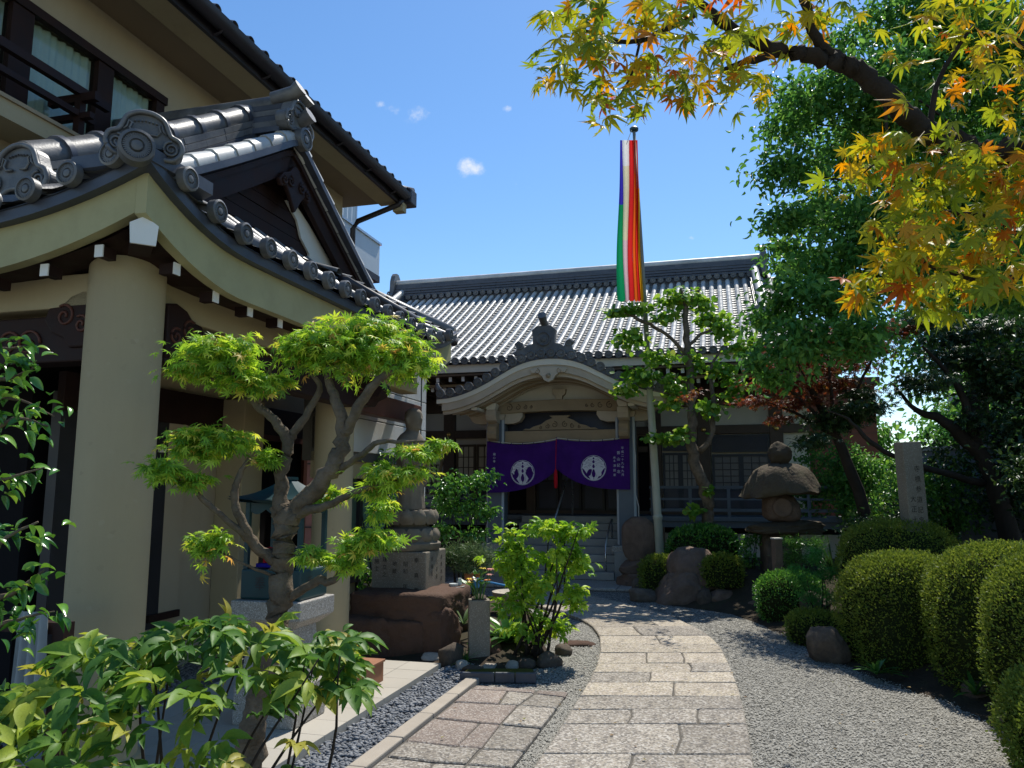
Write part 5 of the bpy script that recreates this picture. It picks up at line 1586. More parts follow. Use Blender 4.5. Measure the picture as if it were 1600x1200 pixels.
def petal(dn):
    mb = MB()
    def f(u, v):
        x = (v - .5) * 2; w = .085 * math.sin(PI * min(.98, u * .85 + .15)) ** .6
        bul = .04 * math.sin(PI * u) * (1 - x * x) + .012
        return (x * w, -bul, (u if not dn else -u) * .16)
    mb.grid(f, np.linspace(0, 1, 8), np.linspace(0, 1, 7))
    me = mb.mesh('petal', True); me.materials.append(MAT['statue_stone']); return me
pu, pdn = petal(False), petal(True)
for i in range(12):
    t = 2 * PI * i / 12
    o = put('petal', pdn, None, lot); o.location = (.275 * math.cos(t), .275 * math.sin(t), .225); o.rotation_euler = (0, 0, t + PI / 2)
    o = put('petal', pu, None, lot); o.location = (.255 * math.cos(t + .26), .255 * math.sin(t + .26), .265); o.rotation_euler = (0, 0, t + .26 + PI / 2)
b = MB()
secs = [(.415, .17, .15, 0), (.47, .165, .145, 0), (.6, .15, .135, 0), (.8, .155, .14, 0), (.95, .175, .145, -.005), (1.08, .19, .14, -.01), (1.17, .185, .125, -.015), (1.225, .13, .1, -.012), (1.26, .075, .075, 0), (1.29, .066, .07, .01)]
for z, rx, ry, cy in secs:
    pass
o_ = len(b.v); nn = 32
for z, rx, ry, cy in secs:
    for k in range(nn):
        t = 2 * PI * k / nn
        fold = 1 + (.035 * math.sin(t * 9 + z * 4) if z < 1.0 else 0)
        b.v.append((ry * math.cos(t) * fold + cy, rx * math.sin(t) * fold, z))
for i in range(len(secs) - 1):
    for k in range(nn): b.f.append((o_ + i * nn + k, o_ + i * nn + (k + 1) % nn, o_ + (i + 1) * nn + (k + 1) % nn, o_ + (i + 1) * nn + k))
b.f.append(tuple(range(nn - 1, -1, -1))); b.f.append(tuple(o_ + (len(secs) - 1) * nn + k for k in range(nn)))
b.lathe([(.03, -.125), (.07, -.11), (.088, -.07), (.098, -.01), (.1, .04), (.09, .085), (.06, .115), (.02, .127)], 24, (.02, 0, 1.385))
b.tube([(.1, 0, 1.42), (.128, 0, 1.375), (.118, 0, 1.355)], [.012, .02, .014], 8)      # nose
b.tube([(.1, -.028, 1.325), (.112, 0, 1.326), (.1, .028, 1.325)], .012, 6)              # mouth
b.tube([(.095, -.06, 1.42), (.108, 0, 1.428), (.095, .06, 1.42)], .012, 6)              # brow
b.tube([(.085, -.02, 1.285), (.1, 0, 1.29), (.085, .02, 1.285)], .02, 6)                # chin
for sy in (-1, 1):
    b.tube([(.015, sy * .1, 1.42), (.01, sy * .107, 1.38), (.02, sy * .1, 1.33)], [.016, .02, .014], 8)   # ears
    b.tube([(-.01, sy * .165, 1.15), (.03, sy * .2, .98), (.12, sy * .13, .93), (.18, sy * .03, .98)], [.07, .062, .05, .035], 10)
    b.tube([(.06, sy * .18, .95), (.07, sy * .17, .8), (.06, sy * .15, .66)], [.05, .055, .03], 8)       # sleeves
b.tube([(.06, .15, 1.1), (.13, 0, 1.0), (.12, -.12, .86)], .03, 8)
body = b.build('figure', 'statue_stone', st, True)
rm = body.modifiers.new('one_surface', 'REMESH'); rm.mode = 'VOXEL'; rm.voxel_size = .011; rm.use_smooth_shade = True
sm = body.modifiers.new('smooth', 'SMOOTH'); sm.iterations = 4; sm.factor = .5
body.rotation_euler = (0, 0, -.25)
# ---- big brown rocks under the pedestal
G1 = 'brown rocks stacked under the statue'
rock('boulder', 'long flat-topped brown boulder carrying the statue pedestal', (-1.03, 8.15, .36), (.5, .46, .24), 'rock_brown', 3, -PHI, 16, .05, group=G1, facets=0, sub=5, freq=1.9)
rock('boulder', 'squat brown boulder at the left foot of the statue rocks', (-1.42, 7.86, .14), (.25, .24, .24), 'rock_brown', 5, .1, 9, .08, group=G1, facets=2, sub=5)
rock('boulder', 'brown boulder with pale rim in the middle of the statue rocks', (-1.05, 7.8, .13), (.24, .2, .22), 'rock_brown', 8, -.2, 9, .08, group=G1, facets=2, sub=5)
rock('boulder', 'round brown boulder standing at the right of the statue rocks', (-.70, 7.72, .2), (.19, .17, .27), 'rock_brown', 12, .3, 2.6, .1, group=G1, facets=3, sub=5)
G2 = 'small stones edging the left bed'
for i, (px, py, w, h, mt, sd, lb_) in enumerate(((676, 1033, .11, .05, 'rock_pale', 21, 'flat yellowish stone lying before the round brown boulder'), (705, 1040, .12, .13, 'rock_grey', 22, 'dark square stone at the corner of the terrace'), (722, 1048, .07, .06, 'rock_pale', 23, 'small pale stone beside the dark square stone'), (739, 1052, .1, .05, 'rock_grey', 24, 'flat dark stone behind the moss bed'), (770, 1030, .11, .12, 'rock_brown', 25, 'brown stone at the foot of the flower post'), (800, 1046, .07, .05, 'rock_pale', 26, 'small pale stone at the left of the peony roots'), (822, 1042, .09, .05, 'rock_grey', 27, 'grey stone in front of the peony roots'), (858, 1040, .13, .08, 'rock_grey', 28, 'dark stone at the right of the peony roots'), (880, 1022, .1, .06, 'rock_grey', 29, 'dark low stone on the gravel edge of the peony bed'))):
    g = gnd(px, py)
    rock('edging_stone', lb_, (g.x, g.y, h * .55), (w, w * .85, h), mt, sd, i, 3, .1, 'stone', G2, sub=3)
for i, (px, py, y, r_, lb_) in enumerate(((712, 945, 8.7, .14, 'rough rock right of the pedestal boulder'), (732, 955, 8.5, .13, 'brown rock behind the flower post'), (716, 972, 8.3, .12, 'rock below the offering dish'), (748, 935, 9.2, .12, 'rock behind the blue scoop'), (905, 990, 9.2, .1, 'reddish flat stone on the gravel by the path bend'))):
    p = at(px, py, y)
    if i == 4:
        g = gnd(905, 1007); rock('flat_stone', lb_, (g.x, g.y, .005), (.17, .12, .035), 'rock_brown', 50, 0, 2.5, .08, 'stone', sub=3)
    else: rock('garden_rock', lb_, (p.x, p.y, p.z - .05), (r_, r_, r_ * .9), 'rock_grey' if i % 2 else 'rock_brown', 40 + i, i, 3, .14, 'rock', 'rocks behind the statue boulder', sub=3)
# moss bed with dark tile border
mb_ = thing('moss_bed', 'small moss bed edged with dark tiles before the peony', 'flower bed', tuple(gnd(782, 1066)), -.03)
MB().box(-.32, .28, .0, .3, 0, .05).build('moss', 'moss', mb_, bevel=.03)
for x0, x1 in ((-.34, -.05), (-.045, .12), (.125, .3)):
    MB().box(x0, x1, -.035, 0, 0, .085).build('border_tile', 'kawara_dark', mb_, bevel=.008)
# ---- granite stand and bronze incense shrine
gs_ = K(-2.93, 4.86)
gr = thing('granite_stand', 'stepped granite stand on the tiled terrace under the green shrine', 'stand', (gs_.x, gs_.y, .065), -PHI)
MB().box(-.27, .27, -.25, .25, 0, .245).build('foot', 'granite', gr, bevel=.012)
nk = MB(); nk.add([(x * w, y * w * .9, z) for z, w in ((.246, .235), (.62, .2)) for x, y in ((-1, -1), (1, -1), (1, 1), (-1, 1))], [(3, 2, 1, 0), (4, 5, 6, 7), (0, 1, 5, 4), (1, 2, 6, 5), (2, 3, 7, 6), (3, 0, 4, 7)]); nk.build('neck', 'granite', gr, bevel=.01)
tp = MB(); tp.add([(x * w, y * w * .9, z) for z, w in ((.621, .22), (.68, .31), (.8, .31)) for x, y in ((-1, -1), (1, -1), (1, 1), (-1, 1))], [(3, 2, 1, 0), (8, 9, 10, 11)] + [(i + 4 * k, (i + 1) % 4 + 4 * k, (i + 1) % 4 + 4 * k + 4, i + 4 * k + 4) for k in range(2) for i in range(4)]); tp.build('table_slab', 'granite', gr, bevel=.008)
sh = thing('incense_shrine', 'dark green metal incense shrine with curved hip roof on granite stand', 'incense burner', (gs_.x, gs_.y, .868), -PHI)
MB().box(-.27, .27, -.22, .22, 0, .2).build('burner_box', 'bronze_green', sh, bevel=.015)
engrave(sh, [(.09, .1, '香'), (-.09, .1, '奉')], (0, -.223, 0), X3, Z3, .1, .1, 'metal_dark', 'relief')
engrave(sh, [(.07, .1, '納'), (-.07, .1, '香')], (.273, 0, 0), Y3, Z3, .1, .1, 'metal_dark', 'relief')
for x in (-.24, .24):
    for y in (-.19, .19): MB().box(x - .018, x + .018, y - .018, y + .018, .2, .66).build('post', 'bronze_green', sh)
rf = MB()
def roofpt(u, v, hx=.36, hy=.32):
    # v 0 eave .. 1 top; square plan with curved rise and lifted corners
    t = u * 4; k = int(t) % 4; f = t - int(t)
    cs = [(-1, -1), (1, -1), (1, 1), (-1, 1)]
    a, b_ = cs[k], cs[(k + 1) % 4]
    x, y = a[0] + (b_[0] - a[0]) * f, a[1] + (b_[1] - a[1]) * f
    w = 1 - .9 * v
    lift = .03 * (abs(f - .5) * 2) ** 3 * (1 - v) ** 2
    return (x * hx * w, y * hy * w, .66 + .145 * (v ** 1.7) + lift)
rf.grid(roofpt, np.linspace(0, 1, 33), np.linspace(0, 1, 9))
rf.grid(lambda u, v: (roofpt(u, 0)[0] * (1 - v * .3), roofpt(u, 0)[1] * (1 - v * .3), roofpt(u, 0)[2] - .018), np.linspace(0, 1, 33), [0, 1])
rf = rf.build('roof', 'bronze_green', sh, True, angle=35)
MB().box(-.06, .06, -.05, .05, .8, .82).build('finial', 'bronze_green', rf)
for (p, q, ax) in (((-.24, -.2), (.24, -.2), 0), ((.25, -.19), (.25, .19), 1)):
    pts = []
    n = 24
    for i in range(n + 1): pts.append((i / n, -.05 - .035 * abs(math.sin(i / n * PI * 3))))
    Lx = .48 if ax == 0 else .38
    poly = [(x * Lx, y) for x, y in pts] + [(Lx, .02), (0, .02)]
    MB().prism(poly, (p[0], p[1], .65), X3 if ax == 0 else Y3, Z3, Y3 if ax == 0 else X3, .006).build('valance', 'bronze_green', sh)
MB().lathe([(.11, .2), (.15, .24), (.16, .3), (.14, .33), (.001, .33)], 20, (-.02, .02, 0)).build('bowl', 'metal_dark', sh, True)
ib = thing('incense_bundle', 'pink and violet incense packets inside the green shrine', 'incense', (gs_.x, gs_.y, 1.075), -PHI)
MB().box(-.18, .0, -.15, -.1, 0, .025).build('packet', 'flag_blue', ib); MB().box(.0, .1, -.16, -.1, 0, .04).build('packet', 'flower_pink', ib)
MB().lathe([(.05, 0), (.05, .12), (.001, .13)], 12, (-.14, -.02, 0)).build('packet', 'tassel_red', ib)
wb = thing('wooden_step', 'reddish wooden step box beside the granite stand', 'step', tuple(K(-2.82, 5.72, .065)), -PHI)
MB().box(-.17, .17, -.2, .2, .02, .17).build('riser', 'screw_wood', wb, bevel=.006); MB().box(-.18, .18, -.21, .21, .17, .19).build('tread', 'screw_wood', wb, bevel=.004)
ct = thing('hanging_cloth', 'grey cloth hanging over the dark rail by the column', 'cloth', tuple(at(38, 1060, 3.5)), -PHI)
m = MB(); m.grid(lambda u, v: ((u - .5) * .16 * (1 + .25 * v), .02 * math.sin(u * 22) * (.4 + v) + .02, .28 - v * .52), np.linspace(0, 1, 30), np.linspace(0, 1, 8)); m.build('cloth', 'grey_cloth', ct, True)
dr = thing('door_rail', 'dark wooden rail fence beside the near column', 'fence', tuple(at(40, 1010, 3.55) * Vector((1, 1, 0)) if False else Vector((at(40, 1010, 3.55).x, 3.55, 0))), -PHI)
hz_ = at(38, 985, 3.5).z
MB().box(-.5, .2, .0, .06, hz_ - .02, hz_ + .03).build('rail', 'dark_wood', dr); MB().box(-.5, .2, .01, .05, hz_ - .4, hz_ - .36).build('rail', 'dark_wood', dr)
for x in (-.48, .14): MB().box(x, x + .06, 0, .06, 0, hz_ - .02).build('post', 'dark_wood', dr)
MB().beam((-.42, .03, hz_ - .38), (.14, .03, .25), .05, .05).build('brace', 'dark_wood', dr)
for o in (gr, sh, ib): o.scale = (.84, .84, 1)
# ---- flower post, dish, tubs
fp = thing('flower_post', 'square concrete flower holder post beside the peony', 'flower holder', (*gnd(748, 1034).xy, 0), .1)
MB().box(-.1, .1, -.09, .09, 0, .57).build('post', 'pedestal_stone', fp, bevel=.01)
MB().box(-.07, .07, -.06, .06, .57, .573).build('mouth', 'interior_dark', fp)
bq = thing('flower_bouquet', 'orange and yellow offering flowers in the concrete flower post', 'flowers', (*gnd(748, 1034).xy, .57), .1)
fr_ = random.Random(4)
for i in range(16):
    x, y = fr_.uniform(-.13, .13), fr_.uniform(-.1, .1); h = fr_.uniform(.12, .3)
    MB().tube([(x * .2, y * .2, -.05), (x * .6, y * .6, h * .6), (x, y, h)], .004, 5).build('stem', 'leaf_blade', bq)
    if i < 9:
        m = MB()
        for k in range(9):
            t = 2 * PI * k / 9
            m.add([(x, y, h), (x + .03 * math.cos(t - .3), y + .03 * math.sin(t - .3), h + .012), (x + .042 * math.cos(t), y + .042 * math.sin(t), h + .004), (x + .03 * math.cos(t + .3), y + .03 * math.sin(t + .3), h + .012)], [(0, 1, 2, 3)])
        m.build('blossom', ('flower_orange', 'flower_yellow', 'flower_pink')[i % 3], bq)
    else:
        m = MB()
        for k in range(4):
            t = fr_.uniform(0, 6.28); d = Vector((math.cos(t), math.sin(t), .5)) * .09; c = Vector((x, y, h * .8)); s_ = Vector((-math.sin(t), math.cos(t), 0)) * .02
            m.add([c, c + d * .5 + s_, c + d, c + d * .5 - s_], [(0, 1, 2, 3)])
        stuff(m.build('leaves', 'leaf_blade', bq))
p = at(742, 918, 9.0)
sc_o = thing('blue_scoop', 'blue plastic scoop lying on the rocks behind the flower post', 'scoop', p, .2)
MB().lathe([(.05, 0), (.06, .02), (.065, .1), (.06, .105), (.05, .03), (.001, .025)], 20).build('cup', 'blue_plastic', sc_o, True, angle=40)
MB().tube([(.05, 0, .07), (.2, -.03, .05), (.34, -.05, .02)], .012, 8).build('handle', 'blue_plastic', sc_o)
p = at(738, 905, 9.7)
ob = thing('orange_planter', 'small orange planter trough behind the flower post', 'planter', p, 0)
MB().prism([(-.09, 0), (.09, 0), (.1, .07), (-.1, .07)], (0, -.06, 0), X3, Z3, Y3, .12).build('trough', 'orange_plastic', ob, bevel=.006)
p = at(700, 922, 8.35)
od = thing('offering_dish', 'pale ceramic offering dish at the foot of the pedestal', 'dish', p, 0)
MB().lathe([(.07, 0), (.16, .02), (.18, .045), (.17, .045), (.06, .02), (.001, .018)], 24).build('dish', 'pale_ceramic', od, True, angle=40)
MB().lathe([(.03, .02), (.05, .05), (.05, .07), (.04, .07), (.001, .05)], 14, (.06, -.02, 0)).build('cup', 'pale_ceramic', od, True, angle=40)
MB().lathe([(.02, .02), (.025, .08), (.015, .1), (.018, .12), (.001, .12)], 12, (.12, .03, 0)).build('vase', 'pale_ceramic', od, True, angle=40)
p = at(800, 924, 9.4)
bb = thing('stone_basin', 'low pale stone basin behind the peony bush', 'basin', (p.x, p.y, .1), 0)
MB().lathe([(.13, 0), (.15, .2), (.23, .26), (.24, .3), (.2, .3), (.12, .25), (.001, .25)], 22).build('bowl', 'rock_pale', bb, True, angle=40)
# ---- flagpole and banner
FP = 12.9
surf('pole_grey', (.2, .21, .2), .5, .1, 5, .1, 60, .001, .35)
pb0, pt0 = at(1033, 900, FP), at(990, 195, FP)
pb0.z = .25
fpole = thing('flagpole', 'tall pale flagpole leaning slightly before the hall roof', 'flagpole', (pb0.x, pb0.y, 0))
d = (pt0 - pb0)
loc = lambda t: Vector((d.x * t, d.y * t, pb0.z + d.z * t))
MB().tube([loc(-.03), loc(.11), loc(.112), loc(.118), loc(.12), loc(.45)], [.075, .07, .08, .08, .066, .06], 14).build('lower_pole', 'pole_pale', fpole, True, angle=40)
MB().tube([loc(.45), loc(.985)], [.045, .028], 12).build('upper_pole', 'pole_grey', fpole, True)
MB().lathe([(.03, 0), (.075, .02), (.08, .06), (.05, .09), (.001, .1)], 14, loc(.983)).build('finial', 'bronze_green', fpole, True, angle=40)
MB().tube([loc(.99) + Vector((-.03, -.03, 0)), loc(.95) + Vector((-.16, -.04, 0))], .006, 5).build('halyard', 'rope_white', fpole)
ban = thing('buddhist_banner', 'long striped banner of blue white red yellow and green on the flagpole', 'banner', (0, 0, 0))
def strip(x0t, x1t, x0b, x1b, v0, v1, mat, ph):
    m = MB()
    def f(u, v):
        vv = v0 + (v1 - v0) * v
        a0 = x0t + (x0b - x0t) * vv; a1 = x1t + (x1b - x1t) * vv
        px = a0 + (a1 - a0) * u + 1.6 * math.sin(vv * 7 + ph) * (.2 + vv)
        py = 219 + (468 - 219) * vv + 4 * math.sin(u * 3 + ph) * vv
        q = at(px, py, FP - .08 + .05 * math.sin(u * PI + ph * 2) + .03 * math.sin(vv * 9 + ph))
        return q
    m.grid(f, np.linspace(0, 1, 6), np.linspace(0, 1, 30))
    m.build('stripe', mat, ban, True)
strip(969, 972, 963, 976, 0, .4, 'flag_blue', 0); strip(969, 972, 963, 976, .4, 1, 'flag_green', 0)
strip(972, 983, 975.5, 982, 0, .16, 'flag_white', .1); strip(972, 983, 975.5, 982, .16, .62, 'flag_cream', .1); strip(972, 983, 975.5, 982, .62, 1, 'flag_pink', .1)
strip(983, 990, 981.5, 990, 0, 1, 'flag_red', .2); strip(990, 993, 990, 996, 0, 1, 'flag_orange', .25)
strip(992.5, 996, 995, 1000, 0, 1, 'flag_red', .3); strip(994, 996.5, 999, 1004, .3, 1, 'flag_yellow', .35)
# ---- stone lantern of natural rocks
lp = at(1225, 900, 11.5)
ln = thing('stone_lantern', 'mossy rough natural-stone lantern with huge cap rock', 'stone lantern', (lp.x, lp.y, .3), 0)
LZ = .3
cm = MB(); ns, nr = 48, 11
cprof = [(.1, 1.985), (.26, 1.965), (.38, 1.92), (.48, 1.84), (.55, 1.74), (.59, 1.64), (.6, 1.57), (.54, 1.535), (.42, 1.55), (.3, 1.55), (.2, 1.54)]
def capv(i, k):
    r_, z = cprof[i]; t = 2 * PI * k / ns
    q = Vector((math.cos(t) * 1.7, math.sin(t) * 1.7, z * 2.2))
    f = 1 + .2 * mnoise.noise(q * .9) + .1 * mnoise.noise(q * 3.1) - .1 * abs(mnoise.noise(q * 4.3)) + .04 * mnoise.noise(q * 9)
    sag = -.09 * max(0, math.cos(t - 3.3)) * (r_ / .6) ** 2
    return (r_ * f * math.cos(t) * 1.0, r_ * f * math.sin(t) * .85, z - LZ + sag + .03 * mnoise.noise(q * 2.3))
cm.grid(capv, range(nr), range(ns + 1))
cm.add([capv(0, k) for k in range(ns)], [tuple(range(ns))])
cap = cm.build('cap_rock', 'lantern_stone', ln, True, angle=60)
rock('jewel', '', (.02, 0, 2.13 - LZ), (.17, .16, .19), 'lantern_stone', 63, 0, 2, .12, parent=ln)
fb = rock('fire_box', '', (.0, 0, 1.33 - LZ), (.25, .24, .2), 'rock_mountain', 64, 0, 4, .05, parent=ln, facets=2)
fx = put('round_window', MB().lathe([(.09, 0), (.125, .02), (.14, .0), (.14, -.1), (.09, -.1)], 24, (0, 0, 0), Matrix.Rotation(PI / 2, 4, 'X')).mesh('w', True), 'rock_mountain', ln); fx.location = (-.06, -.26, 1.34 - LZ)
fx = put('window_screen', MB().lathe([(.001, 0), (.092, 0)], 20, (0, 0, 0), Matrix.Rotation(PI / 2, 4, 'X')).mesh('w'), 'rock_grey', ln); fx.location = (-.06, -.2, 1.34 - LZ)
rock('platform_rock', '', (.05, 0, 1.05 - LZ), (.55, .4, .1), 'lantern_stone', 65, 0, 4, .1, parent=ln, sub=5)
rock('shaft_rock', '', (-.03, 0, .55 - LZ), (.27, .24, .48), 'rock_grey', 66, 0, 5, .06, parent=ln, facets=2)
# ---- inscribed stele
sp_ = at(1432, 815, 8.5)
stl = thing('stone_stele', 'slim upright inscribed granite post rising behind the clipped hedge', 'stele', (sp_.x, sp_.y, .4), .12)
MB().box(-.12, .12, -.07, .07, 0, 1.72).build('shaft', 'pedestal_stone', stl, bevel=.008)
stl.rotation_euler = (.02, -.045, .22)
engrave(stl, [(.03, 1.42, '寺標参道記念碑'), (-.05, 1.1, '大正十年建立')], (0, -.072, 0), X3, Z3, .075, .11)
# ---- round stone on blocks by the steps
rs = at(1000, 905, 13.0)
rt = thing('round_monument', 'round upright stone set on two rough blocks by the hall steps', 'monument', (rs.x, rs.y, 0), 0)
rock('round_stone', '', (-.0, 0, .78), (.29, .16, .38), 'rock_mountain', 71, 0, 2.6, .06, parent=rt, facets=2)
rock('base_block', '', (.0, 0, .33), (.34, .22, .12), 'rock_mountain', 72, 0, 5, .07, parent=rt, facets=3)
rock('base_block', '', (.0, -.02, .1), (.38, .26, .15), 'rock_mountain', 73, .1, 5, .07, parent=rt, facets=3)
# ---- rocks of the right-hand garden
for nm, lb_, c, r_, mt, sd, rz, sq, am in (
    ('mountain_rock', 'big brown mountain-shaped rock at the foot of the katsura tree', (2.76, 11.55, .2), (.62, .42, .58), 'rock_mountain', 81, .3, 2.2, .2),
    ('mountain_rock', 'smooth brown flank rock sloping down left of the mountain rock', (2.44, 11.35, .02), (.46, .36, .46), 'rock_mountain', 82, -.2, 2.4, .18),
    ('garden_rock', 'small pale-topped stone left of the round azalea by the landing', (2.02, 12.2, .1), (.17, .15, .16), 'rock_grey', 83, .2, 3, .1),
    ('garden_rock', 'low rounded stone at the gravel edge by the landing', (1.92, 11.5, .06), (.24, .17, .13), 'rock_grey', 84, .1, 2.6, .1),
    ('garden_rock', 'dark egg stone at the foot of the mountain rock', (2.68, 10.95, .08), (.13, .12, .15), 'rock_grey', 85, .4, 2.2, .08),
    ('garden_rock', 'broad dark stone in front of the mountain rock', (2.95, 10.95, .07), (.22, .16, .17), 'rock_mountain', 86, .2, 2.6, .12),
    ('garden_rock', 'flat reddish stone lying right of the mountain rock', (3.35, 10.6, .07), (.24, .16, .08), 'rock_mountain', 87, .1, 3, .1),
    ('garden_rock', 'grey lump of rock behind the small dark azalea', (3.55, 9.3, .24), (.17, .15, .18), 'rock_grey', 88, .3, 2.6, .12),
    ('garden_rock', 'dark angular rock at the gravel edge beside the first hedge', (2.98, 7.55, .12), (.18, .2, .19), 'rock_grey', 89, .5, 3, .12),
    ('garden_rock', 'mossy rock between the first and second clipped hedges', (3.68, 6.6, .08), (.16, .15, .16), 'lantern_stone', 90, .2, 3, .12),
    ('garden_rock', 'dark rock under the second clipped hedge', (3.6, 6.2, .05), (.13, .12, .12), 'rock_grey', 91, .7, 3, .12),
    ('garden_rock', 'brown stone at the gravel edge before the third hedge', (3.42, 5.5, .05), (.1, .09, .12), 'rock_grey', 92, .1, 3, .12),
):
    rock(nm, lb_, c, r_, mt, sd, rz, sq, am, 'rock', 'rocks of the right-hand garden')
pk = thing('stone_marker', 'short square stone marker post with pale cap beside the conifers', 'marker post', (*at(1215, 880, 10.4).xy, .2), .2)
MB().box(-.055, .055, -.05, .05, 0, .75).build('post', 'rock_mountain', pk, bevel=.008)
MB().box(-.06, .06, -.055, .055, .75, .765).build('cap', 'plaster_white', pk)
# ================================================================== plants
pr = np.random.default_rng(77)
CAM = np.array((0, 0, EYE))
# ---- leaf shapes: (verts, quads) lying in xy, stalk at origin, tip along +y, length 1
def maple_leaf(lobes=7, droop=.25, wid=.12, seed=0):
    r_ = random.Random(seed)
    angs = {7: (-118, -78, -38, 0, 38, 78, 118), 5: (-95, -46, 0, 46, 95)}[lobes]
    lens = {7: (.42, .74, .94, 1, .94, .74, .42), 5: (.6, .9, 1, .9, .6)}[lobes]
    V, F = [(0, 0, 0)], []
    def pt(a, l, dz=0):
        a = R(a); return (math.sin(a) * l, math.cos(a) * l + .0, -droop * l * l + dz)
    sin_ = [pt(angs[0] - 25, .14, .02)]
    for i in range(lobes - 1): sin_.append(pt((angs[i] + angs[i + 1]) / 2, .27 * min(lens[i], lens[i + 1]) / .9, .03))
    sin_.append(pt(angs[-1] + 25, .14, .02))
    base = len(V); V += sin_
    for i in range(lobes):
        L = lens[i] * r_.uniform(.93, 1.05); a = angs[i] + r_.uniform(-4, 4)
        k = len(V)
        dd = math.degrees(wid / .5)
        V += [pt(a - dd, .52 * L, .035), pt(a, L, -.02), pt(a + dd, .52 * L, .035), pt(a, .5 * L, -.02)]
        F += [(0, base + i, k, k + 3), (k + 3, k, k + 1, k + 1), (k + 3, k + 1, k + 2, k + 2), (0, k + 3, k + 2, base + i + 1)]
    if lobes == 7:
        k = len(V); V += [(-.014, 0, .004), (.014, 0, .004), (.03, -.62, .1), (.006, -.62, .1)]; F += [(k, k + 1, k + 2, k + 3)]
    return V, F
def blade_leaf(n, wfun, fold=.12, droop=.3, curl=0):
    V, F = [], []
    for i in range(n + 1):
        t = i / n; w = wfun(t); z = -droop * t * t + .06 * math.sin(t * 3)
        V += [(-w, t, z + fold * w * 1.5), (0, t, z - fold * .05), (w, t, z + fold * w * 1.5)]
    for i in range(n):
        a = 3 * i
        F += [(a, a + 1, a + 4, a + 3), (a + 1, a + 2, a + 5, a + 4)]
    return V, F
def join_shapes(parts):
    V, F = [], []
    for (v, f), ang, off, sc, tz in parts:
        o = len(V); c, s_ = math.cos(ang), math.sin(ang)
        for x, y, z in v:
            x, y, z = x * sc, y * sc, z * sc
            V.append((x * c + y * s_ + off[0], -x * s_ + y * c + off[1], z + tz))
        F += [tuple(i + o for i in q) for q in f]
    return V, F
def peony_leaf(seed):
    r_ = random.Random(seed)
    mainw = lambda t: .23 * math.sin(PI * min(1, t ** .8)) ** .8 + .002
    lobew = lambda t: .17 * math.sin(PI * min(1, t ** .85)) ** .9 + .002
    def leaflet(d):
        m = blade_leaf(6, mainw, .35, .14 + d)
        return join_shapes([(m, 0, (0, 0), 1, 0), (blade_leaf(3, lobew, .4, .3), R(38), (.03, .3), .6, -.01), (blade_leaf(3, lobew, .4, .3), R(-38), (-.03, .3), .6, -.01)])
    sid = join_shapes([(blade_leaf(5, lambda t: .21 * math.sin(PI * min(1, t ** .8)) ** .8 + .002, .35, .22), 0, (0, 0), 1, 0), (blade_leaf(3, lobew, .4, .25), R(r_.choice((-40, 40))), (0, .3), .55, -.01)])
    st_ = ([(-.012, -.5, .0), (.012, -.5, 0), (.012, .02, 0), (-.012, .02, 0)], [(0, 1, 2, 3)])
    return join_shapes([(leaflet(r_.uniform(0, .2)), R(r_.uniform(-6, 6)), (0, .12), .88, 0), (sid, R(62 + r_.uniform(-8, 8)), (.02, .02), .7, 0), (sid, R(-62 + r_.uniform(-8, 8)), (-.02, .02), .7, 0), (st_, 0, (0, 0), .5, 0)])
SMALL = ([(0, 0, 0), (.26, .45, .05), (0, 1, -.08), (-.26, .45, .05)], [(0, 1, 2, 2), (0, 2, 3, 3)])
OVAL = blade_leaf(4, lambda t: .25 * math.sin(PI * min(1, t ** .75)) ** .75 + .002, .5, .25)
ROUND = ([(0, 0, 0), (.34, .16, .04), (.46, .55, .02), (.22, .9, -.02), (0, 1, -.05), (-.22, .9, -.02), (-.46, .55, .02), (-.34, .16, .04), (0, .5, -.03)], [(0, 1, 2, 8), (8, 2, 3, 4), (8, 4, 5, 6), (0, 8, 6, 7)])
NEEDLE = ([(-.06, 0, 0), (.06, 0, 0), (0, 1, 0)], [(0, 1, 2, 2)])
def leaf_mesh(shape, mat, name='leaf'):
    V, F = shape
    me = bpy.data.meshes.new(name)
    me.from_pydata(V, [], [tuple(dict.fromkeys(f)) for f in F])
    for p in me.polygons: p.use_smooth = True
    me.materials.append(MAT[mat]); return me
def unit(a):
    return a / np.maximum(1e-9, np.linalg.norm(a, axis=-1, keepdims=True))
def frames(D, N):
    D = unit(D); X = unit(np.cross(D, N)); Z = np.cross(X, D)
    return np.stack([X, D, Z], 2)            # columns
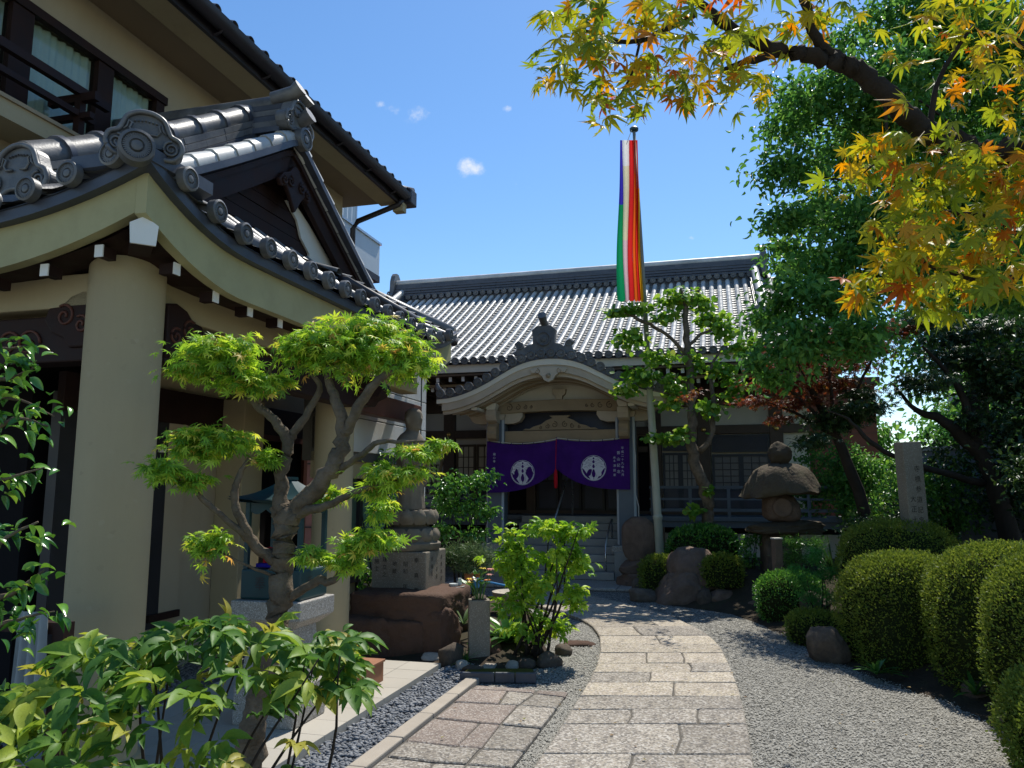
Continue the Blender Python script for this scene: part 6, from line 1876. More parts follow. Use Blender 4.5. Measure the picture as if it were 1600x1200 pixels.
def scatter(parent, P, D, N, S, shapes, mat, n_obj=300, name='leaf', mass='foliage', tri=True):
    """the leaves that show largest as objects of their own, the rest as one mass"""
    P, D, N, S = map(np.asarray, (P, D, N, S))
    Fm = frames(D, N); loc = np.array(parent.location)
    vd = P - CAM; dist = np.linalg.norm(vd, axis=1)
    facing = np.abs(np.einsum('ij,ij->i', Fm[:, :, 2], vd / dist[:, None]))
    score = S ** 2 / dist ** 2 * (.35 + facing) * np.exp(-(dist - dist.min()) / max(.05, dist.std() * 1.5))
    order = np.argsort(-score)
    one = order[:n_obj]; rest = order[n_obj:]
    ms = [leaf_mesh(s_, mat) for s_ in shapes]
    for i in one:
        o = bpy.data.objects.new(name, ms[int(pr.integers(len(ms)))]); COL.objects.link(o); o.parent = parent
        M = Matrix.Identity(4)
        for r_ in range(3):
            for c_ in range(3): M[r_][c_] = float(Fm[i, r_, c_] * S[i])
            M[r_][3] = float(P[i, r_] - loc[r_])
        o.matrix_basis = M
    if len(rest):
        Vs, Fs, Rn = [], [], []; off = 0
        grp = pr.integers(len(shapes), size=len(rest))
        for g, (V, F) in enumerate(shapes):
            idx = rest[grp == g]
            if not len(idx): continue
            V = np.array(V, float); F = np.array(F, int)
            v = np.einsum('nij,kj->nki', Fm[idx], V) * S[idx][:, None, None] + (P[idx] - loc)[:, None, :]
            f = F[None] + (np.arange(len(idx)) * len(V))[:, None, None] + off
            Vs.append(v.reshape(-1, 3)); Fs.append(f.reshape(-1, 4)); Rn.append(np.repeat(pr.random(len(idx)), len(V))); off += len(idx) * len(V)
        V, F, Rn = np.concatenate(Vs), np.concatenate(Fs), np.concatenate(Rn)
        # split quads into triangles (degenerate second ones dropped)
        T = np.concatenate([F[:, [0, 1, 2]], F[F[:, 2] != F[:, 3]][:, [0, 2, 3]]])
        me = npmesh(mass, V, T, Rn, True)
        o = put(mass, me, mat, parent); stuff(o)
def pad(c, r, n, up=.75, out=.8, jit=.45, top=.35, droop=.25):
    """leaves through an ellipsoid, thicker near its skin; returns P, D, N"""
    u = unit(pr.normal(size=(n, 3)))
    u[:, 2] = np.where(pr.random(n) < top, np.abs(u[:, 2]), u[:, 2])
    rad = np.where(pr.random(n) < .62, pr.random(n) ** (1 / 2.2), np.minimum(1.75, np.abs(pr.normal(0, .85, n))))
    q = u * rad[:, None]
    P = np.asarray(c) + q * np.asarray(r)
    D = unit(np.stack([q[:, 0], q[:, 1], q[:, 2] * .3 - droop], 1) * out + pr.normal(size=(n, 3)) * jit)
    N = unit(np.array((0, 0, up)) + q * .5 + pr.normal(size=(n, 3)) * jit)
    return P, D, N
def pads(lst, sizes, **kw):
    Ps, Ds, Ns, Ss = [], [], [], []
    for (c, r, n) in lst:
        # each pad is itself a cluster of smaller tufts so gaps remain
        k = max(1, n // 26)
        sub = unit(pr.normal(size=(k, 3))) * (pr.random((k, 1)) ** .45)
        for j in range(k):
            cc = np.asarray(c) + sub[j] * np.asarray(r) * .66
            p, d, nn = pad(cc, np.asarray(r) * (.44 + .22 / max(1, k) ** .3), max(1, n // k), **kw)
            Ps.append(p); Ds.append(d); Ns.append(nn); Ss.append(pr.uniform(*sizes, len(p)))
    return np.concatenate(Ps), np.concatenate(Ds), np.concatenate(Ns), np.concatenate(Ss)
def P3(px, py, y): return tuple(at(px, py, y))
def branch(parent, pts, mat, name='branch', n=8, wob=.16, k=5, jit=.012):
    """pts: (x, y, z, radius) in world"""
    L = np.array(parent.location)
    sp = smoothpath(pts, k)
    rr = random.Random(int(abs(pts[0][0]) * 1000) + len(pts))
    pts2 = []
    for q in sp:
        j = min(jit, q[3] * .35)
        pts2.append(Vector((q[0] - L[0] + rr.uniform(-j, j), q[1] - L[1] + rr.uniform(-j, j), q[2] - L[2] + rr.uniform(-j, j))))
    return MB().tube(pts2, [max(.0015, q[3]) for q in sp], n, True, wob, rr).build(name, mat, parent, True)
def pxb(lst):
    return [(*at(px, py, y), r_) for px, py, y, r_ in lst]
def padpx(lst, dz=1.0):
    """(px, py, depth, rx px, ry px, n)"""
    out = []
    for px, py, y, rx, ry, n in lst:
        k = y / 1200 / .985
        out.append((at(px, py, y), (rx * k, rx * k * .75 * dz, ry * k), n))
    return out

# ---- 1. trained maple before the porch
T = 3.55
nm = thing('trained_maple', 'trained cloud-pruned maple with twisting grey trunk before the porch', 'maple tree', (-1.3, 3.5, 0))
branch(nm, [(-1.36, 3.4, -.05, .10)] + pxb([(378, 1230, T, .07), (398, 1120, T, .056), (425, 1010, T, .052), (438, 930, T, .054), (440, 870, T, .05), (447, 820, T, .057), (440, 790, T, .045)]), 'bark', 'trunk', 14, .16, 7)
for b_ in (
    [(440, 800, T, .04), (441, 740, T, .03), (447, 690, T, .027), (432, 662, T, .022), (402, 632, T, .018), (372, 595, T - .05, .014), (345, 560, T - .1, .009)],
    [(447, 695, T, .022), (470, 660, T + .02, .02), (500, 610, T + .05, .014), (480, 575, T + .05, .008)],
    [(445, 815, T, .05), (478, 782, T - .02, .044), (515, 735, T - .05, .04), (535, 690, T - .05, .034), (528, 635, T - .05, .026), (512, 590, T - .02, .018), (520, 550, T, .01)],
    [(536, 680, T - .05, .026), (562, 630, T - .1, .024), (590, 595, T - .12, .02), (640, 560, T - .12, .01)],
    [(432, 880, T, .026), (395, 845, T - .05, .024), (372, 800, T - .1, .02), (370, 750, T - .1, .015), (392, 715, T - .1, .01)],
    [(395, 848, T - .05, .016), (345, 805, T - .15, .013), (300, 765, T - .2, .011), (262, 742, T - .25, .007), (225, 735, T - .28, .004)],
    [(450, 935, T, .022), (495, 908, T - .08, .019), (520, 908, T - .1, .016), (550, 880, T - .12, .013), (590, 850, T - .14, .008)],
    [(462, 805, T, .024), (510, 790, T - .1, .018), (560, 768, T - .16, .014), (620, 752, T - .2, .007)],
    [(530, 735, T - .05, .018), (562, 712, T - .1, .014), (590, 692, T - .12, .012), (640, 690, T - .15, .007), (690, 690, T - .15, .004)],
    [(430, 900, T, .008), (390, 885, T - .1, .006), (340, 860, T - .15, .004)],
    [(402, 632, T, .012), (420, 585, T + .03, .01), (430, 560, T + .05, .006)],
    [(372, 600, T - .05, .011), (350, 575, T, .009), (300, 565, T, .005)],
):
    branch(nm, pxb(b_), 'bark', 'branch', 8, .2, 5)
lst = padpx([(560, 548, T, 120, 52, 760), (630, 560, T - .1, 60, 38, 260), (480, 545, T, 55, 36, 220), (560, 520, T, 70, 26, 200),
             (345, 553, T - .1, 85, 32, 400), (300, 580, T - .1, 45, 20, 120), (390, 600, T - .05, 55, 24, 160), (432, 600, T, 34, 13, 70), (360, 590, T, 45, 28, 120),
             (340, 688, T - .12, 85, 26, 330), (300, 700, T - .15, 50, 26, 140), (245, 735, T - .3, 42, 22, 130), (310, 752, T - .2, 40, 16, 70), (410, 715, T - .1, 30, 16, 60),
             (325, 850, T - .15, 32, 34, 110), (655, 708, T - .15, 50, 12, 130), (690, 694, T - .15, 22, 10, 50), (620, 742, T - .2, 56, 22, 190), (585, 765, T - .15, 40, 22, 90), (600, 800, T - .1, 28, 22, 50),
             (580, 850, T - .15, 60, 24, 230), (500, 868, T - .1, 42, 13, 90), (540, 880, T - .12, 40, 14, 70), (510, 775, T, 30, 16, 50)])
lst = [(c, r_, int(n * 1.6)) for c, r_, n in lst]
P_, D_, N_, S_ = pads(lst, (.034, .05), up=1.0, jit=.4, droop=.3)
scatter(nm, P_, D_, N_, S_, [maple_leaf(7, .3, .1, i) for i in range(4)], 'leaf_maple_green', 300)

# ---- 2. golden maple limb reaching in overhead
mt_ = thing('golden_maple', 'overhanging maple with yellow and orange backlit leaves and bare dark limb', 'maple tree', (2.5, 1.5, 0))
branch(mt_, [(2.5, 1.5, 0, .11), (2.45, 1.6, 1.0, .1), (2.3, 1.75, 1.9, .085), (1.95, 1.85, 2.35, .06)] + pxb([(1640, 250, 2.0, .042), (1590, 245, 2.0, .036), (1520, 232, 2.0, .033), (1450, 205, 2.0, .031), (1400, 165, 1.98, .027), (1360, 125, 1.96, .026), (1320, 98, 1.95, .024), (1260, 88, 1.93, .021), (1190, 70, 1.9, .018), (1130, 35, 1.88, .015), (1085, 0, 1.86, .011), (1040, -30, 1.84, .007)]), 'bark_dark', 'trunk', 12, .14, 6)
for b_ in (
    [(1312, 98, 1.95, .018), (1275, 60, 1.93, .014), (1255, 0, 1.9, .012), (1240, -60, 1.88, .008)],
    [(1085, 22, 1.88, .009), (1040, 45, 1.84, .008), (990, 65, 1.8, .006), (950, 62, 1.78, .005), (905, 45, 1.76, .003)],
    [(1225, 85, 1.92, .012), (1180, 92, 1.9, .010), (1130, 108, 1.87, .005)],
    [(1000, 62, 1.8, .004), (985, 120, 1.78, .003), (960, 160, 1.76, .002)],
    [(1600, 300, 2.05, .012), (1540, 335, 2.0, .008), (1470, 330, 1.95, .004)],
    [(1640, 400, 2.05, .014), (1560, 440, 2.0, .009), (1480, 425, 1.96, .006), (1410, 395, 1.92, .003)],
    [(1450, 205, 2.0, .009), (1470, 120, 1.98, .007), (1520, 40, 1.96, .004)],
    [(1590, 245, 2.0, .012), (1640, 150, 2.0, .009), (1590, 60, 1.98, .004)],
    [(1380, 140, 1.98, .005), (1385, 230, 1.96, .004), (1350, 270, 1.92, .002)],
):
    branch(mt_, pxb(b_), 'bark_dark', 'branch', 7, .16, 5, .006)
reg = [(925, 85, 1.76, 70, 55, 40), (880, 40, 1.75, 45, 32, 16), (845, 80, 1.74, 18, 30, 5), (960, 165, 1.76, 42, 35, 18), (950, 20, 1.78, 70, 28, 22), (1030, 30, 1.84, 60, 34, 26), (1060, 100, 1.84, 60, 34, 24), (1110, 130, 1.86, 55, 28, 20), (1120, 60, 1.88, 50, 36, 22), (1200, 40, 1.9, 70, 40, 32), (1180, 120, 1.9, 45, 26, 14), (1040, 75, 1.82, 30, 24, 12),
       (1000, 120, 1.79, 40, 26, 14), (1310, 25, 1.95, 60, 28, 18), (1280, 5, 1.92, 50, 20, 10), (1460, 30, 1.98, 60, 34, 20), (1540, 50, 1.98, 60, 50, 30), (1580, 130, 2.0, 40, 50, 16), (1520, 110, 1.97, 30, 26, 8),
       (1375, 220, 1.94, 34, 26, 16), (1350, 262, 1.92, 34, 22, 14), (1420, 250, 1.95, 48, 30, 22), (1490, 270, 1.97, 60, 36, 32), (1560, 270, 2.0, 50, 40, 24), (1430, 310, 1.94, 50, 32, 24), (1520, 340, 1.98, 66, 40, 38), (1590, 350, 2.0, 30, 46, 18), (1400, 385, 1.92, 46, 34, 22), (1470, 400, 1.95, 62, 38, 34), (1550, 420, 1.98, 60, 42, 34), (1410, 440, 1.92, 50, 24, 18), (1480, 460, 1.95, 56, 22, 20), (1370, 425, 1.9, 28, 20, 9), (1590, 200, 2.0, 30, 26, 8), (1680, 60, 2.0, 60, 60, 24), (1700, 330, 2.05, 60, 60, 24), (1680, 430, 2.05, 60, 40, 20), (1780, 120, 2.0, 60, 60, 20)]
Ps, Ds, Ns, Ss = [], [], [], []
for px, py, y, rx, ry, n in reg:
    n = int(n * (1.55 if px > 1340 else 1.2))
    k = y / 1200
    c = np.array(at(px, py, y)); u = pr.uniform(-1, 1, (n, 3)) * np.array((1, 1, 1))
    Ps.append(c + u * np.array((rx * k, .16, ry * k)))
    Ds.append(unit(np.stack([pr.normal(-.25, .6, n), pr.normal(-.25, .5, n), pr.normal(-.5, .45, n)], 1)))
    Ns.append(unit(np.stack([pr.normal(0, .5, n), pr.normal(-.35, .45, n), pr.normal(.7, .45, n)], 1)))
    Ss.append(pr.uniform(.034, .06, n))
scatter(mt_, np.concatenate(Ps), np.concatenate(Ds), np.concatenate(Ns), np.concatenate(Ss), [maple_leaf(7, d_, .13, i) for i, d_ in enumerate((.1, .35, .62, .25, .48, .8, -.12))], 'leaf_maple_gold', 300)

# ---- 3. near peony at the lower left
pe = thing('peony_bush', 'large-leaved peony in the near corner before the trained maple', 'peony', (-1.0, 2.3, 0))
xs = np.array((0, 60, 120, 180, 230, 300, 370, 450, 520, 565)); ys = np.array((1065, 1045, 1000, 985, 985, 960, 955, 975, 985, 1050))
Ps, Ds, Ns, Ss = [], [], [], []
for i in range(225):
    px = pr.uniform(0, 560); top_ = np.interp(px, xs, ys)
    py = top_ + 14 + abs(pr.normal(0, 1)) * 115 if i % 4 else top_ + pr.uniform(10, 45)
    if px > 470 and py > 1080: py = pr.uniform(985, 1080)
    y = 2.35 + .5 * (px - 250) / 400 * .5 - (py - top_) * .0018 + pr.normal(0, .1)
    y = max(1.5, y)
    Ps.append(at(px, py, y))
    side = (px - 300) / 300
    Ds.append((side * .9 + pr.normal(0, .65), -.45 + pr.normal(0, .55), -.05 + pr.normal(0, .3)))
    Ns.append((pr.normal(0, .35), -.3 + pr.normal(0, .35), 1))
    Ss.append(pr.uniform(.065, .13))
scatter(pe, np.array([tuple(p) for p in Ps]), np.array(Ds), np.array(Ns), np.array(Ss), [peony_leaf(i) for i in range(5)], 'leaf_peony', 300)
for i in range(11):
    px = pr.uniform(60, 540); top_ = np.interp(px, xs, ys) + pr.uniform(10, 60)
    e = at(px, top_, 2.3 + pr.normal(0, .1)); b0 = Vector((-1.0 + pr.normal(0, .12), 2.35 + pr.normal(0, .1), .1))
    m_ = (e + b0) / 2 + Vector((pr.normal(0, .05), pr.normal(0, .05), .12))
    branch(pe, [(*b0, .008), (*m_, .005), (*e, .002)], 'bark_dark', 'stem', 6, .15, 5)

# ---- 4. camellia at the left edge
ca = thing('camellia', 'glossy camellia sprays at the left edge before the column', 'camellia', (-1.62, 2.1, 0))
twigs = [[(-40, 600, 2.2, .008), (20, 590, 2.2, .005), (60, 570, 2.18, .003)], [(-40, 690, 2.2, .01), (20, 655, 2.2, .006), (75, 665, 2.16, .003)], [(-30, 760, 2.2, .006), (20, 745, 2.2, .004), (70, 730, 2.2, .002)],
         [(-40, 880, 2.2, .008), (10, 840, 2.2, .005), (60, 815, 2.2, .003)], [(-30, 950, 2.2, .01), (30, 920, 2.18, .006), (70, 890, 2.18, .003)], [(-20, 985, 2.2, .006), (40, 965, 2.18, .004), (85, 955, 2.16, .002)], [(-40, 540, 2.2, .006), (10, 545, 2.2, .004), (40, 540, 2.2, .002)], [(-20, 630, 2.2, .006), (30, 625, 2.2, .004), (85, 650, 2.2, .002)]]
Ps, Ds, Ns, Ss = [], [], [], []
L0 = np.array(ca.location)
branch(ca, [(-1.72, 2.1, 0, .022), (-1.78, 2.15, .6, .018), (-1.7, 2.2, 1.2, .013), (-1.74, 2.2, 1.7, .009), (-1.66, 2.2, 2.1, .004)], 'bark', 'trunk', 8)
for tw in twigs:
    q = pxb(tw); branch(ca, [(-1.73, 2.18, q[0][2] - .14, .006)] + q, 'bark', 'twig', 6, .1, 5, .004)
    sp = smoothpath([(-1.73, 2.18, q[0][2] - .14, .006)] + q, 6)
    for i in range(36):
        t = pr.random() ** .7; s_ = sp[int(t * (len(sp) - 1))]
        Ps.append(s_[:3] + pr.normal(0, .026, 3))
        Ds.append((.5 + pr.normal(0, .6), pr.normal(-.2, .5), pr.normal(-.1, .45))); Ns.append((pr.normal(0, .35), pr.normal(-.25, .35), 1)); Ss.append(pr.uniform(.034, .06))
camw = blade_leaf(6, lambda t: .24 * math.sin(PI * min(1, t ** .8)) ** .75 + .002, .35, .18)
camw2 = blade_leaf(6, lambda t: .21 * math.sin(PI * min(1, t ** .8)) ** .75 + .002, .6, .4)
scatter(ca, np.array(Ps), np.array(Ds), np.array(Ns), np.array(Ss), [camw, camw2], 'leaf_camellia', 300)

# ---- 5. bright peony by the path
pp = thing('path_peony', 'bright green tree peony with thin dark stems beside the path', 'peony', (.18, 7.55, 0))
PB = 7.45
lst = padpx([(850, 825, PB, 42, 18, 34), (805, 845, PB, 30, 20, 28), (885, 835, PB, 36, 14, 24), (920, 830, PB, 14, 8, 6), (840, 870, PB, 60, 26, 60), (895, 880, PB, 30, 26, 34), (800, 890, PB, 34, 26, 36), (860, 920, PB, 50, 26, 40), (900, 930, PB, 20, 24, 18), (810, 940, PB, 34, 30, 32), (850, 970, PB, 44, 24, 26), (905, 960, PB, 14, 20, 8), (820, 990, PB, 34, 22, 20)])
lst = [(c, r_, int(n * 1.9)) for c, r_, n in lst]
P_, D_, N_, S_ = pads(lst, (.075, .115), up=1, jit=.4, droop=.25)
scatter(pp, P_, D_, N_, S_, [peony_leaf(20 + i) for i in range(3)], 'leaf_peony_bright', 300)
for i in range(13):
    e = at(pr.uniform(785, 915), pr.uniform(815, 930), PB + pr.normal(0, .15)); b0 = Vector((.2 + pr.normal(0, .06), 7.5 + pr.normal(0, .05), .05))
    m_ = b0.lerp(e, .5) + Vector((pr.normal(0, .04), 0, -.02))
    branch(pp, [(*b0, .016), (*m_, .01), (*e, .004)], 'bark_dark', 'stem', 6, .12, 5)

# ---- 6. katsura-like young tree before the hall
kt = thing('katsura_tree', 'slender young tree with round light green leaves before the hall', 'tree', (*at(1112, 860, 12.5).xy, .15))
Q = 12.5
branch(kt, [(*at(1112, 880, Q), .11)] + pxb([(1108, 830, Q, .1), (1105, 780, Q, .095), (1085, 720, Q, .092), (1082, 670, Q, .08), (1080, 610, Q, .066), (1075, 560, Q, .06), (1072, 500, Q, .05), (1070, 470, Q, .045), (1062, 452, Q, .02)]), 'bark', 'trunk', 12, .14, 6, .03)
for b_ in ([(1094, 705, Q, .05), (1112, 680, Q, .045), (1115, 630, Q, .04), (1110, 580, Q, .03), (1130, 540, Q, .015)], [(1076, 560, Q, .035), (1050, 530, Q, .03), (1020, 510, Q, .03), (1000, 500, Q, .032), (975, 488, Q, .02), (955, 490, Q, .01)], [(1078, 600, Q, .03), (1040, 590, Q, .02), (1000, 600, Q, .012)], [(1075, 540, Q, .03), (1100, 520, Q, .025), (1150, 505, Q, .012)], [(1072, 480, Q, .03), (1085, 465, Q, .028), (1095, 450, Q, .012)], [(1082, 640, Q, .02), (1060, 620, Q, .018), (1020, 610, Q, .01)], [(1090, 700, Q, .018), (1070, 690, Q, .012), (1030, 690, Q, .006)], [(1105, 790, Q - .05, .012), (1095, 800, Q - .1, .008), (1085, 800, Q - .1, .004)]):
    branch(kt, pxb(b_), 'bark', 'branch', 8, .14, 5, .02)
lst = padpx([(1060, 465, Q, 44, 18, 110), (1095, 470, Q, 34, 20, 90), (1040, 495, Q, 30, 14, 60), (1110, 500, Q, 34, 18, 80), (970, 488, Q, 32, 12, 80), (1000, 478, Q, 20, 12, 40), (985, 530, Q, 40, 20, 110), (1030, 560, Q, 40, 16, 90), (1000, 590, Q, 44, 20, 120), (975, 610, Q, 26, 16, 60), (1060, 600, Q, 34, 20, 90), (1090, 560, Q, 24, 24, 60), (1135, 515, Q, 34, 22, 110), (1160, 540, Q, 34, 24, 110), (1130, 580, Q, 34, 26, 110), (1110, 640, Q, 34, 20, 80), (1150, 610, Q, 28, 26, 80), (1040, 685, Q, 44, 12, 110), (1065, 672, Q, 14, 8, 20), (1050, 630, Q, 26, 14, 50), (1090, 800, Q - .1, 22, 14, 30), (1110, 770, Q - .1, 6, 14, 12)])
lst = [(c, r_, int(n * 1.7)) for c, r_, n in lst]
P_, D_, N_, S_ = pads(lst, (.075, .115), up=.8, jit=.5, droop=.5)
scatter(kt, P_, D_, N_, S_, [ROUND], 'leaf_katsura', 300)

# ---- 7. clipped azalea hedges
def hedge(label, c, r, H, n, base=0.0, mat='leaf_azalea', size=(.019, .031), ex=2.9, seed=1, group='clipped azalea hedges on the right', name='clipped_hedge', cat='hedge'):
    t_ = thing(name, label, cat, (c[0], c[1], base), 0, group)
    # the body: a squarish dome
    def dome(u, ph):
        lean = .04 * math.sin(3 * ph + seed) + .03 * math.sin(5 * ph + 2 * seed)
        x, y = math.cos(ph), math.sin(ph)
        k = (abs(x) ** ex + abs(y) ** ex) ** (-1 / ex)
        lump = .035 * math.sin(4 * x + 7 * u + seed) * math.cos(3 * y - 5 * u + 2 * seed) + .02 * math.sin(11 * x + 3 * seed) * math.sin(9 * y + 8 * u)
        rr = (1 - max(0, u) ** 4.6) ** (1 / 2.6) * (.86 + .14 * min(1, u * 2.2)) * (1 + lean + lump)
        return np.array((x * k * r[0] * rr, y * k * r[1] * rr, u * H))
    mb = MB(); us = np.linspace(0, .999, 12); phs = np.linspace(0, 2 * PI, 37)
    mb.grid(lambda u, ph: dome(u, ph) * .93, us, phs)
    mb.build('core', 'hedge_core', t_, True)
    u = 1 - pr.random(n) ** 1.0; u = np.clip(u, .0, .999)
    # more on the top face: choose by area
    top = pr.random(n) < .42
    ph = pr.uniform(0, 2 * PI, n)
    Ps = []; Ns = []
    for i in range(n):
        if top[i]:
            # point on the cap by radius
            rho = math.sqrt(pr.random()); uu = (1 - rho ** 2.6) ** (1 / 4.6) if rho < 1 else 0
            p = dome(min(.999, uu), ph[i])
        else: p = dome(u[i], ph[i])
        nn = np.array((p[0] / r[0] ** 2, p[1] / r[1] ** 2, (p[2] - .45 * H) / (.55 * H) ** 2 * (1 if p[2] > .45 * H else .3)))
        nn /= np.linalg.norm(nn) + 1e-9
        Ps.append(p + nn * (pr.normal(0, .016) + (.03 if pr.random() < .04 else 0)) + pr.normal(0, .006, 3)); Ns.append(nn)
    Ps, Ns = np.array(Ps), np.array(Ns)
    D = unit(Ns * .8 + np.array((0, 0, .3)) + pr.normal(size=(n, 3)) * .55)
    N2 = unit(np.cross(D, pr.normal(size=(n, 3))))
    scatter(t_, Ps + np.array((c[0], c[1], base)), D, N2, pr.uniform(*size, n), [SMALL], mat, 0)
    return t_
hedge('first clipped azalea mound behind the angular rock, farthest left of the big row', (3.62, 7.3), (.52, .5), 1.0, 21000, seed=1)
hedge('second clipped azalea mound, between the first mound and the tallest near one', (4.05, 6.45), (.64, .52), 1.14, 22000, seed=2)
hedge('tall near clipped azalea mound cut by the right edge of the view', (4.02, 5.5), (.68, .52), 1.18, 23000, seed=3)
hedge('low clipped azalea in the bottom right corner', (3.4, 4.5), (.62, .42), .6, 17000, seed=4)
hedge('clipped azalea dome behind the first mound, below the stone stele', (4.22, 8.55), (.62, .5), .95, 14000, base=.3, seed=5)
hedge('small azalea dome growing on the mountain rock', (2.98, 11.1), (.27, .2), .42, 2600, base=.25, seed=6, size=(.03, .045), group='small azaleas by the mountain rock')
hedge('small round azalea left of the mountain rock, by the landing', (2.22, 11.75), (.3, .26), .5, 2800, base=.1, seed=7, size=(.03, .045), group='small azaleas by the mountain rock')
hedge('dark low azalea at the gravel edge below the lantern', (3.42, 9.75), (.4, .34), .55, 4200, base=.02, seed=8, size=(.026, .04), mat='leaf_shrub', group='small azaleas by the mountain rock')
hedge('pale low azalea at the foot of the bright fir', (3.18, 8.35), (.28, .24), .3, 2400, base=.02, seed=9, size=(.024, .036), group='small azaleas by the mountain rock')
hedge('dark round shrub under the young tree behind the mountain rock', (3.0, 12.3), (.55, .35), .72, 4200, base=.3, seed=10, size=(.04, .06), mat='leaf_shrub', group='small azaleas by the mountain rock')

# ---- 8. shrubs built of leafy clusters
def shrub(name, label, cat, base, lst, sizes, shape, mat, stems=6, bark='bark_dark', group=None, n_obj=0, up=.8, jit=.55, droop=.25, srad=.012):
    t_ = thing(name, label, cat, (base[0], base[1], base[2]), 0, group)
    P_, D_, N_, S_ = pads(lst, sizes, up=up, jit=jit, droop=droop)
    scatter(t_, P_, D_, N_, S_, [shape] if isinstance(shape, tuple) else shape, mat, n_obj)
    for i in range(stems):
        e = Vector(lst[i % len(lst)][0]) + Vector(pr.normal(0, .05, 3)); b0 = Vector(base) + Vector((pr.normal(0, .03), pr.normal(0, .03), -.05))
        m_ = b0.lerp(e, .5) + Vector(pr.normal(0, .04, 3))
        branch(t_, [(*b0, srad), (*m_, srad * .7), (*e, srad * .25)], bark, 'stem', 6, .15, 4)
    return t_
Q = 10.6
shrub('leafy_shrub', 'glossy green leafy shrub between the statue and the curtained porch', 'shrub', (*at(715, 860, Q).xy, .1), padpx([(715, 760, Q, 40, 22, 220), (745, 750, Q, 34, 16, 150), (700, 790, Q, 34, 24, 200), (740, 800, Q, 40, 26, 240), (770, 745, Q, 18, 10, 50), (765, 800, Q, 22, 16, 80), (700, 830, Q, 34, 20, 160), (740, 840, Q, 34, 14, 120), (690, 765, Q, 22, 20, 80)]), (.06, .09), OVAL, 'leaf_shrub', 7, n_obj=300)
Q = 9.7
t_ = shrub('dwarf_pine', 'grey-green dwarf pine right of the stone pedestal', 'pine shrub', (*at(730, 905, Q).xy, .1), padpx([(730, 868, Q, 44, 24, 1500), (760, 875, Q, 26, 20, 800), (705, 870, Q, 24, 20, 700), (735, 890, Q, 40, 12, 700)]), (.05, .085), NEEDLE, 'leaf_pine', 6, up=.3, jit=.8, droop=-.5)
Q = 8.7
shrub('dark_shrub', 'sparse leafy shrub beside the statue shoulder', 'shrub', (*at(605, 880, Q).xy, .3), padpx([(600, 740, Q, 26, 34, 120), (595, 800, Q, 22, 30, 100), (625, 760, Q, 22, 26, 80), (575, 770, Q, 16, 24, 50)]), (.05, .075), OVAL, 'leaf_shrub', 5, n_obj=120)
shrub('seedling', 'bright seedling at the foot of the annex wall behind the column', 'plant', (*at(575, 925, 8.4).xy, .3), padpx([(580, 895, 8.4, 14, 14, 26), (570, 912, 8.4, 10, 10, 14)]), (.07, .1), OVAL, 'leaf_camellia', 3, n_obj=60)
Q = 8.7
shrub('young_fir', 'bright green young fir right of the dark azalea', 'fir', (*at(1275, 975, Q).xy, .02), padpx([(1275, 870, Q, 20, 22, 700), (1255, 905, Q, 28, 18, 900), (1295, 900, Q, 26, 20, 900), (1270, 930, Q, 40, 22, 1400), (1240, 890, Q, 14, 12, 300), (1305, 935, Q, 18, 18, 500)]), (.035, .06), NEEDLE, 'leaf_cypress', 6, up=.3, jit=.8, droop=-.5)
Q = 10.6
shrub('dark_fir', 'darker feathery conifer behind the bright fir', 'fir', (*at(1245, 920, Q).xy, .2), padpx([(1240, 850, Q, 26, 16, 700), (1270, 850, Q, 22, 14, 500), (1235, 875, Q, 28, 16, 600), (1265, 875, Q, 26, 14, 500)]), (.05, .08), NEEDLE, 'leaf_shrub', 5, up=.4, jit=.8, droop=-.2)
Q = 11.6
shrub('white_edged_shrub', 'small glossy shrub right of the mountain rock', 'shrub', (*at(1175, 900, Q).xy, .2), padpx([(1175, 850, Q, 22, 16, 130), (1170, 875, Q, 26, 20, 170), (1185, 835, Q, 10, 12, 40)]), (.045, .07), OVAL, 'leaf_shrub', 5, n_obj=120)
Q = 13.2
shrub('ground_shrub', 'low sunny leaves behind the round azalea by the flagpole', 'shrub', (*at(1050, 875, Q).xy, .2), padpx([(1045, 866, Q, 30, 10, 120), (1070, 860, Q, 20, 10, 60)]), (.06, .09), OVAL, 'leaf_katsura', 4, n_obj=60)
def blades(name, label, base, n, L, mat='leaf_blade', spread=1.0, w=.03, cat='plant', group=None):
    t_ = thing(name, label, cat, base, 0, group)
    for i in range(n):
        a = pr.uniform(0, 2 * PI); ln_ = L * pr.uniform(.6, 1.1); el = pr.uniform(.5, 1.25)
        dx, dy = math.cos(a) * spread, math.sin(a) * spread
        m = MB()
        def f(u, v):
            x = u * ln_ * math.cos(el) * (1 + .4 * u); z = ln_ * (math.sin(el) * u - .55 * u * u * math.cos(el))
            ww = w * (1 - u ** 2) * (.4 + u) * 1.3 * (v - .5) * 2
            return (dx * x - dy * ww, dy * x + dx * ww, z + abs(v - .5) * w * .5)
        m.grid(f, np.linspace(0, 1, 7), [0, .5, 1]); m.build('leaf', mat, t_, True)
    return t_
blades('broad_leaf_plant', 'dark arching broad-leaved plant right of the flower post', (*gnd(795, 1020).xy, .08), 34, .5, 'leaf_blade', 1, .05)
blades('variegated_plant', 'pale arching blades between round boulder and flower post', (*at(724, 1000, 8.0).xy, .25), 12, .34, 'leaf_pine', 1, .018)
blades('grass_tuft', 'thin grass tuft before the flower post', (*gnd(728, 1040).xy, .02), 22, .24, 'leaf_blade', .7, .006)
blades('iris_clump', 'spiky sword leaves left of the dark round shrub', (*at(1062, 860, 12.2).xy, .35), 20, .55, 'leaf_katsura', .8, .016)
blades('iris_clump', 'dark sword leaves in the shade right of the stone lantern', (*at(1300, 850, 10.8).xy, .4), 30, .8, 'leaf_dark', .8, .02)
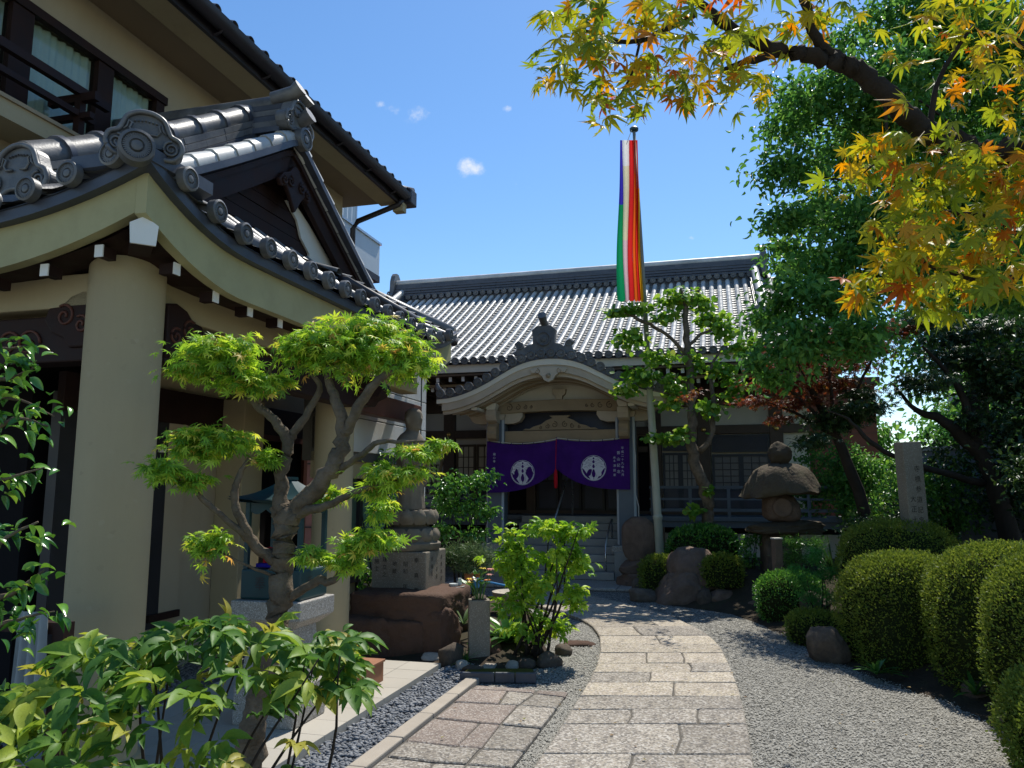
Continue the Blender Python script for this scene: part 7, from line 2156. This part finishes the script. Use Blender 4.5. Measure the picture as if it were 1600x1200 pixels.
blades('fern', 'small fern under the first clipped hedge', (*gnd(1370, 1062).xy, .04), 16, .2, 'leaf_blade', 1, .02)
blades('fern', 'small fern under the near tall hedge', (*gnd(1525, 1100).xy, .06), 16, .24, 'leaf_blade', 1, .02)

# ---- 9. trees of the right-hand side
def crown(lst, sizes, parent, shape, mat, **kw):
    P_, D_, N_, S_ = pads(lst, sizes, **kw); scatter(parent, P_, D_, N_, S_, [shape], mat, 0, mass='crown')
gt = thing('green_tree', 'tall green deciduous tree rising behind the golden maple leaves', 'tree', (5.4, 6.2, .4))
branch(gt, [(5.4, 6.2, .3, .16), (5.3, 6.2, 1.6, .14), (5.0, 6.1, 2.8, .11), (4.6, 6.0, 3.8, .085), (4.2, 5.9, 4.8, .05), (3.7, 5.8, 5.6, .015)], 'bark_dark', 'trunk', 12, .12, 6)
gl = []
cl = [(1215, 190, 60), (1290, 150, 70), (1380, 120, 80), (1480, 130, 80), (1570, 150, 70), (1240, 270, 60), (1330, 240, 80), (1440, 240, 80), (1550, 260, 80), (1225, 340, 44), (1270, 340, 70), (1360, 330, 80), (1480, 350, 80), (1580, 370, 70), (1215, 385, 30), (1250, 410, 54), (1310, 410, 80), (1400, 420, 70), (1258, 470, 54), (1310, 480, 70), (1215, 510, 44), (1250, 540, 60), (1330, 540, 60), (1180, 545, 26), (1205, 585, 34), (1430, 80, 70), (1530, 60, 80), (1330, 60, 50), (1590, 460, 60), (1490, 450, 60), (1400, 30, 60), (1500, 10, 80), (1430, 180, 70), (1520, 200, 80), (1590, 250, 60), (1430, 300, 70), (1530, 310, 70), (1440, 390, 60), (1540, 410, 60), (1590, 80, 60), (1380, 200, 60), (1350, 130, 60)]
for i, (px, py, r_) in enumerate(cl):
    y = 5.8 + pr.uniform(-.6, .7) if py < 470 else 5.25 + pr.uniform(-.2, .2)
    gl.append((at(px + pr.normal(0, 8), py + pr.normal(0, 8), y), (r_ * y / 1200 * 1.35, r_ * y / 1200 * 1.3, r_ * y / 1200 * .85), int(820 * (r_ / 65) ** 2)))
crown(gl, (.042, .07), gt, OVAL, 'leaf_green', up=.7, jit=.6, droop=.35)
for i, (px, py, r_) in enumerate(cl):
    if i < 14:
        e = gl[i][0]; zb = min(5, max(1.8, e.z - .7)); b0 = Vector((5.35 - max(0, zb - 1.6) * .32, 6.05, zb))
        m_ = b0.lerp(e, .4) + Vector((pr.normal(0, .1), pr.normal(0, .1), .22)); m2_ = b0.lerp(e, .75) + Vector((pr.normal(0, .08), 0, .1 + pr.normal(0, .06)))
        branch(gt, [(*b0, .024), (*m_, .016), (*m2_, .009), (*e, .003)], 'bark_dark', 'branch', 6, .12, 4)
rdm = thing('red_maple', 'dark red-leaved maple spreading before the hall corner', 'maple tree', (4.75, 10.2, .4))
branch(rdm, [(4.75, 10.2, .3, .1), (4.6, 10.2, 1.4, .08), (4.3, 10.2, 2.3, .06), (3.9, 10.1, 3.0, .035), (3.4, 10.0, 3.3, .015)], 'bark_dark', 'trunk', 10)
rl_ = []
for px, py, rx, ry, n in ((1290, 530, 70, 14, 900), (1340, 545, 60, 16, 800), (1240, 560, 70, 16, 900), (1310, 570, 80, 18, 1000), (1220, 600, 60, 14, 700), (1280, 600, 70, 16, 800), (1190, 625, 46, 10, 420), (1250, 630, 50, 14, 450), (1220, 655, 30, 8, 200), (1385, 520, 50, 18, 500), (1080, 620, 20, 6, 70)):
    rl_.append((at(px, py, 9.9 + pr.uniform(-.4, .4)), (rx * 9.9 / 1200, .6, ry * 9.9 / 1200), n))
crown(rl_, (.04, .062), rdm, maple_leaf(5, .3, .14, 3), 'leaf_red', up=1.1, jit=.35, droop=.25)
for k in (0, 2, 4, 6, 9):
    e = rl_[k][0]; branch(rdm, [(4.3, 10.2, 2.3, .03), (*Vector((4.3, 10.2, 2.4)).lerp(e, .55), .02), (*e, .006)], 'bark_dark', 'branch', 6, .12, 4)
dm = thing('shade_maple', 'dark-limbed green maple in shade behind the stele', 'maple tree', (6.5, 10, .42))
for b_ in ([(6.5, 10, .35, .14), (*at(1548, 740, 10), .1), (*at(1510, 690, 10), .085), (*at(1470, 655, 10), .065), (*at(1430, 640, 10.1), .035), (*at(1395, 600, 10.2), .016)], [(*at(1535, 720, 10), .07), (*at(1515, 660, 10), .06), (*at(1495, 600, 10), .04), (*at(1440, 540, 10), .016)]):
    branch(dm, b_, 'bark_dark', 'trunk' if b_[0][3] > .1 else 'limb', 10)
branch(dm, [(*at(1412, 722, 8.9), .03), (*at(1360, 690, 8.9), .028), (*at(1325, 655, 8.9), .016), (*at(1290, 640, 8.9), .006)], 'bark_dark', 'limb', 8)
branch(dm, [(*at(1535, 755, 10), .05), (*at(1412, 722, 8.9), .035)], 'bark_dark', 'limb', 8)
dl = []
for px, py, rx, ry, n in ((1300, 660, 60, 20, 520), (1350, 640, 50, 18, 420), (1270, 690, 34, 16, 240), (1440, 600, 50, 20, 400), (1500, 560, 70, 24, 600), (1560, 600, 60, 40, 700), (1580, 680, 50, 50, 700), (1450, 500, 60, 20, 450), (1560, 510, 60, 26, 500), (1530, 660, 40, 24, 260), (1590, 760, 40, 40, 500), (1480, 530, 60, 22, 420), (1345, 615, 40, 12, 200)):
    dl.append((at(px, py, 10 + pr.uniform(-.6, .9)), (rx * 10 / 1200, .6, ry * 10 / 1200), int(n * 1.5)))
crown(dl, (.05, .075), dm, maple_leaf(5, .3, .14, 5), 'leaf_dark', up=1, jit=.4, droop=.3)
def mass_tree(name, label, c, H, rad, n, mat, size, trunk_r=.12, shape=OVAL, squash=.8, group='background trees of the garden'):
    t_ = thing(name, label, 'tree', c, 0, group)
    branch(t_, [(c[0], c[1], c[2] - .1, trunk_r), (c[0] + .1, c[1], c[2] + H * .4, trunk_r * .7), (c[0], c[1], c[2] + H * .85, trunk_r * .2)], 'bark_dark', 'trunk', 8)
    k = 12
    lst = []
    for i in range(k):
        u = unit(pr.normal(size=3)); q = u * pr.random() ** .4
        cc = Vector((c[0] + q[0] * rad * .7, c[1] + q[1] * rad * .7, c[2] + H * .58 + q[2] * H * .36 * squash))
        lst.append((cc, (rad * .5, rad * .5, H * .2), n // k))
    crown(lst, size, t_, shape, mat, up=.7, jit=.6, droop=.25)
    return t_
mass_tree('broadleaf_tree', 'large broadleaf tree behind the red maple and the hall corner', (7.6, 12.6, .3), 8.5, 2.0, 9000, 'leaf_green', (.1, .15), .2)
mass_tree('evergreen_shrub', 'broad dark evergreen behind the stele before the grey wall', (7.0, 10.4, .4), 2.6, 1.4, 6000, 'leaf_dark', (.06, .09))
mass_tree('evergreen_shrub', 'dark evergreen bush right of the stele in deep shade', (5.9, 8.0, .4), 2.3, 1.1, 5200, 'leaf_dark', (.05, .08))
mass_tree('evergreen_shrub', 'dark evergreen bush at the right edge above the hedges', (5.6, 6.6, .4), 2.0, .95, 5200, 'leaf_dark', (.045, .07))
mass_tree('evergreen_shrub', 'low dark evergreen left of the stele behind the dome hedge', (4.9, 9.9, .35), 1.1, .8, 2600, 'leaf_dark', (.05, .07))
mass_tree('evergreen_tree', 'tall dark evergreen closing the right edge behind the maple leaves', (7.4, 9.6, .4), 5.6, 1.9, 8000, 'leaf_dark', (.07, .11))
mass_tree('sunny_shrub', 'sunlit green bush beyond the veranda corner, right of the lantern', (6.1, 14.4, .2), 2.5, 1.0, 3800, 'leaf_green', (.07, .1), group='sunlit bushes behind the lantern')
mass_tree('sunny_shrub', 'sunlit yellow-green bush behind the stele', (7.6, 15.2, .2), 2.6, 1.2, 4200, 'leaf_katsura', (.07, .1), group='sunlit bushes behind the lantern')
mass_tree('sunny_shrub', 'sunlit bush at the back between lantern and stele', (6.9, 13.2, .2), 1.6, .9, 2600, 'leaf_shrub', (.06, .09), group='sunlit bushes behind the lantern')
mass_tree('far_tree', 'pale green tree far behind the veranda corner', (9.2, 21, 0), 4.2, 2.2, 5000, 'leaf_green', (.13, .2), group='far trees beyond the garden')
mass_tree('sunny_shrub', 'leafy bush right behind the stele before the grey wall', (6.2, 11.3, .3), 2.0, 1.0, 3600, 'leaf_shrub', (.05, .08), group='sunlit bushes behind the lantern')
mass_tree('far_tree', 'broad tree far behind the stele', (13, 20, 0), 5, 2.6, 5000, 'leaf_green', (.13, .2), group='far trees beyond the garden')
mass_tree('far_tree', 'dark tree far behind the right edge', (15, 16, 0), 7, 2.8, 5000, 'leaf_dark', (.13, .2), group='far trees beyond the garden')
# ---- 10. buildings glimpsed between the leaves
br = thing('brick_annex', 'red-brown brick side building behind the hall corner', 'building', HALL_C, -PHI)
MB().box(4.75, 6.2, 4.2, 9, 0, 3.9).build('wall', 'brick_red', br)
for k in range(13): MB().box(4.745, 6.21, 4.19, 4.2, .3 + k * .28, .31 + k * .28).build('course_line', 'post_brown', br)
MB().box(4.65, 6.3, 4.1, 9.1, 3.9, 4.05).build('eave', 'post_brown', br)
gb = thing('grey_tower_block', 'pale grey apartment block glimpsed behind the green tree', 'building', (23, 30, 0), -PHI)
MB().box(-3.2, 5.5, 0, 8, 0, 22).build('wall', 'grey_building', gb)
for fl in range(7):
    for k in range(4):
        w_ = MB().box(-2.4 + k * 1.9, -1.3 + k * 1.9, -.06, -.0, 1.2 + fl * 2.9, 2.7 + fl * 2.9).build('window', 'steel', gb)
        MB().box(-2.34 + k * 1.9, -1.36 + k * 1.9, -.075, -.06, 1.26 + fl * 2.9, 2.64 + fl * 2.9).build('pane', 'green_glass', w_)
gw = thing('grey_wall', 'grey boundary wall behind the shaded maple', 'wall', (0, 0, 0))
p0, p1 = at(1425, 700, 12.5), at(1640, 700, 10.5)
m = MB(); m.beam((p0.x, p0.y, 1.1), (p1.x, p1.y, 1.1), .15, 2.2); m.build('wall', 'grey_building', gw)
m = MB(); m.beam((p0.x, p0.y, 2.235), (p1.x, p1.y, 2.235), .22, .06); m.build('coping', 'granite', gw)
